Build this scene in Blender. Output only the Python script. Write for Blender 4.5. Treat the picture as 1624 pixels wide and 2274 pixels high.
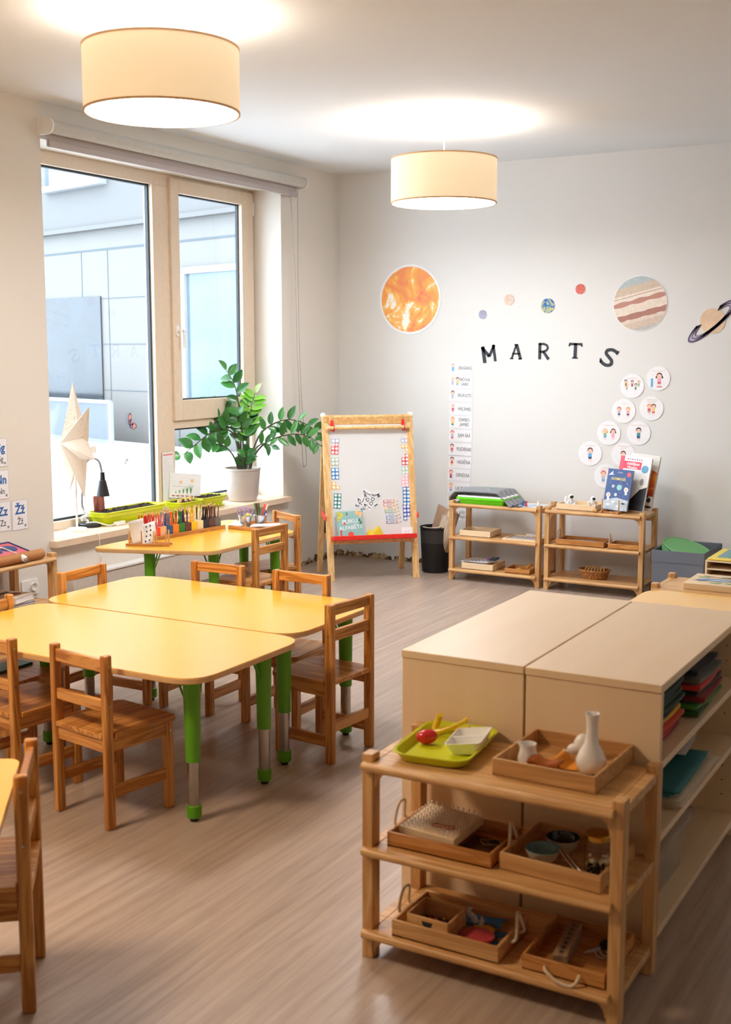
import bpy, bmesh, math, random
from mathutils import Vector, Matrix
random.seed(7)
PI = math.pi
scn = bpy.context.scene
for o in list(bpy.data.objects):
    bpy.data.objects.remove(o)
COL = scn.collection

# ------------------------------------------------------------------ camera
F, HOR, CX, CY, CH = 2650.0, 777.0, 812.0, 1137.0, 1.62
PITCH = math.atan((CY - HOR) / F)
YAW = math.atan((2330 - 812) / math.hypot(F, 360))
FW = Vector((-math.sin(YAW) * math.cos(PITCH), math.cos(YAW) * math.cos(PITCH), -math.sin(PITCH)))
RT = Vector((math.cos(YAW), math.sin(YAW), 0))
UP = RT.cross(FW)
CAM = Vector((0, 0, CH))
cd = bpy.data.cameras.new('camera')
cam = bpy.data.objects.new('camera', cd); COL.objects.link(cam)
cd.sensor_fit = 'VERTICAL'; cd.sensor_height = 36; cd.lens = F / 2274 * 36
cd.clip_start = 0.05; cd.clip_end = 200
cam.matrix_world = Matrix(((RT.x, UP.x, -FW.x, 0), (RT.y, UP.y, -FW.y, 0), (RT.z, UP.z, -FW.z, CH), (0, 0, 0, 1)))
cd.dof.use_dof = True; cd.dof.focus_distance = 6.6; cd.dof.aperture_fstop = 4.5
scn.camera = cam

# ------------------------------------------------------------------ world, exposure
SKY = 8.8
LAMP = 34.0
scn.view_settings.view_transform = 'Standard'; scn.view_settings.look = 'None'
scn.view_settings.exposure = 0.06; scn.view_settings.gamma = 1.0; scn.view_settings.use_curve_mapping = False
w = bpy.data.worlds.new('overcast_sky'); scn.world = w; w.use_nodes = True
nt = w.node_tree; nt.nodes.clear()
wo = nt.nodes.new('ShaderNodeOutputWorld'); bg = nt.nodes.new('ShaderNodeBackground')
tc = nt.nodes.new('ShaderNodeTexCoord'); sx = nt.nodes.new('ShaderNodeSeparateXYZ')
cr = nt.nodes.new('ShaderNodeValToRGB'); mp = nt.nodes.new('ShaderNodeMapRange')
nt.links.new(tc.outputs['Generated'], sx.inputs[0]); nt.links.new(sx.outputs['Z'], mp.inputs['Value'])
mp.inputs['From Min'].default_value = -0.1; mp.inputs['From Max'].default_value = 1.0
nt.links.new(mp.outputs[0], cr.inputs[0])
cr.color_ramp.elements[0].color = (0.72, 0.86, 1.0, 1); cr.color_ramp.elements[1].color = (0.80, 0.91, 1.0, 1)
nt.links.new(cr.outputs[0], bg.inputs[0]); bg.inputs[1].default_value = SKY
nt.links.new(bg.outputs[0], wo.inputs[0])
try:
    scn.cycles.use_denoising = True
    scn.cycles.denoiser = 'OPENIMAGEDENOISE'
    scn.cycles.max_bounces = 10; scn.cycles.diffuse_bounces = 6; scn.cycles.transparent_max_bounces = 12
    scn.cycles.sample_clamp_indirect = 6.0
except Exception:
    pass

def PZ(x, y, z):
    d = FW + RT * ((x - CX) / F) - UP * ((y - CY) / F)
    return CAM + d * ((z - CH) / d.z)
def PX(x, y, v):
    d = FW + RT * ((x - CX) / F) - UP * ((y - CY) / F)
    return CAM + d * (v / d.x)
def PY(x, y, v):
    d = FW + RT * ((x - CX) / F) - UP * ((y - CY) / F)
    return CAM + d * (v / d.y)
def PM(x, y, M):
    """point where the sight line meets the local xz plane of M, in M's own coordinates"""
    d = FW + RT * ((x - CX) / F) - UP * ((y - CY) / F)
    Mi = M.inverted(); p = Mi @ CAM; e = Mi.to_3x3() @ d
    return p + e * (-p.y / e.y)

# ------------------------------------------------------------------ materials
def lin(c):
    return tuple(((v / 255) / 12.92 if v / 255 <= 0.04045 else ((v / 255 + 0.055) / 1.055) ** 2.4) for v in c)
MATS = {}
def node_mat(name):
    m = bpy.data.materials.new(name); m.use_nodes = True
    n = m.node_tree.nodes; b = n['Principled BSDF']
    return m, n, m.node_tree.links, b
def mat(name, rgb, rough=0.5, metal=0.0, spec=0.5, var=0.05, scale=30, bump=0.0, trans=0.0, alpha=1.0, sheen=0.0, coat=0.0, sss=0.0):
    if name in MATS: return MATS[name]
    m, n, l, b = node_mat(name)
    c = lin(rgb)
    t = n.new('ShaderNodeTexCoord'); nz = n.new('ShaderNodeTexNoise'); nz.inputs['Scale'].default_value = scale
    nz.inputs['Detail'].default_value = 3
    r = n.new('ShaderNodeValToRGB')
    r.color_ramp.elements[0].position = 0.3; r.color_ramp.elements[1].position = 0.7
    r.color_ramp.elements[0].color = tuple(v * (1 - var) for v in c) + (1,)
    r.color_ramp.elements[1].color = tuple(min(1, v * (1 + var)) for v in c) + (1,)
    l.new(t.outputs['Object'], nz.inputs['Vector']); l.new(nz.outputs['Fac'], r.inputs[0]); l.new(r.outputs[0], b.inputs['Base Color'])
    b.inputs['Roughness'].default_value = rough; b.inputs['Metallic'].default_value = metal
    b.inputs['Specular IOR Level'].default_value = spec
    b.inputs['Transmission Weight'].default_value = trans; b.inputs['Alpha'].default_value = alpha
    b.inputs['Coat Weight'].default_value = coat
    if sheen: b.inputs['Sheen Weight'].default_value = sheen
    if bump:
        bp = n.new('ShaderNodeBump'); bp.inputs['Strength'].default_value = bump; bp.inputs['Distance'].default_value = 0.002
        l.new(nz.outputs['Fac'], bp.inputs['Height']); l.new(bp.outputs[0], b.inputs['Normal'])
    MATS[name] = m
    return m
def wood(name, a, c, axis='x', rough=0.4, scale=14, stretch=14, contrast=0.5, spec=0.5, rings=True):
    if name in MATS: return MATS[name]
    m, n, l, b = node_mat(name)
    t = n.new('ShaderNodeTexCoord'); mp = n.new('ShaderNodeMapping')
    s = [scale] * 3; s['xyz'.index(axis)] = scale / stretch
    mp.inputs['Scale'].default_value = s
    oi = n.new('ShaderNodeObjectInfo'); ad = n.new('ShaderNodeVectorMath'); ad.operation = 'ADD'
    sc = n.new('ShaderNodeVectorMath'); sc.operation = 'SCALE'; sc.inputs[0].default_value = (3.1, 5.7, 4.3)
    l.new(oi.outputs['Random'], sc.inputs['Scale'])
    l.new(t.outputs['Object'], ad.inputs[0]); l.new(sc.outputs[0], ad.inputs[1]); l.new(ad.outputs[0], mp.inputs['Vector'])
    nz = n.new('ShaderNodeTexNoise'); nz.inputs['Scale'].default_value = 1.0; nz.inputs['Detail'].default_value = 4; nz.inputs['Distortion'].default_value = 1.2
    l.new(mp.outputs[0], nz.inputs['Vector'])
    f = nz.outputs['Fac']
    if rings:
        ma = n.new('ShaderNodeMath'); ma.operation = 'MULTIPLY'; ma.inputs[1].default_value = 7.0
        fr = n.new('ShaderNodeMath'); fr.operation = 'PINGPONG'; fr.inputs[1].default_value = 1.0
        l.new(f, ma.inputs[0]); l.new(ma.outputs[0], fr.inputs[0]); f = fr.outputs[0]
    r = n.new('ShaderNodeValToRGB')
    r.color_ramp.elements[0].position = 0.5 - contrast * 0.5; r.color_ramp.elements[1].position = 0.5 + contrast * 0.5
    r.color_ramp.elements[0].color = lin(a) + (1,); r.color_ramp.elements[1].color = lin(c) + (1,)
    l.new(f, r.inputs[0]); l.new(r.outputs[0], b.inputs['Base Color'])
    b.inputs['Roughness'].default_value = rough; b.inputs['Specular IOR Level'].default_value = spec
    bp = n.new('ShaderNodeBump'); bp.inputs['Strength'].default_value = 0.08; bp.inputs['Distance'].default_value = 0.001
    l.new(f, bp.inputs['Height']); l.new(bp.outputs[0], b.inputs['Normal'])
    MATS[name] = m
    return m
def emit(name, rgb, s):
    if name in MATS: return MATS[name]
    m, n, l, b = node_mat(name)
    b.inputs['Base Color'].default_value = lin(rgb) + (1,)
    b.inputs['Emission Color'].default_value = lin(rgb) + (1,); b.inputs['Emission Strength'].default_value = s
    b.inputs['Roughness'].default_value = 0.7
    MATS[name] = m
    return m
def glass(name, tint=(1, 1, 1), ior=1.45, gloss=1.0):
    if name in MATS: return MATS[name]
    m = bpy.data.materials.new(name); m.use_nodes = True; n = m.node_tree.nodes; l = m.node_tree.links; n.clear()
    o = n.new('ShaderNodeOutputMaterial'); mx = n.new('ShaderNodeMixShader'); tr = n.new('ShaderNodeBsdfTransparent'); g = n.new('ShaderNodeBsdfGlossy'); lw = n.new('ShaderNodeLayerWeight')
    pw_ = n.new('ShaderNodeMath'); pw_.operation = 'POWER'; pw_.inputs[1].default_value = 5; l.new(lw.outputs['Facing'], pw_.inputs[0])
    fr = n.new('ShaderNodeMath'); fr.operation = 'MULTIPLY_ADD'; fr.inputs[1].default_value = 0.94 * gloss; fr.inputs[2].default_value = 0.04 * gloss; l.new(pw_.outputs[0], fr.inputs[0])
    tr.inputs[0].default_value = tint + (1,); g.inputs['Roughness'].default_value = 0.02
    l.new(fr.outputs[0], mx.inputs[0]); l.new(tr.outputs[0], mx.inputs[1]); l.new(g.outputs[0], mx.inputs[2]); l.new(mx.outputs[0], o.inputs[0])
    MATS[name] = m
    return m

# ------------------------------------------------------------------ mesh builder
class MB:
    def __init__(s): s.v = []; s.f = []; s.m = []
    def add(s, v, f, mi=0, M=None):
        k = len(s.v)
        s.v += [tuple(M @ Vector(p)) if M else tuple(p) for p in v]
        s.f += [tuple(i + k for i in q) for q in f]; s.m += [mi] * len(f)
        return s
    def box(s, x0, x1, y0, y1, z0, z1, mi=0, M=None):
        v = [(x0, y0, z0), (x1, y0, z0), (x1, y1, z0), (x0, y1, z0), (x0, y0, z1), (x1, y0, z1), (x1, y1, z1), (x0, y1, z1)]
        return s.add(v, [(0, 3, 2, 1), (4, 5, 6, 7), (0, 1, 5, 4), (1, 2, 6, 5), (2, 3, 7, 6), (3, 0, 4, 7)], mi, M)
    def cyl(s, p0, p1, r0, r1=None, n=16, mi=0, M=None):
        p0 = Vector(p0); p1 = Vector(p1); r1 = r0 if r1 is None else r1
        a = (p1 - p0).normalized(); u = a.orthogonal().normalized(); w_ = a.cross(u)
        v = []
        for p, r in ((p0, r0), (p1, r1)):
            v += [p + (u * math.cos(2 * PI * i / n) + w_ * math.sin(2 * PI * i / n)) * r for i in range(n)]
        f = [(i, (i + 1) % n, n + (i + 1) % n, n + i) for i in range(n)] + [tuple(range(n - 1, -1, -1)), tuple(range(n, 2 * n))]
        return s.add(v, f, mi, M)
    def lathe(s, prof, n=32, mi=0, M=None, c=(0, 0, 0), sx=1, sy=1):
        v = []; f = []; k = len(prof)
        for i in range(n):
            a = 2 * PI * i / n
            v += [(c[0] + r * math.cos(a) * sx, c[1] + r * math.sin(a) * sy, c[2] + z) for r, z in prof]
        for i in range(n):
            j = (i + 1) % n
            for q in range(k - 1):
                f.append((i * k + q, j * k + q, j * k + q + 1, i * k + q + 1))
        return s.add(v, f, mi, M)
    def tube(s, pts, r, n=8, mi=0, M=None):
        pts = [Vector(p) for p in pts]; rs = r if isinstance(r, (list, tuple)) else [r] * len(pts)
        v = []; f = []
        t = (pts[1] - pts[0]).normalized(); u = t.orthogonal().normalized()
        for i, p in enumerate(pts):
            t = (pts[min(i + 1, len(pts) - 1)] - pts[max(i - 1, 0)]).normalized()
            u = (u - t * u.dot(t)).normalized(); w_ = t.cross(u)
            v += [p + (u * math.cos(2 * PI * k / n) + w_ * math.sin(2 * PI * k / n)) * rs[i] for k in range(n)]
        for i in range(len(pts) - 1):
            f += [(i * n + k, i * n + (k + 1) % n, (i + 1) * n + (k + 1) % n, (i + 1) * n + k) for k in range(n)]
        f += [tuple(range(n - 1, -1, -1)), tuple(range((len(pts) - 1) * n, len(pts) * n))]
        return s.add(v, f, mi, M)
    def prism(s, p2, z0, z1, mi=0, M=None):
        n = len(p2)
        v = [(x, y, z0) for x, y in p2] + [(x, y, z1) for x, y in p2]
        f = [tuple(range(n - 1, -1, -1)), tuple(range(n, 2 * n))] + [(i, (i + 1) % n, n + (i + 1) % n, n + i) for i in range(n)]
        return s.add(v, f, mi, M)
    def ball(s, c, r, mi=0, nu=14, nv=9, M=None):
        if not isinstance(r, (tuple, list)): r = (r, r, r)
        v = []; f = []
        for j in range(nv + 1):
            b = -PI / 2 + PI * j / nv
            v += [(c[0] + r[0] * math.cos(b) * math.cos(2 * PI * i / nu), c[1] + r[1] * math.cos(b) * math.sin(2 * PI * i / nu), c[2] + r[2] * math.sin(b)) for i in range(nu)]
        for j in range(nv):
            f += [(j * nu + i, j * nu + (i + 1) % nu, (j + 1) * nu + (i + 1) % nu, (j + 1) * nu + i) for i in range(nu)]
        return s.add(v, f, mi, M)
    def disc(s, x, z, r, y, mi=0, n=24, rz=None, M=None):
        """flat disc in the xz plane facing -y"""
        rz = rz or r
        return s.add([(x + r * math.cos(2 * PI * i / n), y, z + rz * math.sin(2 * PI * i / n)) for i in range(n)], [tuple(range(n))], mi, M)
    def flat(s, p2, y, mi=0, M=None):
        return s.add([(x, y, z) for x, z in p2], [tuple(range(len(p2)))], mi, M)
    def ribbon(s, pts, wd, y, mi=0, M=None):
        """flat stroke in the xz plane"""
        L = []; R = []; n = len(pts)
        wl = wd if isinstance(wd, (list, tuple)) else [wd] * n
        for i in range(n):
            a = pts[max(i - 1, 0)]; b = pts[min(i + 1, n - 1)]
            dx, dz = b[0] - a[0], b[1] - a[1]; q = math.hypot(dx, dz) or 1
            L.append((pts[i][0] - dz / q * wl[i] / 2, y, pts[i][1] + dx / q * wl[i] / 2)); R.append((pts[i][0] + dz / q * wl[i] / 2, y, pts[i][1] - dx / q * wl[i] / 2))
        return s.add(L + R, [(i, n + i, n + i + 1, i + 1) for i in range(n - 1)], mi, M)
    def build(s, name, mats, parent=None, bevel=0.0, world=False, smooth=True, ang=35, solid=0.0, sub=0):
        if not isinstance(mats, (list, tuple)): mats = [mats]
        v = s.v
        loc = Vector((0, 0, 0))
        if parent is not None and world:
            Mi = chain(parent).inverted(); v = [tuple(Mi @ Vector(p)) for p in v]
        elif parent is None:
            xs = [p[0] for p in v]; ys = [p[1] for p in v]; zs = [p[2] for p in v]
            loc = Vector(((min(xs) + max(xs)) / 2, (min(ys) + max(ys)) / 2, min(zs)))
            v = [(p[0] - loc.x, p[1] - loc.y, p[2] - loc.z) for p in v]
        me = bpy.data.meshes.new(name); me.from_pydata(v, [], s.f); me.validate(clean_customdata=False)
        for m in mats: me.materials.append(m)
        if len(me.polygons) == len(s.m): me.polygons.foreach_set('material_index', s.m)
        bm = bmesh.new(); bm.from_mesh(me); bmesh.ops.recalc_face_normals(bm, faces=bm.faces); bm.to_mesh(me); bm.free()
        if smooth:
            me.polygons.foreach_set('use_smooth', [True] * len(me.polygons)); me.set_sharp_from_angle(angle=math.radians(ang))
        o = bpy.data.objects.new(name, me); COL.objects.link(o); o.location = loc
        if parent is not None: o.parent = parent
        if solid:
            md = o.modifiers.new('solid', 'SOLIDIFY'); md.thickness = solid; md.offset = 0
        if sub:
            md = o.modifiers.new('sub', 'SUBSURF'); md.levels = sub; md.render_levels = sub
        if bevel:
            md = o.modifiers.new('bevel', 'BEVEL'); md.width = bevel; md.segments = 2; md.limit_method = 'ANGLE'; md.angle_limit = math.radians(40)
        return o
def chain(o):
    M = o.matrix_basis.copy()
    while o.parent is not None:
        o = o.parent; M = o.matrix_basis @ M
    return M
def rrect(x0, x1, y0, y1, r, n=5):
    p = []
    for cx, cy, a in ((x1 - r, y1 - r, 0), (x0 + r, y1 - r, 90), (x0 + r, y0 + r, 180), (x1 - r, y0 + r, 270)):
        for i in range(n + 1):
            t = math.radians(a + 90 * i / n); p.append((cx + r * math.cos(t), cy + r * math.sin(t)))
    return p
def roundpoly(pts, r, n=6):
    out = []
    k = len(pts)
    for i in range(k):
        p = Vector(pts[i]); a = (Vector(pts[i - 1]) - p); b = (Vector(pts[(i + 1) % k]) - p)
        ri = r[i] if isinstance(r, (list, tuple)) else r
        ang = a.angle(b); d = min(ri / math.tan(ang / 2), a.length * .49, b.length * .49)
        p0 = p + a.normalized() * d; p1 = p + b.normalized() * d
        for q in range(n + 1):
            t = q / n
            out.append(tuple((p0 * (1 - t) + p * t) * (1 - t) + (p * (1 - t) + p1 * t) * t))
    return out
def bez(pts, n=14):
    """smooth curve through points (Catmull-Rom)"""
    P = [Vector(p) for p in pts]; P = [P[0] * 2 - P[1]] + P + [P[-1] * 2 - P[-2]]
    out = []
    for i in range(1, len(P) - 2):
        for k in range(n):
            t = k / n
            out.append(0.5 * ((2 * P[i]) + (P[i + 1] - P[i - 1]) * t + (2 * P[i - 1] - 5 * P[i] + 4 * P[i + 1] - P[i + 2]) * t * t + (-P[i - 1] + 3 * P[i] - 3 * P[i + 1] + P[i + 2]) * t ** 3))
    out.append(P[-2]); return out
def tag(o, label, cat, group=None):
    o['label'] = label; o['category'] = cat
    if group: o['group'] = group
    return o
def E(name, label, cat, loc=(0, 0, 0), rz=0.0, group=None, M=None):
    o = bpy.data.objects.new(name, None); COL.objects.link(o); o.empty_display_size = 0.05
    if M is not None: o.matrix_world = M
    else: o.location = loc; o.rotation_euler = (0, 0, rz)
    return tag(o, label, cat, group)
def structure(o): o['kind'] = 'structure'; return o
KIDS = {}
def dup(root, label=None, M=None, loc=None, rz=None):
    def cp(o, par):
        c = o.copy(); COL.objects.link(c)
        if par is not None: c.parent = par
        for ch in [x for x in ALLOBJ() if x.parent == o]: cp(ch, c)
        return c
    r = cp(root, None)
    if label: r['label'] = label
    if M is not None: r.matrix_world = M
    if loc is not None: r.location = loc
    if rz is not None: r.rotation_euler = (0, 0, rz)
    return r
def ALLOBJ(): return list(COL.objects)
def text(s, size, m, parent=None, M=None, name='lettering', align='CENTER', bold=0.0, ext=0.0003, sxy=1.0):
    c = bpy.data.curves.new(name, 'FONT'); c.body = s; c.size = size; c.align_x = align; c.align_y = 'CENTER'
    c.extrude = ext; c.offset = bold; c.materials.append(m); c.resolution_u = 3
    tmp = bpy.data.objects.new('tmp', c); COL.objects.link(tmp)
    dg = bpy.context.evaluated_depsgraph_get(); dg.update()
    me = bpy.data.meshes.new_from_object(tmp.evaluated_get(dg)); bpy.data.objects.remove(tmp)
    if not me.materials: me.materials.append(m)
    o = bpy.data.objects.new(name, me); COL.objects.link(o)
    if parent is not None: o.parent = parent
    if M is not None: o.matrix_basis = M
    o.scale = (o.scale[0] * sxy, o.scale[1], o.scale[2])
    return o
# text standing in a local xz plane facing -y
def TXZ(x, y, z, rot=0.0):
    return Matrix.Translation((x, y, z)) @ Matrix.Rotation(-rot, 4, 'Y') @ Matrix.Rotation(PI / 2, 4, 'X')

# ------------------------------------------------------------------ palette
WHITE = mat('white_plastic', (238, 236, 232), 0.4)
PAPER = mat('paper', (240, 240, 244), 0.6, var=0.02)
INK = mat('dark_ink', (50, 54, 60), 0.6)
BLACK = mat('black_plastic', (24, 24, 26), 0.45)
GREEN = mat('green_leg_paint', (88, 158, 14), 0.35, var=0.04)
CHROME = mat('brushed_steel', (170, 165, 160), 0.25, metal=1.0)
LIME = mat('lime_plastic', (206, 214, 20), 0.35, var=0.03)
RED = mat('red_plastic', (222, 40, 32), 0.4)
SOIL = mat('potting_soil', (54, 40, 32), 0.95, var=0.5, scale=90, bump=0.8)
YTOP = mat('yellow_laminate', (255, 192, 56), 0.24, var=0.015, scale=4, spec=0.8, coat=0.6)
YTOP.node_tree.nodes['Principled BSDF'].inputs['Coat Roughness'].default_value = 0.28
TEDGE = mat('table_edge_band', (214, 170, 118), 0.5, var=0.08)
CW = {a: wood('chair_wood_' + a, (174, 108, 44), (214, 152, 82), a, rough=0.33, scale=26, stretch=16) for a in 'xyz'}
SW = {a: wood('shelf_wood_' + a, (190, 140, 86), (216, 171, 115), a, rough=0.38, scale=22, stretch=12, contrast=0.9) for a in 'xyz'}
MAPLE = {a: wood('maple_laminate_' + a, (230, 200, 160), (239, 215, 182), a, rough=0.36, scale=9, stretch=10, contrast=1.0, rings=False) for a in 'xyz'}
PINE = {a: wood('pine_' + a, (222, 172, 108), (238, 200, 142), a, rough=0.45, scale=30, stretch=20) for a in 'xyz'}
TRAYW = wood('tray_wood', (186, 136, 84), (208, 162, 108), 'x', rough=0.45, scale=18, stretch=10, contrast=0.9)
BAMBOO = wood('bamboo', (176, 114, 54), (202, 142, 80), 'x', rough=0.4, scale=40, stretch=12)
PLY = wood('pale_plywood', (226, 198, 158), (236, 212, 176), 'x', rough=0.5, scale=18, stretch=8, contrast=1.0, rings=False)
DOWEL = wood('dowel_wood', (196, 146, 86), (214, 168, 108), 'z', rough=0.5, scale=30)
ROPE = mat('cotton_rope', (222, 202, 176), 0.9, var=0.15, scale=200, bump=0.4)

# ------------------------------------------------------------------ room shell
XW, YW, ZC = -4.81, 8.06, 2.943        # window wall, far wall, ceiling
XR, YB = 2.6, -2.6
def wall_mat(name, rgb, axis):
    m, n, l, b = node_mat(name)
    t = n.new('ShaderNodeTexCoord'); geo = n.new('ShaderNodeNewGeometry')
    nz = n.new('ShaderNodeTexNoise'); nz.inputs['Scale'].default_value = 1.5; nz.inputs['Detail'].default_value = 4
    l.new(geo.outputs['Position'], nz.inputs['Vector'])
    r = n.new('ShaderNodeValToRGB'); c = lin(rgb)
    r.color_ramp.elements[0].color = tuple(v * 0.985 for v in c) + (1,); r.color_ramp.elements[1].color = tuple(min(1, v * 1.015) for v in c) + (1,)
    l.new(nz.outputs['Fac'], r.inputs[0])
    # crumbled, stained plaster along the foot of the wall near the corner
    sp = n.new('ShaderNodeSeparateXYZ'); l.new(geo.outputs['Position'], sp.inputs[0])
    n2 = n.new('ShaderNodeTexNoise'); n2.inputs['Scale'].default_value = 7; n2.inputs['Detail'].default_value = 7; n2.inputs['Roughness'].default_value = 0.7
    l.new(geo.outputs['Position'], n2.inputs['Vector'])
    def mth(op, a, bb):
        q = n.new('ShaderNodeMath'); q.operation = op
        for i, vv in enumerate((a, bb)):
            if isinstance(vv, (int, float)): q.inputs[i].default_value = vv
            else: l.new(vv, q.inputs[i])
        return q.outputs[0]
    hgt = mth('MULTIPLY', mth('SUBTRACT', n2.outputs['Fac'], 0.40), 0.24)
    low = mth('LESS_THAN', sp.outputs['Z'], hgt)
    near = mth('GREATER_THAN', sp.outputs['Y'], 6.95) if axis == 'y' else mth('LESS_THAN', sp.outputs['X'], -4.05)
    fac = mth('MULTIPLY', low, near)
    n3 = n.new('ShaderNodeTexNoise'); n3.inputs['Scale'].default_value = 22; n3.inputs['Detail'].default_value = 5
    l.new(geo.outputs['Position'], n3.inputs['Vector'])
    r3 = n.new('ShaderNodeValToRGB'); r3.color_ramp.elements[0].position = 0.42; r3.color_ramp.elements[1].position = 0.6
    r3.color_ramp.elements[0].color = lin((84, 66, 50)) + (1,); r3.color_ramp.elements[1].color = lin((200, 172, 136)) + (1,)
    l.new(n3.outputs['Fac'], r3.inputs[0])
    mx = n.new('ShaderNodeMix'); mx.data_type = 'RGBA'
    l.new(fac, mx.inputs['Factor']); l.new(r.outputs[0], mx.inputs['A']); l.new(r3.outputs[0], mx.inputs['B'])
    l.new(mx.outputs['Result'], b.inputs['Base Color']); b.inputs['Roughness'].default_value = 0.75; b.inputs['Specular IOR Level'].default_value = 0.2
    return m
W_L = wall_mat('window_wall_paint', (228, 223, 215), 'y'); W_B = wall_mat('far_wall_paint', (226, 225, 223), 'x')
CEIL = mat('ceiling_paint', (232, 236, 240), 0.85, var=0.01, scale=1, spec=0.1)
def floor_mat():
    m, n, l, b = node_mat('vinyl_plank_floor')
    t = n.new('ShaderNodeTexCoord'); geo = n.new('ShaderNodeNewGeometry')
    mp = n.new('ShaderNodeMapping'); mp.inputs['Scale'].default_value = (34, 1.6, 1)
    l.new(geo.outputs['Position'], mp.inputs['Vector'])
    nz = n.new('ShaderNodeTexNoise'); nz.inputs['Scale'].default_value = 1; nz.inputs['Detail'].default_value = 5; nz.inputs['Roughness'].default_value = 0.65; nz.inputs['Distortion'].default_value = 0.4
    l.new(mp.outputs[0], nz.inputs['Vector'])
    r = n.new('ShaderNodeValToRGB'); r.color_ramp.elements[0].position = 0.28; r.color_ramp.elements[1].position = 0.72
    r.color_ramp.elements[0].color = lin((152, 131, 117)) + (1,); r.color_ramp.elements[1].color = lin((190, 171, 156)) + (1,)
    l.new(nz.outputs['Fac'], r.inputs[0])
    mp2 = n.new('ShaderNodeMapping'); mp2.inputs['Scale'].default_value = (6, 0.5, 1); l.new(geo.outputs['Position'], mp2.inputs['Vector'])
    n2 = n.new('ShaderNodeTexNoise'); n2.inputs['Scale'].default_value = 1; n2.inputs['Detail'].default_value = 2; l.new(mp2.outputs[0], n2.inputs['Vector'])
    hs = n.new('ShaderNodeHueSaturation'); mr = n.new('ShaderNodeMapRange'); mr.inputs['To Min'].default_value = 0.86; mr.inputs['To Max'].default_value = 1.12
    l.new(n2.outputs['Fac'], mr.inputs['Value']); l.new(mr.outputs[0], hs.inputs['Value']); l.new(r.outputs[0], hs.inputs['Color'])
    l.new(hs.outputs[0], b.inputs['Base Color']); b.inputs['Roughness'].default_value = 0.30; b.inputs['Specular IOR Level'].default_value = 0.45
    bp = n.new('ShaderNodeBump'); bp.inputs['Strength'].default_value = 0.12; bp.inputs['Distance'].default_value = 0.001
    l.new(nz.outputs['Fac'], bp.inputs['Height']); l.new(bp.outputs[0], b.inputs['Normal'])
    return m
FLOOR = floor_mat()
structure(MB().box(XW - .3, XR + .2, YB - .2, YW + .2, -0.1, 0).build('floor', FLOOR))
structure(MB().box(XW - .3, XR + .2, YB - .2, YW + .2, ZC, ZC + .12).build('ceiling', CEIL))
WY0, WY1, WZ0, WZ1 = 4.915, 7.255, 0.515, 2.75      # window opening
XO = XW - 0.34
mb = MB()
mb.box(XO, XW, YB - .2, WY0, 0, ZC); mb.box(XO, XW, WY1, YW + .2, 0, ZC)
for a, b in ((WY0, WY1),):
    mb.box(XO, XW, a, b, 0, WZ0); mb.box(XO, XW, a, b, WZ1, ZC)
structure(mb.build('wall_left', W_L))
structure(MB().box(XW, XR, YW, YW + .2, 0, ZC).build('wall_back', W_B))
structure(MB().box(XR, XR + .2, YB, YW, 0, ZC).build('wall_right', W_B))
structure(MB().box(XW, XR + .2, YB - .2, YB, 0, ZC).build('wall_front', W_B))

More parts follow.
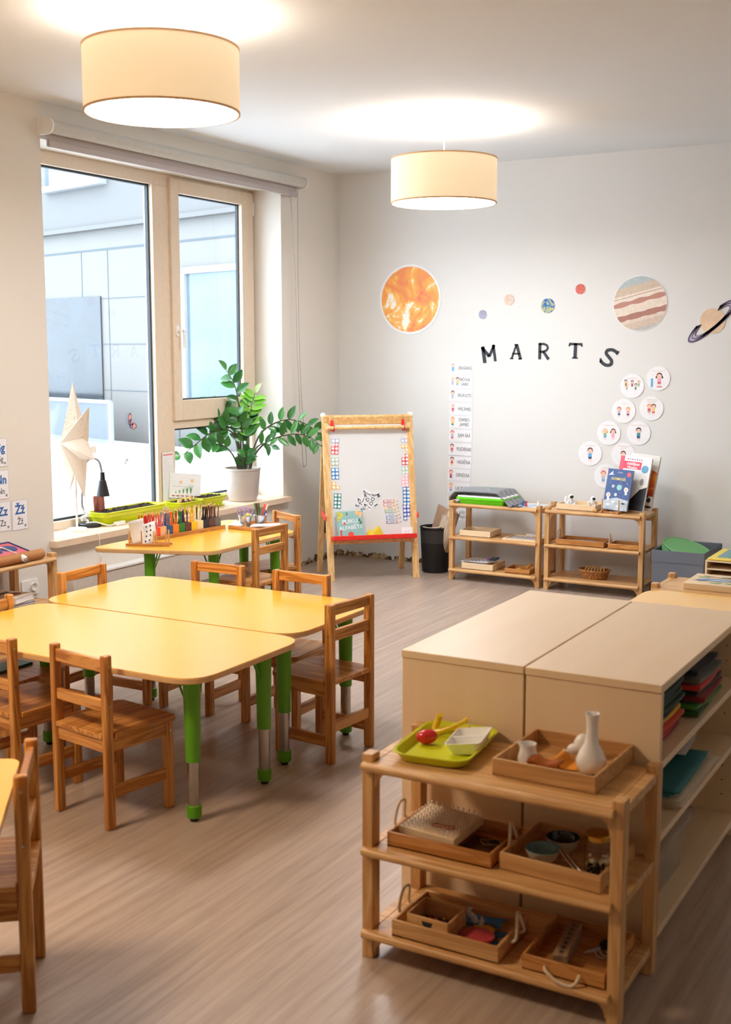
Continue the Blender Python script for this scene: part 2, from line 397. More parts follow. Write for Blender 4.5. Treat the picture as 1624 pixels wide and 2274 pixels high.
FRAME = mat('window_frame_paint', (226, 208, 186), 0.45, var=0.03)
SEAL = mat('rubber_seal', (40, 52, 60), 0.5)
SPACER = mat('glazing_spacer', (205, 222, 232), 0.3, metal=0.4)
PANE = glass('window_glass')
SILLW = mat('sill_laminate', (232, 208, 182), 0.35, var=0.06, scale=8)
def window(n, y0, detail=True):
    """tall fixed pane at left, small opening sash over a low fixed pane at right; y0 is the opening's near edge"""
    d = y0 - WY0
    xf = -5.06
    root = bpy.data.objects.new('window_%d' % n, None); COL.objects.link(root); structure(root); root.location = (xf, y0 + 1.17, WZ0 + .04)
    def bd(mb, nm, m, par=root, bev=0.003):
        return mb.build(nm, m, par, bev, world=True)
    Y = lambda v: v + d
    x0, x1 = xf - .075, xf
    mb = MB()                                            # outer frame and mullion
    mb.box(x0, x1, Y(WY0), Y(4.99), .557, WZ1); mb.box(x0, x1, Y(7.225), Y(WY1), .557, WZ1)
    mb.box(x0, x1, Y(4.99), Y(7.225), 2.672, WZ1); mb.box(x0, x1, Y(4.99), Y(7.225), .557, .607)
    mb.box(x0, x1, Y(6.145), Y(6.325), .607, 2.672); mb.box(x0, x1, Y(6.325), Y(7.225), 1.095, 1.17)
    bd(mb, 'frame', FRAME)
    mb = MB()
    for a, b, c, e in ((4.99, 6.145, .607, 2.672), (6.325, 7.225, .607, 1.095)):
        for t, ma_ in ((0.0, None),):
            mb.box(x0 + .02, x0 + .045, Y(a), Y(a + .012), c, e); mb.box(x0 + .02, x0 + .045, Y(b - .012), Y(b), c, e)
            mb.box(x0 + .02, x0 + .045, Y(a), Y(b), e - .012, e); mb.box(x0 + .02, x0 + .045, Y(a), Y(b), c, c + .012)
    bd(mb, 'glazing_bead', SEAL, bev=0)
    mb = MB(); mb.box(x0 + .03, x0 + .036, Y(4.99), Y(6.145), .607, 2.672); bd(mb, 'pane', PANE, bev=0)
    mb = MB(); mb.box(x0 + .03, x0 + .036, Y(6.325), Y(7.225), .607, 1.095); bd(mb, 'pane', PANE, bev=0)
    a, b, c, e = 6.305, 7.24, 1.15, 2.73                 # sash standing proud of the frame
    g = (6.39, 7.10, 1.285, 2.64)
    mb = MB(); xs0, xs1 = xf - .03, xf + .022
    mb.box(xs0, xs1, Y(a), Y(g[0]), c, e); mb.box(xs0, xs1, Y(g[1]), Y(b), c, e)
    mb.box(xs0, xs1, Y(g[0]), Y(g[1]), c, g[2]); mb.box(xs0, xs1, Y(g[0]), Y(g[1]), g[3], e)
    sash = bd(mb, 'sash', FRAME, bev=0.004)
    mb = MB()
    mb.box(xs0, xs0 + .02, Y(g[0]), Y(g[0] + .01), g[2], g[3]); mb.box(xs0, xs0 + .02, Y(g[1] - .01), Y(g[1]), g[2], g[3])
    mb.box(xs0, xs0 + .02, Y(g[0]), Y(g[1]), g[2], g[2] + .01); mb.box(xs0, xs0 + .02, Y(g[0]), Y(g[1]), g[3] - .01, g[3])
    bd(mb, 'glazing_bead', SEAL, sash, 0)
    mb = MB(); mb.box(xs0 + .004, xs0 + .01, Y(g[0]), Y(g[1]), g[2], g[3]); bd(mb, 'pane', PANE, sash, 0)
    mb = MB(); yh = Y(6.345); xh = xs1
    mb.prism(rrect(-.016, .016, -.035, .035, .012), 0, .008, 0, Matrix.Translation((xh, yh, 1.745)) @ Matrix.Rotation(PI / 2, 4, 'Y') @ Matrix.Rotation(PI / 2, 4, 'Z'))
    mb.cyl((xh, yh, 1.745), (xh + .035, yh, 1.745), .008)
    mb.tube(bez([(xh + .035, yh - .008, 1.748), (xh + .037, yh + .02, 1.745), (xh + .037, yh + .026, 1.71), (xh + .037, yh + .024, 1.63)], 5), .009)
    bd(mb, 'handle', WHITE, sash, 0)
    for zz in (1.25, 2.62):
        mb = MB(); mb.cyl((xs1 - .004, Y(7.243), zz - .045), (xs1 - .004, Y(7.243), zz + .045), .009); bd(mb, 'hinge', WHITE, sash, 0)
    # sill board
    mb = MB(); mb.box(xf - .01, XW + .052, Y(WY0 - .035), Y(WY1 + .035), .517, .557)
    # cut back to the reveal behind the wall face
    mb = MB(); mb.box(XW, XW + .052, Y(WY0 - .035), Y(WY1 + .035), .517, .557); mb.box(xf - .01, XW, Y(WY0), Y(WY1), .517, .557)
    structure(mb.build('window_sill' if n == 1 else 'window_sill', SILLW, root, 0.003, world=True))
window(1, WY0)

# ------------------------------------------------------------------ outside: neighbouring building and snowy court
FP0 = Vector((-5.5, 9.9)); FD = Vector((-.966, .26)).normalized(); FN = Vector((FD.y, -FD.x))
FMAT = Matrix(((FD.x, FN.x, 0, FP0.x), (FD.y, FN.y, 0, FP0.y), (0, 0, 1, 0), (0, 0, 0, 1)))
if (FN.x * (0 - FP0.x) + FN.y * (0 - FP0.y)) < 0:
    FN = -FN; FMAT = Matrix(((FD.x, FN.x, 0, FP0.x), (FD.y, FN.y, 0, FP0.y), (0, 0, 1, 0), (0, 0, 0, 1)))
def fpt(x, y):
    p = PM(x, y, FMAT); return p.x, p.z
FAC = mat('facade_panel', (100, 98, 95), 0.6, var=0.02, scale=3); FAC2 = mat('facade_upper_panel', (86, 86, 85), 0.6, var=0.02, scale=3)
SEAM = mat('panel_joint', (58, 70, 76), 0.6); DARKG = mat('dark_glazing', (40, 48, 54), 0.15, var=0.25, scale=1.5)
FWIN = mat('facade_window_frame', (140, 143, 145), 0.5); FGL = mat('facade_glass', (80, 97, 106), 0.12, var=0.2, scale=1.2)
SNOW = mat('snowy_paving', (222, 226, 230), 0.8, var=0.02, scale=4)
bl = E('neighbouring_building', 'pale grey panelled building seen outside through the window', 'building', M=FMAT)
zA = 2.95; zB = fpt(200, 557)[1]; zA = fpt(200, 504)[1]
MB().box(.3, 14, -.4, 0, -.6, zA).build('lower_wall', FAC, bl)
MB().box(.3, 14, -.4, .06, zA, 9).build('upper_wall', FAC2, bl)
MB().box(.3, 14, 0, .10, zA - .05, zA).build('ledge', FAC2, bl)
mb = MB(); mb.box(.3, 14, 0, .004, zB - .012, zB + .012)
for yy in (663, 767, 871):
    z = fpt(290, yy - 3)[1]; mb.box(.3, 14, 0, .004, z - .005, z + .005)
for xx in (182, 330, 392, 240):
    u = fpt(xx, 610)[0]; mb.box(u - .004, u + .004, 0, .0045, -.3, zB)
mb.build('panel_joints', SEAM, bl)
u0, z0 = fpt(232, 892); u1, z1 = fpt(90, 660)
MB().box(u0, u1 + 1.5, 0, .02, z0 - .6, fpt(170, 661)[1]).build('dark_window', DARKG, bl)
ua = fpt(403, 600)[0]; ub = ua - 1.7; zt = fpt(405, 595)[1]; zb_ = fpt(405, 895)[1] - .05
wf = MB(); wf.box(ub, ua, 0, .05, zb_, zb_ + .09); wf.box(ub, ua, 0, .05, zt - .07, zt); wf.box(ua - .11, ua, 0, .05, zb_, zt); wf.box(ub, ub + .11, 0, .05, zb_, zt)
wf = wf.build('window_frame', FWIN, bl)
MB().box(ub + .11, ua - .11, 0, .012, zb_ + .09, zt - .07).build('window_glass', FGL, wf)
ua2 = fpt(112, 400)[0]; ub2 = fpt(246, 400)[0]; zs = fpt(180, 408)[1]
wf = MB(); wf.box(ub2 + .1, ua2 - .12, .06, .09, zs, zs + 1.6); wf = wf.build('window_frame', FWIN, bl)
MB().box(ub2, ua2, .06, .17, zs - .07, zs).build('window_ledge', FWIN, bl)
MB().box(ua2 - .12, ua2, .06, .075, zs, zs + 1.6).build('window_reveal', SEAM, bl)
MB().box(ub2 + .12, ua2 - .3, .09, .094, zs + .08, zs + 1.5).build('window_glass', FWIN, wf)
bal = E('glass_balustrade', 'frosted glass balustrade with white handrail outside the window', 'railing', M=FMAT @ Matrix.Translation((0, .5, 0)))
BM = FMAT @ Matrix.Translation((0, .5, 0))
q0 = PM(246, 893, BM); q1 = PM(60, 893, BM)
MB().box(q0.x, q1.x + 2, -.02, .02, q0.z - .02, q0.z + .02).build('handrail', FWIN, bal)
MB().box(q0.x - .02, q0.x + .03, -.02, .02, -.4, q0.z).build('post', FWIN, bal)
MB().box(q0.x + .03, q1.x + 2, -.006, .006, -.36, q0.z - .02).build('glass_panel', mat('frosted_glass', (100, 108, 115), 0.4, alpha=0.55), bal)
gm = MB(); gm.add([(XO - .03, -25, .28), (XO - .03, 12, .28), (-7.5, 10.2, .56), (-45, 20.3, .60), (-45, -25, .35)], [(0, 1, 2, 3, 4)])
gm.box(-45, XO - .03, -25, 12, -.6, -.5)
structure(gm.build('ground', SNOW))

# ------------------------------------------------------------------ pendant lamps
SHADE = None
def shade_mat():
    m, n, l, b = node_mat('linen_lampshade')
    t = n.new('ShaderNodeTexCoord'); nz = n.new('ShaderNodeTexNoise'); mp = n.new('ShaderNodeMapping'); mp.inputs['Scale'].default_value = (40, 40, 260)
    l.new(t.outputs['Object'], mp.inputs[0]); l.new(mp.outputs[0], nz.inputs['Vector']); nz.inputs['Scale'].default_value = 1
    r = n.new('ShaderNodeValToRGB'); r.color_ramp.elements[0].color = lin((246, 228, 202)) + (1,); r.color_ramp.elements[1].color = lin((252, 236, 212)) + (1,)
    l.new(nz.outputs['Fac'], r.inputs[0]); l.new(r.outputs[0], b.inputs['Base Color'])
    b.inputs['Emission Color'].default_value = lin((255, 222, 172)) + (1,); b.inputs['Emission Strength'].default_value = 0.46
    b.inputs['Roughness'].default_value = 0.9
    return m
SHADE = shade_mat()
HEM = mat('shade_hem', (222, 184, 140), 0.8)
DIFF = emit('lit_diffuser', (253, 254, 255), LAMP * 1.1)
DIFFW = emit('warm_lit_diffuser', (255, 228, 192), LAMP * 2.0)
BULB = emit('lit_bulb', (255, 226, 190), 30)
def lamp(x, y, ztop, zbot, label, cord, warm=False):
    R = .31
    t = E('pendant_lamp', label, 'ceiling lamp', (x, y, zbot), group='drum pendant lamps')
    h = ztop - zbot
    MB().lathe([(R, 0), (R, h), (R - .004, h), (R - .004, 0), (R, 0)], 64).build('lamp_shade', SHADE, t)
    mb = MB()
    for z in (0, h):
        mb.lathe([(R + .002, z - .004), (R + .002, z + .004), (R - .006, z + .004), (R - .006, z - .004), (R + .002, z - .004)], 64)
    mb.build('hem', HEM, t)
    df_ = MB().lathe([(0.0001, .008), (R - .006, .008)], 48).build('diffuser', DIFFW if warm else DIFF, t)
    MB().lathe([(R - .006, .0085), (R - .006, .016), (0.0001, .016)], 48).build('diffuser_light_block', WHITE, df_)  # opaque disc added to keep the diffuser's glow off the ceiling
    top = ZC - zbot
    mb = MB()
    if cord:
        mb.lathe([(.0001, top - .001), (.034, top - .001), (.034, top - .008), (.026, top - .085), (.012, top - .1), (.0001, top - .1)], 24)
    else:
        mb.lathe([(.0001, top - .001), (.036, top - .001), (.036, top - .012), (.03, top - .075), (.0001, top - .075)], 24)
    mb.build('ceiling_rose', WHITE, t)
    MB().cyl((0, 0, h * .55), (0, 0, top - .07), .0035, n=8).build('cord', WHITE, t)
    mb = MB()
    for k in range(3):
        a = 2 * PI * k / 3; mb.cyl((0, 0, h * .72), (math.cos(a) * (R - .004), math.sin(a) * (R - .004), h * .9), .002, n=6)
    mb.build('spider_frame', WHITE, t)
    MB().cyl((0, 0, h * .5), (0, 0, h * .74), .02).build('socket', WHITE, t)
    MB().ball((0, 0, h * .42), .035).build('bulb', BULB, t)
    ld = bpy.data.lights.new('bulb_light', 'POINT'); ld.energy = 22; ld.color = (1, .98, .95) if not warm else (1, .88, .72); ld.shadow_soft_size = .22
    lo = bpy.data.objects.new('bulb_light', ld); COL.objects.link(lo); lo.parent = t; lo.location = (0, 0, h * .62)
lamp(-3.157, 3.91, 2.808, 2.562, 'large cream drum lamp at top left, close under the ceiling', False)
lamp(-3.155, 6.49, 2.725, 2.475, 'cream drum lamp hanging from a thin white cord near the far wall', True)
lamp(-3.157, 1.33, 2.83, 2.565, 'unseen cream drum lamp added over the nearest table to light the foreground', False, True)  # unseen extra lamp, added to brighten the foreground with warm light

# ------------------------------------------------------------------ roller blind
BLF = mat('grey_blind_fabric', (190, 182, 182), 0.8, var=0.04, scale=300); BLR = mat('grey_blind_roll', (196, 194, 188), 0.7, var=0.03)
bx = XW + .075
bl_ = E('roller_blind', 'grey roller blind rolled up above the window', 'blind', (bx, 6.08, 2.70))
y0, y1 = 4.905, 7.43
MB().cyl((bx, y0, 2.807), (bx, y1, 2.807), .036, n=28).build('roll', BLR, bl_, world=True)
MB().box(bx - .038, bx - .034, y0 + .02, y1 - .03, 2.708, 2.807).build('blind_fabric', BLF, bl_, world=True)
MB().box(bx - .043, bx - .027, y0 + .03, y1 - .03, 2.706, 2.742).build('bottom_bar', BLF, bl_, 0.003, world=True)
for yy in (y0 - .012, y1 + .002):
    pts = [(XW, 2.765), (XW, 2.85)] + [(bx + .043 * math.sin(a * PI / 8), 2.807 + .043 * math.cos(a * PI / 8)) for a in range(9)]
    mb = MB(); mb.add([(p[0], yy, p[1]) for p in pts] + [(p[0], yy + .012, p[1]) for p in pts],
        [tuple(range(11)), tuple(range(21, 10, -1))] + [(i, (i + 1) % 11, 11 + (i + 1) % 11, 11 + i) for i in range(11)])
    mb.build('bracket', WHITE, bl_, world=True)
mb = MB()
for xx, pts in ((0, [(645, 420), (655, 600), (661, 800), (672, 1010)]), (1, [(661, 395), (662, 600), (668, 850), (680, 1010)])):
    P = [PX(a, b, bx) for a, b in pts]
    if xx == 0: keep = P
    else: keep2 = P
loop = bez(keep + [PX(676, 1035, bx)] + keep2[::-1], 10)
mb.tube(loop, .0022, 5)
mb.build('pull_chain', mat('grey_bead_chain', (150, 140, 130), 0.5), bl_, world=True)

# ------------------------------------------------------------------ chairs
def chair(kind, loc, rz, label):
    A = kind == 'A'
    W, D, H = (.30, .30, .608) if A else (.292, .29, .640)
    px, py = (.025, .034) if A else (.029, .037)
    t = E('wooden_chair', label, 'chair', loc, math.radians(rz), 'small wooden chairs')
    st = .335
    for s in (-1, 1):
        x0, x1 = (-W / 2, -W / 2 + px) if s < 0 else (W / 2 - px, W / 2)
        MB().box(x0, x1, 0, py, 0, H).build('rear_leg', CW['z'], t, .005)
        MB().box(x0, x1, D - py, D, 0, st - .018).build('front_leg', CW['z'], t, .004)
        zs = (.108, .15) if A else (.066, .110)
        MB().box(x0 + .004, x1 - .004, py, D - py, zs[0], zs[1]).build('side_stretcher', CW['y'], t, .003)
        MB().box(x0 + .004, x1 - .004, py, D - py, st - .066, st - .018).build('side_apron', CW['y'], t, .003)
    xi = W / 2 - px
    zs = ((.548, .592), (.412, .452)) if A else ((.594, .638), (.492, .537))
    for a, b in zs:
        MB().box(-xi, xi, .007, .026, a, b).build('back_slat', CW['x'], t, .004)
    if A:
        MB().box(-xi, xi, .008, .026, st - .066, st - .018).build('rear_apron', CW['x'], t, .003)
    else:
        MB().box(-xi, xi, .008, .026, .124, .168).build('rear_stretcher', CW['x'], t, .003)
    MB().box(-xi, xi, D - .026, D - .008, st - .066, st - .018).build('front_apron', CW['x'], t, .003)
    mb = MB()
    e = .008
    mb.prism(roundpoly([(-W / 2 - e, py + .002), (W / 2 + e, py + .002), (W / 2 + e, D + .018), (-W / 2 - e, D + .018)], [.002, .002, .03, .03]), st - .018, st)
    mb.box(-xi + .001, xi - .001, .0 if A else .004, py + .003, st - .0175, st - .0005)
    mb.build('seat', CW['y'], t, .004)
    mb = MB()
    for s in (-1, 1):
        for z in ((zs[0][0] + zs[0][1]) / 2, (zs[1][0] + zs[1][1]) / 2): mb.cyl((s * (W / 2 - .002), .017, z), (s * (W / 2 + .0012), .017, z), .0045, n=10)
        mb.cyl((s * (W / 2 - .002), D - py / 2, .285), (s * (W / 2 + .0012), D - py / 2, .285), .0045, n=10)
    mb.build('screw', CHROME, t)
    return t
chair('A', (-2.812, 2.955, 0), -9.2, 'wooden chair tucked under the big yellow table beside its front green leg')
chair('A', (-3.266, 2.975, 0), -9, 'wooden chair under the near big table, cut off by the left photo edge')
chair('A', (-2.158, 2.104, 0), 130, 'wooden chair at the bottom left corner of the photo, at the nearest yellow table')
chair('B', (-2.33, 4.01, 0), 84, 'wooden chair at the right-hand end of the big yellow tables')
chair('B', (-3.29, 4.425, 0), 180, 'wooden chair behind the far table, left one of the two facing the viewer')
chair('B', (-2.828, 4.422, 0), 180, 'wooden chair behind the far table, right one of the two facing the viewer')
chair('B', (-3.774, 4.005, 0), -90, 'wooden chair at the left end of the far table, back towards the window')
chair('A', (-3.732, 3.385, 0), -90, 'wooden chair at the left edge of the photo, below the low shelf of books')
chair('B', (-3.715, 5.49, 0), 86, 'wooden chair pulled up to the side of the window table')
chair('B', (-3.958, 6.03, 0), 153, 'wooden chair at the far end of the window table, nearest the easel')

# ------------------------------------------------------------------ tables
def table(poly, rr, legs, label, h=.55, group='yellow tables with green legs'):
    cx = sum(p[0] for p in poly) / len(poly); cy = sum(p[1] for p in poly) / len(poly)
    t = E('activity_table', label, 'table', (cx, cy, 0), 0, group)
    P = roundpoly([(p[0] - cx, p[1] - cy) for p in poly], rr, 8)
    n = len(P)
    mb = MB(); mb.prism(P, h - .022, h - .002, 0)
    top = mb.build('table_top', TEDGE, t, .003)
    k = MB(); k.prism([(x * .9985, y * .9985) for x, y in P], h - .003, h, 0)
    k.build('yellow_surface', YTOP, top)
    for lx, ly in legs:
        x, y = lx - cx, ly - cy
        g = MB().cyl((x, y, .215), (x, y, h - .022), .0265, .031, n=24).build('leg', GREEN, t)
        MB().cyl((x, y, .04), (x, y, .23), .0215, n=24).build('leg_tube', CHROME, g)
        MB().lathe([(.0001, .012), (.022, .012), (.027, .018), (.027, .056), (.0215, .058)], 24, c=(x, y, 0)).build('foot_cap', GREEN, g)
        MB().cyl((x, y, 0), (x, y, .014), .014, n=16).build('glide', BLACK, g)
        mb = MB()
        d = Vector((-x, -y, 0))
        for a in (0, 1):
            v = Vector((math.copysign(1, d.x), 0, 0)) if a else Vector((0, math.copysign(1, d.y), 0))
            mb.tube([Vector((x, y, h - .13)) + v * .026, Vector((x, y, h - .03)) + v * .075, Vector((x, y, h - .026)) + v * .10], .004, 6)
        mb.lathe([(.0001, h - .028), (.06, h - .028), (.06, h - .022), (.0001, h - .022)], 24, c=(x, y, 0))
        mb.build('leg_bracket', GREEN, g)
    return t
table([(-3.688, 3.006), (-2.344, 3.006), (-2.344, 3.684), (-3.688, 3.684)], .13,
      [(-2.475, 3.155), (-2.467, 3.575), (-3.50, 3.155), (-3.50, 3.51)], 'near one of the two big yellow tables pushed together')
table([(-3.725, 3.694), (-2.408, 3.694), (-2.408, 4.376), (-3.725, 4.376)], .13,
      [(-2.515, 3.785), (-2.492, 4.22), (-3.54, 3.80), (-3.54, 4.21)], 'far one of the two big yellow tables pushed together')
table([(-4.48, 4.83), (-3.82, 5.07), (-3.82, 5.90), (-4.48, 6.14)], [.07, .10, .10, .07],
      [(-4.21, 5.02), (-3.91, 5.20), (-3.89, 5.77), (-4.22, 5.92)], 'yellow table with cut corners below the window, holding the pencils')
P1 = PZ(48, 1697, .56)
bt = math.radians(130)
ux, uy = Vector((math.cos(bt), math.sin(bt))), Vector((-math.sin(bt), math.cos(bt)))
c0 = Vector((-2.268, 2.163))
pl = [c0 - ux * .60, c0 + ux * .045, c0 + ux * .045 + uy * .68, c0 - ux * .60 + uy * .68]
table([tuple(p) for p in pl], .05, [tuple(c0 - ux * .05 + uy * .13), tuple(c0 - ux * .50 + uy * .13), tuple(c0 - ux * .50 + uy * .56), tuple(c0 - ux * .05 + uy * .56)],
      'yellow table cut off at the bottom left corner of the photo')
table([(-1.50, 4.565), (-.17, 4.565), (-.17, 5.24), (-1.50, 5.24)], .10, [(-1.35, 4.70), (-1.35, 5.1), (-.32, 4.7), (-.32, 5.1)], 'yellow table at the right edge, behind the maple cabinets')

# ------------------------------------------------------------------ three-tier wooden shelves
def shelf(loc, rz, label, H=.568, L=.685, D=.345):
    """front faces local -y; x from 0 to L"""
    t = E('wooden_shelf', label, 'shelf', loc, rz, 'three-tier wooden shelves')
    pw, pd = .032, .042
    y0 = .022
    for x in (0, L - pw):
        MB().box(x, x + pw, y0, y0 + pd, 0, H).build('post', SW['z'], t, .0025)
        MB().box(x, x + pw, D - pd, D, 0, H).build('post', SW['z'], t, .0025)
    for z, in ((.083,), (.314,), (.548,)):
        mb = MB()
        # bullnose front, board between the posts
        pr = [(y0 + .001, z - .023)] + [(y0 - .0105 - .0115 * math.sin(a * PI / 6), z - .0115 - .0115 * math.cos(a * PI / 6)) for a in range(7)] + [(y0 + .001, z)]
        n = len(pr)
        xa, xb = .006, L - .022
        mb.add([(xa, p[0], p[1]) for p in pr] + [(xb, p[0], p[1]) for p in pr], [tuple(range(n)), tuple(range(2 * n - 1, n - 1, -1))] + [(i, (i + 1) % n, n + (i + 1) % n, n + i) for i in range(n)])
        mb.box(pw, L - pw, y0 + .0005, D - .004, z - .023, z)
        mb.box(.004, pw, y0 + pd, D - pd, z - .023, z); mb.box(L - pw, L - .004, y0 + pd, D - pd, z - .023, z)
        mb.build('shelf_board', SW['x'], t, .002)
    MB().box(pw, L - pw, D - .03, D - .008, .48, .525).build('back_rail', SW['x'], t, .003)
    for x, sg in ((pw, 1), (L - pw, -1)):
        for z in (.06, .525):
            mb = MB(); pts = [(0, 0), (0, -.045)] + [(sg * (.045 - .04 * math.cos(a * PI / 10)), -.045 + .04 * math.sin(a * PI / 10)) for a in range(6)] + [(sg * .045, 0)]
            n = len(pts)
            mb.add([(x + p[0], y0 + .006, z + p[1]) for p in pts] + [(x + p[0], y0 + .026, z + p[1]) for p in pts], [tuple(range(n)), tuple(range(2 * n - 1, n - 1, -1))] + [(i, (i + 1) % n, n + (i + 1) % n, n + i) for i in range(n)])
            mb.build('corner_bracket', SW['z'], t)
    return t
shelf((-1.503, 2.607, 0), 0, 'wooden shelf in the foreground, standing against the maple cabinets', L=.710)
shelf((-3.615, 7.545, 0), 0, 'wooden shelf at the far wall with the green tray and grey towel on top')
shelf((-2.898, 7.545, 0), 0, 'wooden shelf at the far wall holding the space books')
shelf((-4.43, 3.88, 0), PI / 2, 'wooden shelf by the left wall, cut off by the photo edge')
shelf((-1.505, 5.262, 0), 0, 'wooden shelf at the right edge carrying the bird puzzle')

# ------------------------------------------------------------------ maple cabinets
def cabinet(x0, x1, open_right, label):
    y0, y1, H = 2.98, 3.962, .762
    t = E('maple_cabinet', label, 'cabinet', ((x0 + x1) / 2, (y0 + y1) / 2, 0), 0, 'maple cabinets standing back to back')
    b = lambda *a: MB().box(*a)
    b(x0 - .0008, x1 + .0008, y0 - .004, y1 + .004, H - .022, H).build('top_panel', MAPLE['y'], t, .002, world=True)
    b(x0, x1, y0, y0 + .02, 0, H - .022).build('side_panel', MAPLE['z'], t, .002, world=True)
    b(x0, x1, y1 - .02, y1, 0, H - .022).build('side_panel', MAPLE['z'], t, .002, world=True)
    xb = x0 if open_right else x1 - .012
    b(xb, xb + .012, y0 + .02, y1 - .02, .03, H - .022).build('back_panel', MAPLE['z'], t, 0, world=True)
    xa, xc = (x0 + .012, x1) if open_right else (x0, x1 - .012)
    for z in (.075, .345, .548):
        b(xa, xc, y0 + .02, y1 - .02, z - .02, z).build('shelf_board', MAPLE['y'], t, .0015, world=True)
    b(xa + .03, xc - .04, y0 + .02, y1 - .02, 0, .055).build('plinth', MAPLE['y'], t, 0, world=True)
    mb = MB()
    for yy in (y1 - .0205,):
        for xx in (xa + .05, xc - .05):
            for z in (.14, .19, .24, .29, .42, .47, .60, .65): mb.cyl((xx, yy, z), (xx, yy - .0005, z), .0025, n=8)
    mb.build('peg_holes', BLACK, t, world=True)
    return t
cabinet(-1.569, -1.193, False, 'left one of the two maple cabinets, its plain end behind the foreground shelf')
cabinet(-1.186, -.81, True, 'right one of the two maple cabinets, its open shelves holding felt and paper')

# radiator below the window
rd = E('radiator', 'white flat panel radiator low on the wall below the window', 'radiator', (-4.77, 5.76, .12))
MB().box(-4.80, -4.735, 4.98, 6.58, .118, .33).build('panel', mat('radiator_enamel', (214, 204, 194), 0.4), rd, .004, world=True)
MB().box(-4.806, -4.728, 4.975, 6.585, .33, .345).build('top_grille', mat('radiator_white', (238, 240, 242), 0.4), rd, .003, world=True)
mb = MB()
for yy in (5.2, 6.3): mb.box(-4.808, -4.79, yy, yy + .04, .15, .30)
mb.build('wall_bracket', WHITE, rd, world=True)
mb = MB(); mb.tube([(-4.77, 4.98, .16), (-4.77, 4.93, .16), (-4.77, 4.93, 0)], .008)
mb.build('pipe', WHITE, rd, world=True)

# ------------------------------------------------------------------ on the window sill
SZ = .557
# paper star lamp
c = PZ(163, 1180, SZ) + Vector((-.03, .02, 0)); c = Vector((-4.935, 5.235, SZ))
st = E('star_lamp', 'white perforated paper star lamp on a thin stand on the sill', 'lamp', c)
MB().lathe([(.0001, .018), (.055, .018), (.06, .014), (.06, 0), (.0001, 0)], 32).build('base', WHITE, st)
MB().cyl((0, 0, .015), (0, 0, .42), .0065, n=12).build('pole', WHITE, st)
sc_ = PM(154, 976, Matrix.Translation(c) @ Matrix.Rotation(math.radians(-40), 4, 'Z'))
sz = (Matrix.Translation(c) @ Matrix.Rotation(math.radians(-40), 4, 'Z') @ sc_).z - SZ
nrm = Vector((-.446, -.895, 0)).normalized(); sd = Vector((0, 0, 1)).cross(nrm)
SM = Matrix(((sd.x * .92, nrm.x, 0, 0), (sd.y * .92, nrm.y, 0, 0), (0, 0, 1, sz), (0, 0, 0, 1)))
R0, R1, dp = .355, .145, .085
body = MB(); ring = []
for k in range(7):
    a = PI / 2 + 2 * PI * k / 7
    ring.append((R0 * math.cos(a), 0, R0 * math.sin(a))); a += PI / 7
    ring.append((R1 * math.cos(a), 0, R1 * math.sin(a)))
ring = [SM @ Vector(p) for p in ring]
for p in ring: p.x = max(p.x, -5.055 - c.x)          # the rear tips rest against the window pane
for sgn in (1, -1):
    ap = SM @ Vector((0, sgn * dp, 0))
    for k in range(14): body.add([ap, ring[k], ring[(k + 1) % 14]], [(0, 1, 2)], k % 2)
def star_mat(name, perf):
    m = bpy.data.materials.new(name); m.use_nodes = True; n = m.node_tree.nodes; l = m.node_tree.links; n.clear()
    o = n.new('ShaderNodeOutputMaterial'); mx = n.new('ShaderNodeMixShader'); df = n.new('ShaderNodeBsdfDiffuse'); tl = n.new('ShaderNodeBsdfTranslucent')
    df.inputs[0].default_value = lin((232, 218, 202)) + (1,); tl.inputs[0].default_value = lin((250, 238, 220)) + (1,); mx.inputs[0].default_value = .12
    l.new(df.outputs[0], mx.inputs[1]); l.new(tl.outputs[0], mx.inputs[2])
    if perf:
        t = n.new('ShaderNodeTexCoord'); vo = n.new('ShaderNodeTexVoronoi'); vo.inputs['Scale'].default_value = 52; lt = n.new('ShaderNodeMath'); lt.operation = 'LESS_THAN'; lt.inputs[1].default_value = .24
        l.new(t.outputs['Object'], vo.inputs['Vector']); l.new(vo.outputs['Distance'], lt.inputs[0])
        ln_ = n.new('ShaderNodeVectorMath'); ln_.operation = 'DISTANCE'; ln_.inputs[1].default_value = (0, 0, sz); l.new(t.outputs['Object'], ln_.inputs[0])
        g1 = n.new('ShaderNodeMath'); g1.operation = 'LESS_THAN'; g1.inputs[1].default_value = .26; l.new(ln_.outputs['Value'], g1.inputs[0])
        mu = n.new('ShaderNodeMath'); mu.operation = 'MULTIPLY'; l.new(lt.outputs[0], mu.inputs[0]); l.new(g1.outputs[0], mu.inputs[1])
        tr = n.new('ShaderNodeBsdfTransparent'); m2 = n.new('ShaderNodeMixShader'); l.new(mu.outputs[0], m2.inputs[0]); l.new(mx.outputs[0], m2.inputs[1]); l.new(tr.outputs[0], m2.inputs[2]); l.new(m2.outputs[0], o.inputs[0])
    else: l.new(mx.outputs[0], o.inputs[0])
    return m
body.build('paper_star', [star_mat('star_paper_plain', False), star_mat('star_paper_perforated', True)], st, smooth=False)
MB().tube(bez([(.045, -.02, .01), (.09, -.03, .006), (XW + .062 - c.x, -.03, .004), (XW + .062 - c.x + .012, -.03, -.05), (XW + .072 - c.x, -.025, -.11)], 6), .0028, 6).build('cord', WHITE, st)
cx_ = XW + .072 - c.x
MB().lathe([(.0001, -.17), (.006, -.168), (.008, -.15), (.0095, -.14), (.008, -.12), (.006, -.112), (.0001, -.11)], 12, c=(cx_, -.025, 0)).build('inline_switch', WHITE, st)
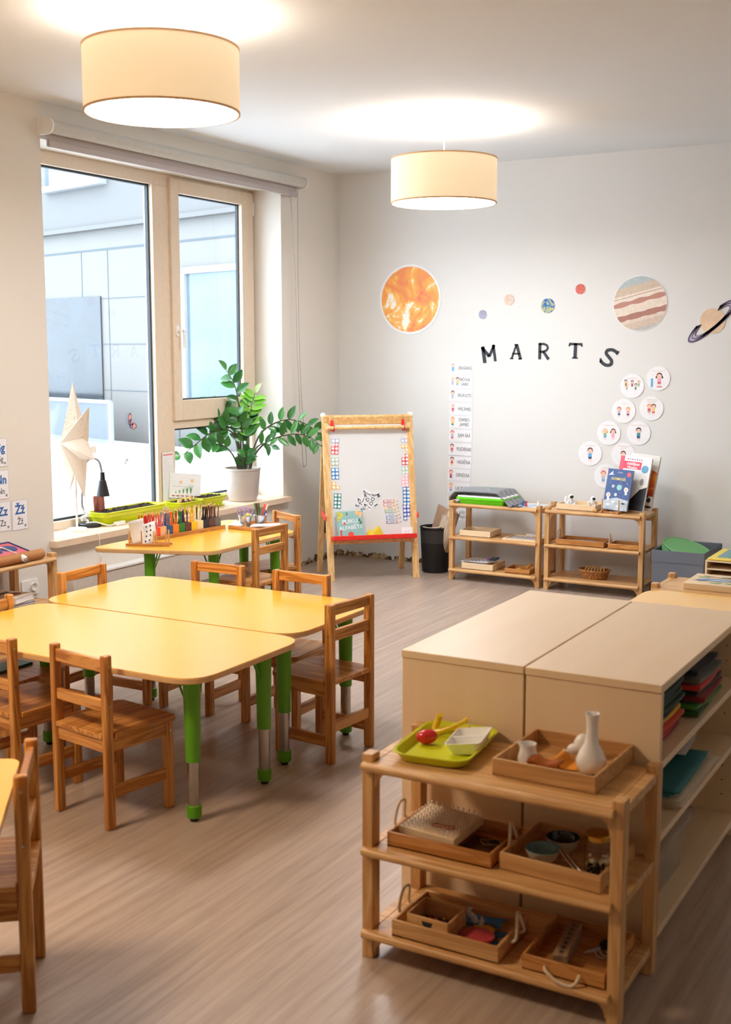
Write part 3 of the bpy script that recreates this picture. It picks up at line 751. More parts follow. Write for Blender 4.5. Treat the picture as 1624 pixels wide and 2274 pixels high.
MB().tube(bez([(cx_, -.025, -.168), (cx_ - .004, -.03, -.3), (cx_ - .006, -.05, -.42)], 6), .0028, 6).build('cord', WHITE, st)

# black gooseneck lamp
c = Vector((-4.995, 5.405, SZ))
gl = E('desk_lamp', 'black gooseneck lamp with a cone shade behind the star on the sill', 'lamp', c)
MB().lathe([(.0001, .024), (.06, .024), (.066, .019), (.066, 0), (.0001, 0)], 32).build('base', BLACK, gl)
VM = Matrix.Translation(c) @ Matrix.Rotation(math.radians(42), 4, 'Z')
P = [VM @ PM(a, b, VM) for a, b in ((180, 1163), (182, 1120), (186, 1060), (190, 1030), (203, 1018), (219, 1024), (226, 1048))]
P[0] = c + Vector((0, 0, .024))
GREYN = mat('grey_gooseneck', (150, 152, 155), 0.4, metal=0.3)
MB().tube(bez(P, 8), .0072, 8).build('gooseneck', GREYN, gl, world=True)
hd = VM @ PM(228, 1073, VM)
MB().lathe([(.0001, .068), (.013, .066), (.016, .024), (.0165, .02), (.021, .016), (.041, -.078), (.0375, -.078), (.012, .016), (.0001, .018)], 28, c=hd).build('lamp_shade', BLACK, gl, world=True)
MB().ball(hd + Vector((0, 0, -.062)), .016).build('bulb', WHITE, gl, world=True)
rc = bpy.data.objects
cb = MB()
rnd = random.Random(4)
for k in range(3):
    pts = [c + Vector((-.005 + .02 * math.cos(q * 1.1 + k), -.03 + .016 * math.sin(q * 1.3 + k * 2), .03 + .010 * q + .004 * k)) for q in range(9)]
    cb.tube(bez(pts, 5), .0032, 6)
cb.tube(bez([c + Vector((.02, -.05, .03)), c + Vector((.055, .0, .03)), c + Vector((.10, .055, .008)), c + Vector((.115, .10, .012))], 8), .004, 6)
cb.box(c.x + .105, c.x + .127, c.y + .10, c.y + .18, SZ + .001, SZ + .024)
tag(cb.build('cable_bundle', WHITE), 'tangled white cable with a plug at the foot of the black desk lamp', 'cable')

# planters
def planter(x0, x1, y0, y1, h, label, seeds):
    t = E('planter', label, 'planter', ((x0 + x1) / 2, (y0 + y1) / 2, SZ), 0, 'lime green planters')
    hx, hy = (x1 - x0) / 2, (y1 - y0) / 2
    def ringm(mb, rows, r):
        k = len(rrect(-1, 1, -1, 1, .2)); v = []
        for dx, z in rows: v += [(x, y, z) for x, y in rrect(-hx - dx, hx + dx, -hy - dx, hy + dx, r)]
        f = []
        for j in range(len(rows) - 1): f += [(j * k + i, j * k + (i + 1) % k, (j + 1) * k + (i + 1) % k, (j + 1) * k + i) for i in range(k)]
        mb.add(v, f + [tuple(range(k))], 0)
    mb = MB(); ringm(mb, [(-.026, .004), (-.012, h * .62), (-.006, h * .64), (-.002, h - .006), (.004, h - .005), (.004, h), (-.008, h), (-.014, h * .5), (-.03, .012)], .045)
    mb.build('pot', LIME, t)
    mb = MB(); ringm(mb, [(-.018, .001), (-.006, .014), (-.009, .014), (-.02, .004)], .045); mb.build('saucer', LIME, t)
    mb = MB(); n = 14; m_ = 26
    V = []
    for j in range(m_ + 1):
        for i in range(n + 1):
            x = -hx + .014 + (2 * hx - .028) * i / n; y = -hy + .014 + (2 * hy - .028) * j / m_
            e = min(1, min(i, n - i, j, m_ - j) / 3); V.append((x * (1 - .06 * (1 - e)), y * (1 - .03 * (1 - e)), h * .80 + e * rnd.uniform(.0, .022)))
    mb.add(V, [(j * (n + 1) + i, j * (n + 1) + i + 1, (j + 1) * (n + 1) + i + 1, (j + 1) * (n + 1) + i) for j in range(m_) for i in range(n)])
    mb.build('soil', SOIL, t, smooth=False)
    return t
planter(-5.06, -4.895, 5.435, 6.035, .082, 'long lime green planter with dark soil on the sill', 0)
planter(-4.985, -4.82, 6.075, 6.33, .078, 'short lime green planter below the plant growth chart', 1)
planter(-5.02, -4.85, 6.355, 6.64, .078, 'short lime green planter nearest the big potted plant', 2)
BULBM = mat('onion_skin', (200, 150, 96), 0.6)
for k in range(5):
    y = 6.115 + k * .045; x = -4.90 + rnd.uniform(-.035, .03)
    o = MB().lathe([(.0001, 0), (.012, .004), (.014, .012), (.006, .024), (.002, .036), (.0001, .037)], 10, c=(x, y, SZ + .066)).build('onion_bulb', BULBM)
    tag(o, 'small brown bulb planted in the planter below the growth chart', 'bulb', 'bulbs planted in the short planter')
# cards on the sill
def card(name, label, cat, M, wd, hg, th=.0015, m=PAPER, r=0.0, group=None):
    t = E(name, label, cat, M=M, group=group)
    p = rrect(-wd / 2, wd / 2, 0, hg, r, 4) if r else [(-wd / 2, 0), (wd / 2, 0), (wd / 2, hg), (-wd / 2, hg)]
    n = len(p)
    MB().add([(x, -th, z) for x, z in p] + [(x, 0, z) for x, z in p], [tuple(range(n)), tuple(range(2 * n - 1, n - 1, -1))] + [(i, (i + 1) % n, n + (i + 1) % n, n + i) for i in range(n)]).build('card', m, t, smooth=False)
    return t
def XZM(loc, rz, tilt=0.0, roll=0.0):
    return Matrix.Translation(loc) @ Matrix.Rotation(rz, 4, 'Z') @ Matrix.Rotation(tilt, 4, 'X') @ Matrix.Rotation(roll, 4, 'Y')
face = math.radians(68)
wb = tag(MB().box(-.048, .048, -.006, 0, 0, .10).build('woven_picture', wood('red_weave', (120, 52, 44), (186, 108, 96), 'z', scale=60, rings=True)), 'small red striped picture leaning on the window behind the long planter', 'picture')
wb.matrix_world = XZM((-5.06 + .008, 5.56, SZ + .07), PI / 2, -.06)
pc = card('growth_chart', 'white plant growth chart with green sprouts standing behind the planters', 'poster', XZM((-4.995, 6.335, SZ + .075), math.radians(66), -.10, .11), .235, .165)
SPR = mat('sprout_green', (104, 160, 110), 0.6); ORN = mat('pale_orange_ink', (240, 196, 160), 0.6); BRI = mat('brown_ink', (178, 120, 104), 0.6); GREYI = mat('grey_ink', (150, 150, 156), 0.6)
mb = MB(); y_ = -.0018
for k, hh in enumerate((.012, .022, .034, .05, .062)):
    x = -.07 + k * .028
    for d in (-.35, -.15, 0, .18, .35): mb.ribbon([(x, .03), (x + d * hh * .4, .03 + hh * .6), (x + d * hh, .03 + hh)], [.004, .003, .0008], y_, 0)
mb.disc(-.035, .105, .011, y_, 1); mb.disc(.05, .118, .012, y_, 1)
for k in range(6): mb.box(-.10 + k * .034, -.075 + k * .034, y_, y_ + .0004, .008, .017, 2)
for k in range(5): mb.box(-.095 + k * .02, -.085 + k * .02, y_, y_ + .0004, .075, .078, 3)
mb.build('printed_picture', [SPR, ORN, BRI, GREYI], pc, smooth=False)
pl_ = card('paper_list', 'tall paper list with a red heading taped up behind the growth chart', 'notice', XZM((-5.053, 6.235, .60), PI / 2, 0), .115, .345)
mb = MB()
for k in range(24): mb.box(-.045, -.045 + rnd.uniform(.05, .085), y_, y_ + .0004, .02 + k * .0122, .0215 + k * .0122, 0)
mb.box(-.05, .05, y_, y_ + .0004, .325, .334, 1)
mb.build('printed_lines', [mat('faint_grey_ink', (205, 205, 205), 0.6), mat('pink_ink', (232, 130, 130), 0.6)], pl_, smooth=False)

# stickers on the window pane (inner face of the fixed pane)
xg = -5.09
def sticker(px, label, draw):
    p = PX(px[0], px[1], xg)
    t = E('window_sticker', label, 'sticker', M=XZM(p, PI / 2), group='stickers on the window pane')
    draw(t); return t
def d_bf(t):
    mb = MB(); D_ = mat('butterfly_dark', (104, 88, 128), 0.5); P_ = mat('butterfly_pink', (246, 180, 164), 0.5); B_ = mat('butterfly_blue', (110, 120, 190), 0.5)
    R_ = Matrix.Rotation(.12, 4, 'Y')
    for (x, z, a, b) in ((-.010, .024, .018, .040), (-.002, .006, .012, .02), (.026, -.018, .036, .022), (.012, -.006, .02, .014)):
        mb.disc(x, z, a, -.0005, 0, 18, b, R_); mb.disc(x + .001, z, a * .74, -.0009, 1, 18, b * .78, R_); mb.disc(x - a * .2, z - b * .3, a * .3, -.0012, 2, 12, b * .3, R_)
    mb.ribbon([(0, -.03), (0, .03)], .006, -.0014, 0, R_)
    mb.build('butterfly', [D_, P_, B_], t, smooth=False)
sticker((290, 939), 'orange and purple butterfly sticker on the tall window pane', d_bf)
def d_ap(t):
    mb = MB(); A_ = mat('apple_white', (252, 246, 236), 0.5)
    mb.disc(-.010, 0, .019, -.0005, 0, 18, .024); mb.disc(.010, 0, .019, -.0006, 0, 18, .024); mb.ribbon([(0, .018), (.002, .034)], .004, -.0008, 0); mb.disc(.010, .03, .008, -.0007, 0, 12, .004)
    mb.build('apple', [A_], t, smooth=False)
sticker((207, 999), 'white apple sticker on the pane above the desk lamp', d_ap)
def d_fl(t):
    mb = MB(); A_ = mat('faint_grey_sticker', (214, 224, 232), 0.5)
    for k in range(6): mb.disc(.013 * math.cos(k), .013 * math.sin(k * 1.3), .008, -.0005 - k * .00005, 0, 10)
    mb.build('blossom', [A_], t, smooth=False)
sticker((281, 1024), 'faint grey blossom sticker on the pane below the butterfly', d_fl)

# ------------------------------------------------------------------ potted plant
pc_ = Vector((-4.925, 6.905, SZ))
pt = E('potted_plant', 'leafy green houseplant in a woven grey beige pot on the sill', 'plant', pc_)
POT = mat('taupe_plastic', (192, 180, 172), 0.5, var=0.03)
mb = MB()
H_ = .235; n = 48; rows = 22; V = []; Fc = []
for j in range(rows + 1):
    z = .03 + (H_ - .045) * j / rows
    r = .100 + .026 * (z / H_) ** .8
    for i in range(n):
        w_ = .0022 * (1 if (i + (j // 1)) % 2 else -1)
        V.append(((r + w_) * math.cos(2 * PI * i / n), (r + w_) * math.sin(2 * PI * i / n), z))
mb.add(V, [(j * n + i, j * n + (i + 1) % n, (j + 1) * n + (i + 1) % n, (j + 1) * n + i) for j in range(rows) for i in range(n)])
mb.build('pot', POT, pt, ang=80)
MB().lathe([(.0001, 0), (.092, 0), (.1, .006), (.104, .032), (.098, .03)], 48).build('pot_base', POT, pt)
MB().lathe([(.124, H_ - .017), (.129, H_ - .014), (.130, H_), (.124, H_), (.120, H_ - .02), (.118, H_ - .1)], 48).build('pot_rim', POT, pt)
MB().lathe([(.0001, H_ - .03), (.06, H_ - .028), (.119, H_ - .034)], 32).build('soil', SOIL, pt)
STEM = mat('plant_stem', (92, 118, 52), 0.5, var=0.2); STEMB = mat('plant_stem_dark', (74, 70, 46), 0.5)
def leafm(name, a, b):
    m, n_, l, bs = node_mat(name)
    oi = n_.new('ShaderNodeNewGeometry'); r = n_.new('ShaderNodeValToRGB')
    r.color_ramp.elements[0].color = lin(a) + (1,); r.color_ramp.elements[1].color = lin(b) + (1,)
    l.new(oi.outputs['Random Per Island'], r.inputs[0]); l.new(r.outputs[0], bs.inputs['Base Color'])
    bs.inputs['Roughness'].default_value = 0.28; bs.inputs['Specular IOR Level'].default_value = 0.6
    return m
LEAF = leafm('glossy_leaf', (34, 96, 40), (74, 142, 62)); LEAFY = leafm('young_leaf', (110, 190, 50), (150, 214, 90))
PMx = Matrix.Translation(pc_) @ Matrix.Rotation(math.radians(34), 4, 'Z')     # upright plane through the pot, facing the room
def frond(pix, depth, n_leaf, ll, lw_, young=False, start=.35, seed=0):
    rg = random.Random(seed + 50)
    k = len(pix)
    pts = []
    for i, (a, b) in enumerate(pix):
        q = PM(a, b, PMx)
        s = i / (k - 1)
        # move along the viewing line so that the frond leans towards or away from the room
        wq = PMx @ q; dv = (wq - CAM).normalized()
        pts.append(wq + dv * depth * s * s)
    pts[0].z = max(pts[0].z, SZ + H_ - .035)
    P = bez(pts, 8); L = len(P)
    fr = MB()
    fr.tube(P, [.0075 - .005 * i / L for i in range(L)], 7).build('stem', STEM if young else STEMB, pt, world=True)
    stem = ALLOBJ()[-1]
    lf = MB()
    for i in range(n_leaf):
        s = start + (1 - start) * i / (n_leaf - 1); q = min(L - 1, int(s * (L - 1)))
        p = P[q]; t = (P[min(L - 1, q + 1)] - P[max(0, q - 1)]).normalized()
        view = (CAM - p).normalized()
        side = t.cross(view).normalized() * (1 if i % 2 else -1)
        if i == n_leaf - 1: side = side * .15
        d = (side * 1.0 + t * .55 + view * rg.uniform(-.25, .35) + Vector((0, 0, rg.uniform(-.1, .25)))).normalized()
        nn = (view + Vector((rg.uniform(-.5, .5), rg.uniform(-.5, .5), rg.uniform(.1, .9)))).normalized()
        wv = d.cross(nn).normalized(); nn = wv.cross(d).normalized()
        l_ = 1.22 * ll * rg.uniform(.85, 1.12) * (1 - .25 * max(0, s - .75) * 4 * .5); w2 = 1.45 * lw_ * rg.uniform(.9, 1.1)
        V = []; Fq = []; m_ = 7
        for j in range(m_):
            u = j / (m_ - 1); ww = w2 * (math.sin(PI * min(1, u ** .85 * 1.0)) ** .8 if 0 < u < 1 else 0) / 2; c_ = p + d * l_ * u - nn * (.10 * l_ * u * u)
            V += [c_ - wv * ww + nn * ww * .35, c_, c_ + wv * ww + nn * ww * .35]
        for j in range(m_ - 1): Fq += [(j * 3, j * 3 + 1, j * 3 + 4, j * 3 + 3), (j * 3 + 1, j * 3 + 2, j * 3 + 5, j * 3 + 4)]
        lf.add(V, Fq)
    lf.build('leaflets', LEAFY if young else LEAF, stem, world=True, ang=80)
frond([(537, 1042), (534, 970), (531, 905), (521, 855), (503, 822)], .05, 9, .085, .042, start=.45, seed=1)
frond([(548, 1042), (551, 975), (556, 915), (567, 872)], .02, 14, .095, .030, True, start=.4, seed=2)
frond([(533, 1042), (531, 990), (520, 958), (496, 942), (462, 926), (430, 921), (404, 921)], -.12, 11, .10, .048, start=.42, seed=3)
frond([(530, 1042), (528, 995), (515, 960), (488, 953), (462, 965), (437, 985), (402, 1013)], -.22, 12, .10, .048, start=.40, seed=4)
frond([(530, 1042), (518, 1012), (500, 992), (478, 985)], -.10, 6, .075, .036, start=.55, seed=5)
frond([(536, 1042), (523, 975), (512, 930), (496, 908), (464, 896)], .06, 10, .085, .042, start=.5, seed=6)
frond([(556, 1042), (566, 1010), (590, 984), (625, 969), (660, 964), (690, 972), (712, 990)], -.02, 13, .085, .032, start=.42, seed=7)
frond([(553, 1042), (562, 1000), (580, 962), (610, 940), (645, 932), (680, 942), (706, 960)], .04, 14, .085, .036, start=.38, seed=8)
frond([(540, 1044), (543, 1030), (546, 1016), (548, 1003)], -.08, 7, .07, .040, start=.25, seed=9)
frond([(545, 1042), (549, 985), (547, 940), (552, 905)], .02, 10, .09, .040, start=.4, seed=10)
frond([(541, 1042), (540, 985), (536, 945), (522, 920)], -.05, 9, .085, .040, start=.4, seed=11)
frond([(554, 1042), (566, 1000), (585, 985), (604, 990)], -.05, 6, .08, .026, start=.6, seed=12)

# ------------------------------------------------------------------ window table: pencils and trays
TZ = .55
# tray line runs along the table, parallel to the wall
q0, q1 = PZ(425, 1201, TZ), PZ(500, 1174, TZ)
q0 = Vector((-4.20, 5.13, TZ)); q1 = Vector((-4.135, 5.775, TZ))
a_ = PZ(372, 1196, TZ); b_ = PZ(497, 1174, TZ)
dirv = (b_ - a_); dirv.z = 0; Lb = dirv.length; dirv.normalize(); ang_ = math.atan2(dirv.y, dirv.x)
base = E('pencil_rack', 'long wooden tray holding a row of coloured pencil blocks on the window table', 'tray', a_, ang_)
a0 = -.20
MB().box(a0, Lb + .012, 0, .105, 0, .008).build('base', BAMBOO, base, .001)
MB().box(a0, Lb + .012, -.004, .004, 0, .022).build('front_rail', BAMBOO, base, .001)
MB().box(a0, Lb + .012, .101, .109, 0, .022).build('back_rail', BAMBOO, base, .001)
RTm = Matrix.Translation(a_) @ Matrix.Rotation(ang_, 4, 'Z')
blocks = [('red', (206, 36, 34), (200, 40, 44)), ('coral red', (228, 64, 52), (214, 70, 76)), ('peach', (240, 178, 132), (232, 120, 120)), ('blue', (40, 84, 136), (40, 120, 160)),
          ('orange', (238, 128, 36), (240, 110, 40)), ('green', (34, 124, 52), (36, 120, 44)), ('plum', (104, 52, 62), (88, 54, 110)), ('yellow', (246, 196, 40), (248, 190, 50)),
          ('cream', (240, 220, 176), (238, 226, 200)), ('black', (40, 42, 54), (40, 34, 36)), ('brown', (92, 56, 50), (104, 60, 36)), ('grey', (98, 98, 96), (116, 88, 74))]
bw = (Lb - .012 + .145) / 12
bh = .062
TIP = mat('pencil_wood_tip', (226, 188, 140), 0.6)
proto = {}
for k, (nm, cc, pcol) in enumerate(blocks):
    x0 = -.145 + k * bw
    t = E('pencil_block', '%s hollow wooden block full of pencils, in the row on the window table' % nm, 'pencil holder', RTm @ Vector((x0 + bw / 2, .052, .008)), ang_, 'coloured pencil blocks')
    m_ = mat('block_paint_' + nm, cc, 0.4); h2 = bw / 2 - .0012; wl = .005
    mb = MB(); mb.box(-h2, h2, -.042, -.042 + wl, 0, bh); mb.box(-h2, h2, .042 - wl, .042, 0, bh); mb.box(-h2, -h2 + wl, -.042 + wl, .042 - wl, 0, bh); mb.box(h2 - wl, h2, -.042 + wl, .042 - wl, 0, bh); mb.box(-h2, h2, -.042, .042, 0, .006)
    mb.build('block', m_, t, .001)
    pm = mat('pencil_' + nm, pcol, 0.35); pm2 = mat('pencil_lead_' + nm, tuple(max(0, v - 20) for v in pcol), 0.5)
    r_ = .0036; src = None
    for j in range(8):
        if src is None:
            mb = MB(); mb.cyl((0, 0, 0), (0, 0, .128), r_, n=6, mi=0); mb.cyl((0, 0, .128), (0, 0, .140), r_, .0014, 6, 1); mb.cyl((0, 0, .140), (0, 0, .145), .0014, .0004, 6, 2)
            o = mb.build('coloured_pencil', [pm, TIP, pm2]); src = o
        else:
            o = src.copy(); COL.objects.link(o)
        tag(o, 'sharpened %s pencil standing in the %s block of the row' % (nm, nm), 'pencil', 'pencils in the %s block' % nm)
        gx = (j % 2 - .5) * (h2 - wl - .004) * 1.2; gy = -.030 + .020 * (j // 2)
        o.matrix_world = RTm @ Matrix.Translation((x0 + bw / 2 + gx * .5, .052 + gy, .015)) @ Matrix.Rotation(rnd.uniform(-.16, .16), 4, 'X') @ Matrix.Rotation((gx / .03) * .12 + rnd.uniform(-.03, .06), 4, 'Y') @ Matrix.Translation((0, 0, rnd.uniform(-.004, .004)))
# plate rack with papers
def rack(M, n, L, label, sp=.058, hgt=.072):
    t = E('dowel_rack', label, 'rack', M=M, group='wooden dowel racks')
    for y in (0, sp):
        MB().box(0, L, y - .007, y + .007, 0, .014).build('rail', BAMBOO, t, .001)
    for x in (.02, L - .02): MB().box(x - .006, x + .006, .007, sp - .007, .002, .010).build('cross_bar', BAMBOO, t, .001)
    for y in (0, sp):
        for i in range(n):
            x = .02 + (L - .04) * i / (n - 1)
            MB().cyl((x, y, .012), (x, y, .012 + hgt), .0042, n=10).build('peg', DOWEL, t)
    return t
ra = PZ(263, 1213, TZ); rb = PZ(367, 1215, TZ); ra += Vector((.03, .028, 0)); rb += Vector((.01, .028, 0))
rd_ = rb - ra; RMx = Matrix.Translation(ra) @ Matrix.Rotation(math.atan2(rd_.y, rd_.x), 4, 'Z')
rack(RMx, 4, rd_.length, 'wooden dowel rack holding paper cards at the near end of the window table')
for k, (px, rot, label) in enumerate((((293, 1208), .25, 'white task card with a black border leaning in the dowel rack'), ((325, 1208), -.1, 'curled white card with small drawings in front in the dowel rack'))):
    p = PZ(px[0], px[1], TZ + .014) + Vector((.02, .05, .0)); p.z = TZ + .016
    t = E('task_card', label, 'card', M=XZM(p, math.radians(50 if k == 0 else 40), -.25, -.22 if k == 0 else -.3))
    mb = MB(); nn_ = 8; wd, hg = (.085, .125) if k == 0 else (.07, .115)
    V = []
    for j in range(nn_ + 1):
        u = j / nn_; bend = (-.045 * u * u if k == 0 else .05 * (1 - (1 - u) ** 2) - .05)
        for sx_ in (-1, 1): V.append((sx_ * wd / 2 + (bend if k else 0), bend if k == 0 else -.01, hg * u))
    mb.add(V, [(j * 2, j * 2 + 1, j * 2 + 3, j * 2 + 2) for j in range(nn_)])
    mb.build('card', PAPER, t, solid=.0012)
    mb = MB()
    for r in range(4):
        for q in range(2): mb.box(-.02 + q * .022 + (0 if k == 0 else .045 * (1 - (1 - (.02 + r * .025) / hg) ** 2) - .045), -.012 + q * .022 + (0 if k == 0 else .045 * (1 - (1 - (.02 + r * .025) / hg) ** 2) - .045), -.0165 - (0 if k else .02), -.0155 - (0 if k else .02), .018 + r * .025, .026 + r * .025, 0)
    if k: mb.build('printed_drawings', INK, t, smooth=False)
# shallow tray with metal pots
ta = PZ(492, 1176, TZ); tb = PZ(552, 1184, TZ); te = PZ(612, 1166, TZ)
ta = Vector((-4.29, 5.76, TZ)); 
tr = E('craft_tray', 'square wooden craft tray with metal pots and paper on the window table', 'tray', (-4.10, 5.90, TZ), math.radians(-4))
hw = .125
MB().box(-hw, hw, -hw, hw, 0, .006).build('base', BAMBOO, tr, .001)
for s in (-1, 1):
    MB().box(-hw, hw, s * hw - .005, s * hw + .005, 0, .022).build('side', BAMBOO, tr, .001)
    MB().box(s * hw - .005, s * hw + .005, -hw + .005, hw - .005, 0, .022).build('side', BAMBOO, tr, .001)
TIN = mat('galvanised_tin', (200, 204, 208), 0.3, metal=0.85, var=0.1, scale=20)
pots = []
for k, (dx, dy, lab) in enumerate(((-.068, -.035, 'left small tin pot holding lilac scissors'), (-.005, .035, 'right small tin pot holding felt pens'))):
    p = Vector((-4.10 + dx, 5.90 + dy, TZ + .006))
    t = E('tin_pot', lab + ' on the craft tray', 'pot', p, 0, 'tin pots')
    MB().lathe([(.0001, 0), (.030, 0), (.031, .003), (.041, .068), (.044, .07), (.043, .073), (.0395, .071), (.029, .004), (.0001, .004)], 28).build('pot', TIN, t)
    pots.append(p)
pens = [((96, 56, 44), -.30, 0), ((40, 140, 60), -.22, 0), ((246, 110, 40), -.12, 0), ((110, 48, 40), -.02, .05), ((30, 110, 60), -.06, -.1), ((232, 90, 70), .42, .05), ((244, 150, 110), .48, 0), ((64, 92, 190), .55, .08)]
names = ['brown', 'green', 'orange', 'dark red', 'dark green', 'red', 'pale orange', 'blue']
for k, (cc, tl, t2) in enumerate(pens):
    mb = MB(); mb.cyl((0, 0, 0), (0, 0, .10), .0042, n=10, mi=0); mb.cyl((0, 0, .10), (0, 0, .135), .005, .0046, 10, 1 if k == 7 else 0)
    o = mb.build('felt_pen', [mat('pen_' + names[k].replace(' ', '_'), cc, 0.35), WHITE])
    tag(o, '%s felt pen leaning in the right tin pot on the craft tray' % names[k], 'pen', 'felt pens in the tin pot')
    vr = Vector((RT.x, RT.y, 0)); 
    o.matrix_world = Matrix.Translation(pots[1] + Vector((0, 0, .008)) + vr * (-.012 + .012 * (tl > 0)) + Vector((.006 * math.sin(k * 2), .006 * math.cos(k * 3), 0))) @ Matrix.Rotation(YAW, 4, 'Z') @ Matrix.Rotation(tl * .62, 4, 'Y') @ Matrix.Rotation(t2, 4, 'X')
LIL = mat('lilac_handle', (176, 150, 214), 0.4)
for k in range(2):
    t = E('scissors', ('front' if k == 0 else 'rear') + ' pair of lilac handled scissors upside down in the left tin pot', 'scissors', M=Matrix.Translation(pots[0] + Vector((-.006 + .018 * k, -.006 + .012 * k, .006))) @ Matrix.Rotation(YAW, 4, 'Z') @ Matrix.Rotation(-.15 + .25 * k, 4, 'Y'))
    for s in (-1, 1):
        MB().box(-.004 + s * .003, .004 + s * .003, -.001, .001, 0, .07).build('blade', CHROME, t)
        MB().tube([(s * (.013 + .011 * math.cos(a * PI / 8)), 0, .095 + .019 * math.sin(a * PI / 8)) for a in range(17)], .0035, 7).build('handle', LIL, t)
tag(MB().ball(tuple(pots[0] + Vector((.018, .004, .07))), (.014, .014, .017)).build('glue_stick', mat('glue_cap', (240, 214, 80), 0.4)), 'yellow capped glue stick between the two tin pots', 'glue')
for k in range(4):
    o = MB().box(-.075, .075, -.05, .05, 0, .0012).build('paper_sheet', PAPER)
    o.matrix_world = Matrix.Translation((-4.03 + .008 * k, 5.86 + .006 * k, TZ + .0235 + .0018 * k)) @ Matrix.Rotation(.4 + .12 * k, 4, 'Z')
    tag(o, 'white paper sheet in the loose pile on the craft tray', 'paper', 'paper sheets on the craft tray')
fo = MB(); fo.add([(-.035, 0, 0), (.03, -.01, 0), (.05, .02, .002), (-.03, .03, .0), (0, .012, .035)], [(0, 1, 4), (1, 2, 4), (2, 3, 4), (3, 0, 4), (0, 3, 2, 1)])
o = fo.build('folded_paper', PAPER, smooth=False); o.location = (-4.185, 5.80, TZ + .0235); tag(o, 'crumpled folded white paper at the left of the craft tray', 'paper')

# ------------------------------------------------------------------ left wall: letter cards, socket, shelf load
BLUEI = mat('blue_print', (44, 104, 176), 0.6)
def letter_card(x0, x1, y0, y1, big, small, label):
    c_ = PX((x0 + x1) / 2, (y0 + y1) / 2, XW + .002); a = PX(x0, (y0 + y1) / 2, XW); b = PX(x1, (y0 + y1) / 2, XW)
    hg = (PX(x1, y0, XW) - PX(x1, y1, XW)).z; wd = b.y - a.y
    t = card('letter_card', label, 'card', XZM((XW + .0006, c_.y, c_.z - hg / 2), PI / 2), wd, hg, group='letter cards on the left wall')
    text(big, hg * .42, BLUEI, t, TXZ(0, -.0018, hg * .66), bold=.0018, sxy=.95)
    text(small, hg * .30, INK, t, TXZ(0, -.0018, hg * .27), sxy=.85)
    mb = MB(); e = .0012
    for r in ((-wd / 2, wd / 2, 0, e), (-wd / 2, wd / 2, hg - e, hg), (-wd / 2, -wd / 2 + e, 0, hg), (wd / 2 - e, wd / 2, 0, hg)): mb.box(r[0], r[1], -.0018, -.0013, r[2], r[3])
    mb.disc(wd * .32, hg * .12, wd * .07, -.0019, 0); mb.build('printed_border', GREYI, t, smooth=False)
letter_card(-17, 16, 974, 1037, 'Gg', 'Gg', 'topmost blue letter card Gg on the left wall')
letter_card(-15, 20, 1045, 1109, 'Nn', 'Nn', 'blue letter card Nn on the left wall, below Gg')
letter_card(-11, 24, 1115, 1180, 'Zz', 'Zz', 'blue letter card Zz on the left wall at the photo edge')
letter_card(27, 62, 1110, 1176, 'Žž', 'Žž', 'blue letter card Žž on the left wall, nearest the window')
so = E('wall_socket', 'white double wall socket behind the low left shelf', 'socket', M=XZM(PX(71, 1302, XW + .001), PI / 2))
MB().prism(rrect(-.08, .04, -.045, .04, .004), 0, .009, 0, Matrix.Rotation(PI / 2, 4, 'X')).build('plate', WHITE, so, .001)
MB().lathe([(.0001, .012), (.018, .012), (.0205, .022), (.023, .022), (.023, .008)], 28, M=Matrix.Translation((0, -.0, 0)) @ Matrix.Rotation(PI / 2, 4, 'X')).build('socket_face', WHITE, so)
mb = MB()
for s in (-.0095, .0095): mb.cyl((s, -.0115, 0), (s, -.0125, 0), .0025, n=10)
mb.build('contact_holes', BLACK, so)
jb = tag(MB().prism(rrect(-.05, .05, -.045, .045, .008), 0, .03, 0, XZM(PX(186, 1305, XW), PI / 2) @ Matrix.Rotation(PI / 2, 4, 'X')).build('cable_box', WHITE), 'white plastic cable box low on the wall behind the far left chair', 'box')
# puzzle tray with pink and blue shapes, rolled paper, plug
LZ = .548
t = E('insert_tray', 'pink wooden insert tray with dark blue oval pieces on the left shelf', 'tray', (-4.60, 4.27, LZ + .024), 0)
t.rotation_euler = (0, .22, 0)
PINK = mat('pink_paint', (214, 108, 122), 0.5); NAVY = mat('navy_paint', (50, 66, 128), 0.4)
MB().box(-.10, .10, -.17, .19, 0, .022).build('board', PINK, t, .003)
for yy in (-.10, .02, .12):
    MB().lathe([(.0001, .030), (.034, .028), (.038, .022), (.0001, .022)], 28, c=(-.02, yy, 0), sx=1.0, sy=1.25).build('oval_piece', NAVY, t)
mb = MB()
for s in (-.1, .1): mb.box(s - .003, s + .003, -.17, .19, .0, .028)
for s in (-.17, .19): mb.box(-.1, .1, s - .003, s + .003, .0, .028)
mb.build('rim', NAVY, t, .001)
tag(MB().cyl((-4.465, 3.9, LZ + .028), (-4.465, 4.47, LZ + .028), .026, n=28).build('cardboard_tube', wood('kraft_tube', (168, 108, 58), (190, 130, 76), 'y', rough=.6, rings=False)), 'brown cardboard tube lying along the front of the left shelf', 'tube')
pg = E('power_plug', 'white mains plug lying over the brown cardboard tube', 'plug', (0, 0, 0))
pp = [PX(a, b, -4.47) for a, b in ((0, 1219), (22, 1226), (42, 1234))]
pg.location = pp[2]
MB().tube(bez([p + Vector((.0, 0, .006)) for p in (pp[0] + Vector((0, -.1, 0)), pp[0], pp[1], pp[2])], 6), .0035, 6).build('cord', WHITE, pg, world=True)
e0 = pp[2] + Vector((0, 0, .006)); e1 = PX(57, 1243, -4.425)
MB().tube([e0, e0.lerp(e1, .3), e0.lerp(e1, .7), e1], [.006, .012, .017, .015], 10).build('plug_body', WHITE, pg, world=True)
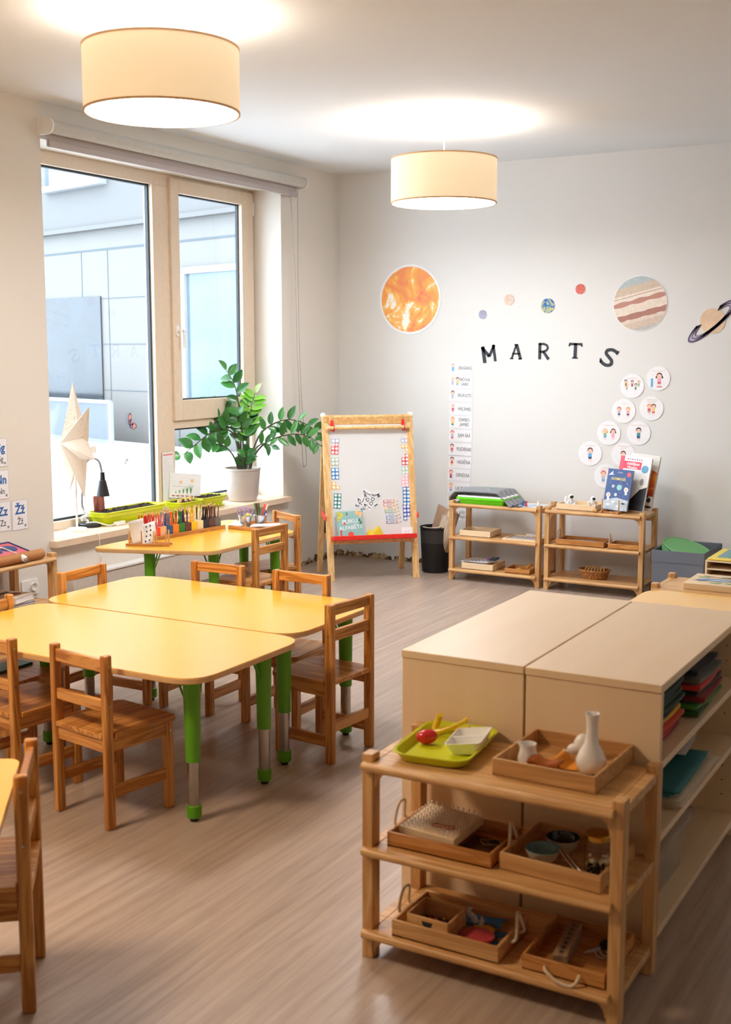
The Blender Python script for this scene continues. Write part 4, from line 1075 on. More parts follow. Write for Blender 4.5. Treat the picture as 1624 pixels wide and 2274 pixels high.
mb = MB(); dd = (e1 - e0).normalized(); sdv = dd.cross(Vector((0, 0, 1))).normalized()
for s in (-.008, .008): mb.cyl(e1 + sdv * s, e1 + sdv * s + dd * .019, .0024, n=8)
mb.build('pins', CHROME, pg, world=True)
def book(name, label, M, wd, hg, th, cover, group=None, pages=None, cat='book'):
    """standing book; cover faces local -y, spine at local -x"""
    t = E(name, label, cat, M=M, group=group)
    mb = MB(); mb.box(-wd / 2, wd / 2, -th / 2, -th / 2 + .002, 0, hg); mb.box(-wd / 2, wd / 2, th / 2 - .002, th / 2, 0, hg); mb.box(-wd / 2, -wd / 2 + .002, -th / 2, th / 2, 0, hg)
    mb.build('cover', cover, t, .0005)
    MB().box(-wd / 2 + .002, wd / 2 - .003, -th / 2 + .002, th / 2 - .002, .003, hg - .003).build('pages', pages or PAPER, t)
    return t
LY = Matrix.Rotation(-PI / 2, 4, 'X')          # lay a standing book on its back
CREAM = mat('cream_cover', (226, 214, 196), 0.6)
hz = .314
defs = [(.17, .20, .012, mat('slate_cover', (96, 108, 132), 0.6), 'slate blue thin book at the bottom of the stack on the left shelf'), (.17, .19, .010, CREAM, 'pale thin book second from the bottom of the left shelf stack'),
        (.165, .20, .030, CREAM, 'thick cream book with a red oval on top of the left shelf stack')]
for k, (wd, hg, th, cv, lab) in enumerate(defs):
    M = Matrix.Translation((-4.60, 4.36, hz + th / 2)) @ Matrix.Rotation(PI / 2 + .1 * k, 4, 'Z') @ LY @ Matrix.Translation((0, 0, -hg / 2))
    b = book('picture_book', lab, M, wd, hg, th, cv, 'books on the left shelf'); hz += th
    if k == 2:
        mb = MB(); mb.disc(.02, .08, .045, -th / 2 - .0006, 0, rz=.03); mb.build('printed_oval', mat('brick_ink', (176, 96, 82), 0.6), b, smooth=False)
        text('ANECE', .034, INK, b, TXZ(0, -th / 2 - .0006, .14), bold=.001)

# teal folder on the left chair
tag(MB().box(-3.66, -3.56, 3.29, 3.49, .3355, .346).build('teal_folder', mat('teal_card', (40, 122, 128), 0.4)), 'teal folder lying on a chair seat at the left photo edge', 'folder')

# ------------------------------------------------------------------ far wall decorations (plane y = YW)
def wallM(px, py, off=.001): 
    p = PY(px, py, YW - off); return Matrix.Translation((p.x, YW - off, p.z))
def wr(px0, py0, px1, py1):
    return (PY(px1, py1, YW) - PY(px0, py0, YW))
def planet_mat(name, stops, scale=6, band=None, dist=1.5):
    m, n, l, b = node_mat(name)
    t = n.new('ShaderNodeTexCoord'); mp_ = n.new('ShaderNodeMapping'); l.new(t.outputs['Object'], mp_.inputs[0])
    if band: mp_.inputs['Rotation'].default_value = (0, band, 0); mp_.inputs['Scale'].default_value = (1.2, 1, 9)
    nz = n.new('ShaderNodeTexNoise'); nz.inputs['Scale'].default_value = scale; nz.inputs['Detail'].default_value = 8; nz.inputs['Roughness'].default_value = .62; nz.inputs['Distortion'].default_value = dist
    l.new(mp_.outputs[0], nz.inputs['Vector'])
    r = n.new('ShaderNodeValToRGB'); e = r.color_ramp.elements
    while len(e) < len(stops): e.new(.5)
    for q, (p, c_) in zip(e, stops): q.position = p; q.color = lin(c_) + (1,)
    l.new(nz.outputs['Fac'], r.inputs[0]); l.new(r.outputs[0], b.inputs['Base Color']); b.inputs['Roughness'].default_value = .5
    return m
def planet(name, label, px, py, rpx, m, margin=True):
    """rpx: radius in the photo's vertical pixels"""
    R = abs(wr(px, py, px, py - rpx).z)
    t = E(name, label, 'wall picture', M=wallM(px, py, .0015), group='paper planets on the far wall')
    n = 48
    pts = [(R * 1.07 * (1 + .008 * math.sin(5 * a * 2 * PI / n)) * math.cos(2 * PI * a / n), R * 1.07 * math.sin(2 * PI * a / n)) for a in range(n)] if margin else [(R * 1.01 * math.cos(2 * PI * a / n), R * 1.01 * math.sin(2 * PI * a / n)) for a in range(n)]
    MB().add([(x, 0, z) for x, z in pts] + [(x, -.002, z) for x, z in pts], [tuple(range(n)), tuple(range(2 * n - 1, n - 1, -1))] + [(i, (i + 1) % n, n + (i + 1) % n, n + i) for i in range(n)]).build('paper', PAPER, t, smooth=False)
    MB().disc(0, 0, R, -.0024, 0, 48).build('printed_planet', m, t, smooth=False)
    return t, R
SUNM = planet_mat('sun_print', [(.30, (228, 110, 70)), (.40, (240, 140, 86)), (.50, (246, 166, 74)), (.565, (250, 200, 110)), (.585, (250, 244, 232)), (.8, (252, 246, 236))], 5.5, None, .7)
planet('paper_sun', 'large orange paper sun at the left of the far wall', 911, 665, 73, SUNM)
MERC = planet_mat('mercury_print', [(.3, (120, 122, 150)), (.7, (190, 190, 214))], 30); planet('paper_planet', 'tiny grey blue paper planet just above the letter M', 1072.5, 698.5, 10, MERC, False)
VEN = planet_mat('venus_print', [(.3, (200, 160, 144)), (.7, (236, 220, 206))], 20); planet('paper_planet', 'small pinkish beige paper planet between the sun and the blue green one', 1131, 666, 12.5, VEN, False)
EAR = planet_mat('earth_print', [(.40, (28, 92, 160)), (.50, (70, 130, 180)), (.54, (206, 196, 130)), (.64, (110, 160, 90)), (.7, (225, 235, 240))], 14); planet('paper_planet', 'blue and green paper earth on the far wall', 1217, 679, 16.5, EAR, False)
MAR = planet_mat('mars_print', [(.3, (176, 60, 52)), (.7, (232, 120, 104))], 26); planet('paper_planet', 'small red paper planet on the far wall', 1289.5, 642, 11.5, MAR, False)
JUP = planet_mat('jupiter_print', [(.30, (178, 186, 186)), (.40, (214, 196, 176)), (.50, (232, 216, 200)), (.56, (226, 200, 184)), (.585, (170, 118, 106)), (.64, (184, 134, 120)), (.66, (226, 208, 192)), (.8, (196, 178, 164))], 1.35, .22, .9)
jp, R_ = planet('paper_planet', 'large banded beige and brown paper planet at the right of the far wall', 1422, 674, 62, PAPER, False)
# banded print drawn as strips of colour
mb = MB(); cols = [(178, 190, 192), (206, 186, 164), (230, 216, 202), (168, 116, 102), (230, 214, 198), (184, 130, 114), (222, 204, 188), (206, 186, 168), (186, 184, 178)]
JM = [mat('jupiter_band_%d' % i, c_, .5, var=.08, scale=40) for i, c_ in enumerate(cols)]
edges = [1, .72, .36, .325, .26, .20, .02, -.02, -.02]
bands = [(1.0, .70, 0), (.70, .42, 1), (.42, .345, 2), (.345, .325, 3), (.325, .20, 2), (.20, .03, 5), (.03, -.28, 4), (-.28, -.50, 3), (-.50, -.62, 6), (-.62, -.84, 7), (-.84, -1.0, 8)]
JR = Matrix.Rotation(-.24, 4, 'Y')
for a, b, ci in bands:
    nseg = 16; nrow = 8; V = []
    for j in range(nrow + 1):
        z0 = a + (b - a) * j / nrow
        for i in range(nseg + 1):
            u = -1 + 2 * i / nseg
            wa = .02 * math.sin(9 * u + a * 7) * (1 - 2 * j / nrow) if ci in (3, 5) and a - b > .1 else 0
            z = max(-1, min(1, z0 + wa)); V.append((u * math.sqrt(1 - z * z) * R_ * .985, -.003 - .00001 * ci, z * R_ * .985))
    mb.add(V, [(j * (nseg + 1) + i, j * (nseg + 1) + i + 1, (j + 1) * (nseg + 1) + i + 1, (j + 1) * (nseg + 1) + i) for j in range(nrow) for i in range(nseg)], ci, JR)
mb.build('printed_bands', JM, jp, smooth=False)
st_, SR = planet('paper_planet', 'paper planet with tilted purple rings at the right photo edge', 1583, 713, 28.5, mat('saturn_print', (228, 196, 164), .5, var=.1, scale=14), False)
RG = [mat('ring_purple', (96, 84, 120), .5, var=.1), mat('ring_lilac', (178, 166, 192), .5, var=.05)]
mb = MB(); SRot = Matrix.Rotation(-.72, 4, 'Y')
for (a0, a1, y__, flip) in ((0, 2 * PI, -.0032, 0),):
    for (r0, r1, ci) in ((2.45, 2.28, 0), (2.28, 2.05, 1), (2.05, 1.98, 0), (1.98, 1.75, 1), (1.75, 1.68, 0)):
        n = 64; V = []
        for i in range(n + 1):
            a = 2 * PI * i / n
            V += [(r0 * SR * math.cos(a), y__, r0 * SR * .26 * math.sin(a)), (r1 * SR * math.cos(a), y__, r1 * SR * .22 * math.sin(a))]
        Fq = []
        for i in range(n):
            am = 2 * PI * (i + .5) / n
            if math.sin(am) > 0 and abs(math.cos(am)) * 2 < 1.02: continue      # the far half passes behind the globe
            Fq.append((2 * i, 2 * i + 2, 2 * i + 3, 2 * i + 1))
        mb.add(V, Fq, ci, SRot)
mb.build('rings', RG, st_, smooth=False)
# cut-out letters
CUT = mat('charcoal_card', (44, 50, 58), .6)
def cutletter(ch, px, py, hpx, rot, label):
    t = wallM(px, py, .002); H = abs(wr(px, py, px, py - hpx).z)
    mb = MB(); w = .2 * H
    def S(pts, wd): mb.ribbon([(x * H, z * H) for x, z in pts], [q * H for q in wd] if isinstance(wd, list) else wd * H, 0)
    if ch == 'M': S([(-.34, -.5), (-.34, .5)], .22); S([(.36, -.5), (.36, .5)], .17); S([(-.40, .47), (0, -.16)], .19); S([(.42, .47), (0, -.16)], .17)
    if ch == 'A': S([(-.30, -.5), (0.02, .48)], .13); S([(.36, -.5), (.04, .5)], .2); S([(-.26, -.14), (.28, -.14)], .11); S([(-.42, -.47), (-.18, -.47)], .08); S([(.2, -.47), (.46, -.47)], .08); S([(-.12, .47), (.12, .47)], .09)
    if ch == 'R': S([(-.25, -.5), (-.25, .5)], .19); S([(-.3, .45), (.02, .45), (.22, .36), (.28, .22), (.2, .06), (0, -.02), (-.25, -.04)], .14); S([(-.02, -.02), (.34, -.5)], [.15, .2])
    if ch == 'T': S([(0, -.5), (0, .5)], .22); S([(-.45, .44), (.45, .44)], .15); S([(-.41, .44), (-.44, .28)], .09); S([(.41, .44), (.44, .28)], .09); S([(-.2, -.47), (.2, -.47)], .08)
    if ch == 'S': S([(x, z) for x, z in [(q.x, q.z) for q in bez([(.36, 0, .36), (.26, 0, .40), (.05, 0, .44), (-.20, 0, .34), (-.22, 0, .16), (-.02, 0, .02), (.18, 0, -.12), (.20, 0, -.32), (-.02, 0, -.43), (-.26, 0, -.38), (-.40, 0, -.28)], 4)]], .17); S([(.40, .47), (.34, .26)], .09); S([(-.44, -.17), (-.36, -.40)], .09)
    o = mb.build('cutout_letter', CUT, smooth=False, solid=.0025)
    o.location = (0, 0, 0)
    # keep the letter centred on its own middle
    zs = [p[2] for p in mb.v]; xs = [p[0] for p in mb.v]
    o.matrix_world = t @ Matrix.Rotation(rot, 4, 'Y') @ Matrix.Translation(((max(xs) + min(xs)) / 2, 0, min(zs)))
    tag(o, label, 'letter', 'cut-out letters spelling MARTS')
cutletter('M', 1086, 786, 37, -.16, 'dark cut-out letter M, first of the word MARTS')
cutletter('A', 1146, 781, 33, .02, 'dark cut-out letter A, second of the word MARTS')
cutletter('R', 1207.5, 780, 36, 0, 'dark cut-out letter R, third of the word MARTS')
cutletter('T', 1278, 779, 34, .03, 'dark cut-out letter T, fourth of the word MARTS')
cutletter('S', 1353, 794, 42, .30, 'dark cut-out letter S, last of the word MARTS')
# little drawn children
SKIN = mat('ink_skin', (246, 206, 186), .6); HA = {k: mat('ink_hair_' + k, v, .6) for k, v in dict(red=(214, 104, 86), brown=(116, 70, 62), orange=(240, 160, 84), black=(52, 44, 44), pink=(240, 178, 178), blond=(244, 206, 150)).items()}
CL = {k: mat('ink_cloth_' + k, v, .6) for k, v in dict(blue=(104, 176, 226), pink=(240, 170, 190), yellow=(246, 204, 104), green=(120, 190, 150), teal=(60, 146, 160), red=(222, 96, 110), navy=(70, 80, 110), grey=(190, 190, 206)).items()}
def child(par, x, z, s, hair, top, bottom, y=-.0018, arm=0, girl=False):
    mb = MB(); ms = [SKIN, HA[hair], CL[top], CL[bottom], INK]
    mb.disc(x, z + .30 * s, .21 * s, y - .0001, 1, 16, .20 * s)
    mb.disc(x, z + .24 * s, .165 * s, y - .0002, 0, 16, .15 * s)
    if girl:
        for d in (-1, 1): mb.disc(x + d * .22 * s, z + .16 * s, .06 * s, y - .0001, 1, 10, .09 * s)
    mb.flat([(x - .11 * s, z + .10 * s), (x + .11 * s, z + .10 * s), (x + .14 * s, z - .18 * s), (x - .14 * s, z - .18 * s)], y - .0001, 2)
    mb.flat([(x - .13 * s, z - .17 * s), (x + .13 * s, z - .17 * s), (x + .11 * s, z - .32 * s), (x - .11 * s, z - .32 * s)], y - .0002, 3)
    for d in (-1, 1):
        mb.ribbon([(x + d * .07 * s, z - .31 * s), (x + d * .08 * s, z - .5 * s)], .05 * s, y - .0001, 0)
        mb.ribbon([(x + d * .10 * s, z + .05 * s), (x + d * .25 * s, z + (.02 if d < 0 or not arm else .22) * s)], .045 * s, y - .0001, 0)
        mb.disc(x + d * .06 * s, z + .25 * s, .018 * s, y - .0004, 4, 8)
    mb.build('drawn_child', ms, par, smooth=False)
sched = [('IERAŠANĀS', [('pink', 'blue', 'blue')]), ('BRĪVAIS\nLAIKS', [('blond', 'grey', 'grey'), ('brown', 'yellow', 'blue')]), ('BROKASTIS', [('brown', 'grey', 'grey')]), ('MĀCĀMIES', [('pink', 'red', 'pink')]),
         ('DARBO-\nJAMIES', [('orange', 'yellow', 'teal')]), ('EJAM ĀRĀ', [('red', 'grey', 'red')]), ('PUSDIENAS', [('brown', 'red', 'grey')]), ('HIGIĒNA', [('brown', 'red', 'yellow')]), ('DIENDUSA', [('red', 'red', 'navy')]),
         ('LAUNAGS', [('orange', 'pink', 'blue')]), ('', [('orange', 'pink', 'grey')]), ('LASI\nMAJO', [('brown', 'grey', 'grey')])]
scol = [(112, 452, 150, 325), (108, 447, 345, 517), (108, 443, 535, 708), (112, 440, 725, 900), (108, 440, 903, 1088), (103, 436, 1092, 1275), (98, 432, 1282, 1468), (98, 430, 1466, 1648), (84, 415, 1648, 1828), (82, 412, 1832, 2012), (78, 410, 2010, 2190), (70, 405, 2200, 2375)]
lab_s = ['IERAŠANĀS, topmost of the column', 'BRĪVAIS LAIKS, second from the top', 'BROKASTIS, third from the top', 'MĀCĀMIES, fourth from the top', 'DARBOJAMIES, fifth from the top', 'EJAM ĀRĀ', 'PUSDIENAS', 'HIGIĒNA', 'DIENDUSA', 'LAUNAGS', '', '']
ORL = mat('card_outline', (196, 196, 206), .6)
for k, ((tx, kids), (a, b, c_, d)) in enumerate(zip(sched, scol)):
    x0, x1, y0_, y1_ = 980 + a * .1583, 980 + b * .1583, 780 + c_ * .1583, 780 + d * .1583
    p = PY((x0 + x1) / 2, (y0_ + y1_) / 2, YW); wd = (PY(x1, y0_, YW) - PY(x0, y0_, YW)).x; hg = abs(wr(x0, y0_, x0, y1_).z)
    lab = ('white schedule card reading ' + lab_s[k]) if lab_s[k] else ('white schedule card with two orange heads, behind the grey towel' if k == 10 else 'lowest white schedule card, half hidden behind the far shelf post')
    t = card('schedule_card', lab, 'card', Matrix.Translation((p.x, YW - .0006, p.z - hg / 2)) @ Matrix.Rotation(.02, 4, 'Y'), wd, hg, r=hg * .12, group='schedule cards on the far wall')
    mb = MB(); e = .0012
    o1 = rrect(-wd / 2 + .002, wd / 2 - .002, .002, hg - .002, hg * .12, 4); o2 = rrect(-wd / 2 + .0034, wd / 2 - .0034, .0034, hg - .0034, hg * .11, 4); n = len(o1)
    mb.add([(x, -.0017, z) for x, z in o1 + o2], [(i, (i + 1) % n, n + (i + 1) % n, n + i) for i in range(n)]); mb.build('printed_outline', ORL, t, smooth=False)
    if tx: text(tx, hg * (.36 if '\n' in tx else .38), INK, t, TXZ(wd * .16, -.0018, hg * .5), sxy=.62 if len(tx) > 7 and '\n' not in tx else .72)
    for q, (hr, tp, bt_) in enumerate(kids): child(t, -wd * .34 + q * wd * .2, hg * .5, hg * .78, hr, tp, bt_)
rounds = [(850, 425, 'SADARBOJOS', [(-.45, .0, 'blond', 'yellow', 'blue'), (.3, 0, 'black', 'green', 'navy'), (0, .25, 'black', 'red', 'navy'), (-.55, .3, 'black', 'yellow', 'grey'), (.55, .25, 'orange', 'green', 'grey')], .62, 'five children in a ring, upper left of the group'),
          (1215, 320, 'MAZGĀ ROKAS', [(.1, 0, 'brown', 'pink', 'red')], 1.15, 'a girl on a red stool at a basin, topmost'),
          (730, 775, 'DALOS', [(-.38, 0, 'red', 'grey', 'navy'), (.38, 0, 'orange', 'pink', 'navy')], .85, 'two boys sharing, left of the hugging pair'),
          (1120, 740, 'RŪPĒJOS PAR DRAUGIEM', [(-.18, 0, 'orange', 'red', 'grey'), (.18, 0, 'brown', 'yellow', 'red')], .95, 'two children hugging'),
          (520, 1085, 'RUNĀ KLUSI', [(-.3, 0, 'blond', 'green', 'blue'), (.38, 0, 'brown', 'pink', 'pink')], .95, 'a child in a cap beside a girl in pink'),
          (940, 1085, 'SAKĀRTO ROTAĻAS', [(0, 0, 'black', 'teal', 'navy')], 1.1, 'a curly black haired boy in teal'),
          (260, 1370, 'CEĻU ROKU', [(0, 0, 'brown', 'blue', 'navy')], 1.15, 'a boy in blue raising his hand, leftmost'),
          (725, 1390, 'PĀRVIETOJOS LĒNĀM', [(0, -.1, 'brown', 'yellow', 'blue')], 1.05, 'a boy in yellow running, above the books'),
          (480, 1690, 'SAKOPJU DARBA VIETU', [(-.2, 0, 'red', 'grey', 'blue')], 1.1, 'a red haired boy, partly hidden by the blue book')]
GOLD = mat('pale_gold_ink', (232, 206, 186), .6)
for cx2, cy2, tx, kids, s, lab in rounds:
    px_, py_ = 1270 + cx2 * .1583, 790 + cy2 * .1583
    R = abs(wr(px_, py_, px_, py_ - 27).z)
    t = E('round_rule_card', 'round white card showing ' + lab, 'card', M=wallM(px_, py_, .003), group='round rule cards on the far wall')
    n = 40
    MB().add([(R * math.cos(2 * PI * i / n), y, R * math.sin(2 * PI * i / n)) for y in (-.0015, .0) for i in range(n)], [tuple(range(n)), tuple(range(2 * n - 1, n - 1, -1))] + [(i, (i + 1) % n, n + (i + 1) % n, n + i) for i in range(n)]).build('card', PAPER, t, smooth=False)
    text(tx.replace(' PAR ', ' PAR\n').replace('SAKOPJU ', 'SAKOPJU\n').replace('JOS L', 'JOS\nL'), R * .17, GOLD, t, TXZ(0, -.0018, R * .62), sxy=.9)
    for x, z, hr, tp, bt_ in kids: child(t, x * R, z * R - R * .08, R * s, hr, tp, bt_, -.0020, arm=1, girl='girl' in lab)
    if 'stool' in lab:
        mb = MB(); mb.box(-R * .1, R * .35, -.0022, -.0021, -R * .72, -R * .64, 0); mb.box(-.6 * R, -.42 * R, -.0022, -.0021, -R * .7, 0, 1); mb.build('drawn_stool_and_basin', [HA['red'], CL['blue']], t, smooth=False)

# ------------------------------------------------------------------ easel in the corner
fl, fr_ = PZ(738, 1292, 0), PZ(925, 1283, 0); bl2, br2 = PZ(713, 1268, 0), PZ(890, 1260, 0)
mf = (fl + fr_) / 2; mbk = (bl2 + br2) / 2
u = (fr_ - fl); u.z = 0; EW = u.length + .05; u.normalize()
inn = Vector((-u.y, u.x, 0)); HT = 1.165
rec = (mbk - mf).dot(inn)
vf = (inn * rec / 2 + Vector((0, 0, HT))).normalized(); 
def lean(o, v): 
    y = v.cross(u); return Matrix(((u.x, y.x, v.x, o.x), (u.y, y.y, v.y, o.y), (u.z, y.z, v.z, o.z), (0, 0, 0, 1)))
EM = lean(mf, vf); EL = math.hypot(HT, rec / 2)
vb = (-inn * rec / 2 + Vector((0, 0, HT))).normalized(); BMx = lean(mf + inn * rec, vb)
ez = E('easel', 'pine children\'s easel with a whiteboard standing in the corner', 'easel', M=Matrix.Translation(mf))
def epart(mb, nm, m, M, par=ez, bev=.002):
    mb.v = [tuple(M @ Vector(p)) for p in mb.v]; return mb.build(nm, m, par, bev, world=True)
h = EW / 2
for s in (-1, 1):
    x0, x1 = (-h, -h + .046) if s < 0 else (h - .046, h)
    epart(MB().box(x0, x1, -.0, .022, 0, EL), 'front_leg', PINE['z'], EM)
    epart(MB().box(x0 + .003, x1 - .003, -.022, -.0, 0, EL - .01), 'back_leg', PINE['z'], BMx)
epart(MB().box(-h + .046, h - .046, .002, .020, EL - .066, EL - .004), 'top_rail', PINE['x'], EM)
epart(MB().box(-h + .046, h - .046, .002, .020, .262, .296), 'bottom_rail', PINE['x'], EM)
epart(MB().box(-h + .046, h - .046, -.020, -.002, EL - .07, EL - .012), 'top_rail', PINE['x'], BMx)
epart(MB().box(-h + .046, h - .046, -.020, -.002, .262, .30), 'bottom_rail', PINE['x'], BMx)
epart(MB().box(-h + .046, h - .046, .008, .014, .296, EL - .066), 'whiteboard', mat('whiteboard', (226, 226, 226), .3, var=.015, scale=3), EM)
epart(MB().box(-h + .046, h - .046, -.014, -.008, .30, EL - .07), 'blackboard', mat('chalkboard', (52, 50, 48), .7), BMx)
epart(MB().cyl((-h + .03, -.026, EL - .100), (h - .03, -.026, EL - .100), .013, n=20), 'paper_dowel', PINE['x'], EM, bev=0)
for s in (-1, 1):
    x = s * (h - .075)
    mb = MB(); mb.box(x - .011, x + .011, -.006, -.001, EL - .118, EL - .012, 0, Matrix.Translation((x, 0, EL)) @ Matrix.Rotation(.06 * (1 if s < 0 else -.2), 4, 'Y') @ Matrix.Translation((-x, 0, -EL)))
    mb.tube([(x + .004, -.003 - .03 * math.sin(a * PI / 8) , EL - .1 + .018 * math.cos(a * PI / 8)) for a in range(9)], .008, 6)
    st2 = epart(mb, 'red_strap', RED, EM, bev=.001)
    epart(MB().cyl((x, -.006, EL - .026), (x, -.010, EL - .026), .008, n=14), 'bolt', CHROME, EM, st2, 0)
mb = MB()
mb.box(-h + .035, h - .035, -.085, .004, .286, .292); mb.box(-h + .035, h - .035, -.089, -.083, .286, .318); mb.box(-h + .03, -h + .036, -.089, .0, .286, .318); mb.box(h - .036, h - .03, -.089, .0, .286, .318)
epart(mb, 'pen_tray', RED, EM, bev=.003)
for s in (-1, 1):
    p0 = EM @ Vector((s * (h + .004), .01, .455)); p1 = BMx @ Vector((s * (h + .004), -.01, .49))
    d = p1 - p0; M = Matrix.Translation(p0) @ d.to_track_quat('Y', 'Z').to_matrix().to_4x4()
    epart(MB().box(-.006, .006, -.03, d.length * .5, -.018, .018), 'spreader', mat('coral_plastic', (242, 88, 66), .4), M, bev=.004)
for s in (-1, 1):
    epart(MB().box(s * h - .012 - .012 * s, s * h + .012 - .012 * s, -.004, .05, EL - .012, EL + .012), 'hinge', WHITE, EM)
# flat things on the easel board live in its leaning plane
def em(px, py, off=.0075):
    p = PM(px, py, EM @ Matrix.Translation((0, off, 0))); return EM @ Matrix.Translation((p.x, off, p.z))
ES = (PM(910, 1000, EM).x - PM(760, 1000, EM).x) / 150      # metres per pixel across the board
EZ = (PM(830, 950, EM).z - PM(830, 1150, EM).z) / 200
def numplate(px, py, w_, h_, cc, cols, rows, miss, rot, label):
    t = E('number_tile', label, 'magnet', M=em(px, py) @ Matrix.Rotation(rot, 4, 'Y'), group='dotted number tiles on the easel')
    W_, H2 = w_ * ES, h_ * EZ; cw, ch = W_ / cols, H2 / rows
    mb = MB(); mw = MB()
    for r in range(rows):
        for c_ in range(cols):
            if (r, c_) in miss: continue
            x0, z0 = -W_ / 2 + c_ * cw, H2 / 2 - (r + 1) * ch
            mb.box(x0, x0 + cw, -.002, 0, z0, z0 + ch); mw.disc(x0 + cw / 2, z0 + ch / 2, min(cw, ch) * .38, -.0024, 0, 18)
    mb.build('tile', mat('tile_%d_%d_%d' % cc, cc, .5), t, smooth=False); mw.build('dots', PAPER, t, smooth=False)
tiles = [(744.5, 979, 17, 9, (176, 188, 222), 2, 1, (), 0, 'pale blue two-dot tile at the top left of the easel board'), (743.5, 996, 16, 26, (222, 84, 84), 2, 3, ((0, 0),), .05, 'red five-dot tile in the left column of the easel board'),
         (744, 1025, 16, 17, (176, 200, 176), 2, 2, (), 0, 'pale green four-dot tile in the left column of the easel board'), (744.5, 1052, 16, 25, (54, 136, 200), 2, 3, (), 0, 'blue six-dot tile in the left column of the easel board'),
         (746, 1078.5, 17, 16, (240, 196, 88), 2, 2, ((0, 1),), .03, 'yellow three-dot tile in the left column of the easel board'), (749.5, 1112.5, 16, 33, (52, 136, 128), 2, 4, (), .08, 'teal eight-dot tile at the bottom left of the easel board'),
         (901, 969.5, 8, 8, (244, 206, 178), 1, 1, (), 0, 'single-dot peach tile at the top right of the easel board'), (898.5, 978.5, 16, 9, (176, 188, 222), 2, 1, (), 0, 'pale blue two-dot tile at the top right of the easel board'),
         (899.5, 995, 16, 16, (240, 196, 88), 2, 2, ((1, 0),), -.03, 'yellow three-dot tile in the right column of the easel board'), (900, 1020, 16, 25, (222, 74, 84), 2, 3, ((0, 0),), 0, 'red five-dot tile in the right column of the easel board'),
         (900, 1045, 16, 17, (176, 210, 186), 2, 2, (), -.05, 'pale green four-dot tile in the right column of the easel board'), (899.5, 1067, 16, 29, (244, 184, 200), 2, 4, ((0, 0),), -.03, 'pink seven-dot tile in the right column of the easel board'),
         (903, 1102, 16, 41, (48, 124, 196), 2, 5, (), .03, 'blue ten-dot tile low in the right column of the easel board'), (903.5, 1138, 16, 35, (72, 98, 190), 2, 4, ((3, 1),), -.02, 'violet blue seven-dot tile at the bottom right of the easel board')]
for a in tiles: numplate(*a)
lets = [('P', 811, 1092, 1.4), ('L', 820, 1097, .9), ('E', 830.5, 1099.5, 1.4), ('M', 840, 1100.5, -1.1), ('R', 811.5, 1101, .1), ('A', 797, 1110, .5), ('J', 807, 1110.5, -.4), ('D', 817, 1110, .7), ('O', 828, 1109, 0),
        ('E', 793.5, 1123, 1.1), ('T', 801.5, 1119, .7), ('A', 811.5, 1122, .7), ('O', 824.5, 1118.5, 0), ('I', 821, 1127.5, 1.1), ('E', 835, 1122.5, -1.0), ('N', 806, 1131, .6)]
desc = {('E', 0): ' near the top of the cluster', ('E', 1): ' at the left of the cluster', ('E', 2): ' at the right of the cluster', ('A', 0): ' at the upper left of the cluster', ('A', 1): ' in the middle of the cluster', ('O', 0): ' higher in the cluster', ('O', 1): ' lower in the cluster'}
cnt = {}
for ch, px, py, rot in lets:
    k = cnt.get(ch, 0); cnt[ch] = k + 1
    t = E('letter_magnet', 'round white letter magnet %s on the easel board%s' % (ch, desc.get((ch, k), '')), 'magnet', M=em(px, py) @ Matrix.Rotation(-rot, 4, 'Y'), group='letter magnets on the easel')
    r_ = .0195
    MB().lathe([(.0001, 0), (r_, 0), (r_, .002), (.0001, .002)], 20, M=Matrix.Rotation(PI / 2, 4, 'X')).build('disc', PAPER, t, ang=30)
    text(ch, .036, INK, t, TXZ(0, -.0026, 0), bold=.0006)
strips = [((222, 96, 84), 'PIRMDIENA', 'red'), ((240, 150, 110), 'OTRDIENA', 'orange'), ((250, 206, 150), 'TREŠDIENA', 'pale yellow'), ((150, 190, 130), 'CETURTDIENA', 'green'), ((170, 200, 232), 'PIEKTDIENA', 'light blue'), ((110, 150, 210), 'SESTDIENA', 'blue'), ((96, 84, 150), 'SVĒTDIENA', 'violet')]
sy = [(868, 1113), (868, 1120.5), (870, 1127.5), (871, 1135), (873, 1142.5), (874.5, 1150), (875, 1159)]
for (cc, tx, nm), (px, py) in zip(strips, sy):
    t = E('weekday_strip', '%s crayon-shaped weekday strip reading %s on the easel board' % (nm, tx), 'magnet', M=em(px, py), group='weekday strips on the easel')
    L2, hh = 33 * ES / 2, 5.8 * EZ / 2; m_ = mat('strip_' + nm.replace(' ', '_'), cc, .5)
    MB().box(-L2, L2 * .45, -.0015, 0, -hh, hh).build('barrel', m_, t, smooth=False)
    MB().box(-L2 * .88, L2 * .36, -.0018, -.0015, -hh * .68, hh * .68).build('paper_band', PAPER, t, smooth=False)
    MB().prism([(L2 * .45, -hh), (L2 * .92, -.15 * hh), (L2 * .92, .15 * hh), (L2 * .45, hh)], 0, .0015, 0, Matrix.Rotation(PI / 2, 4, 'X')).build('wood_tip', mat('strip_tip', (246, 214, 178), .6), t, smooth=False)
    MB().prism([(L2 * .84, -.28 * hh), (L2, -.05 * hh), (L2, .05 * hh), (L2 * .84, .28 * hh)], 0, .0019, 0, Matrix.Rotation(PI / 2, 4, 'X')).build('lead', mat('strip_lead_' + nm.replace(' ', '_'), tuple(int(v * .6) for v in cc), .5), t, smooth=False)
    text(tx, hh * 1.15, INK, t, TXZ(-L2 * .26, -.002, 0), sxy=.75)
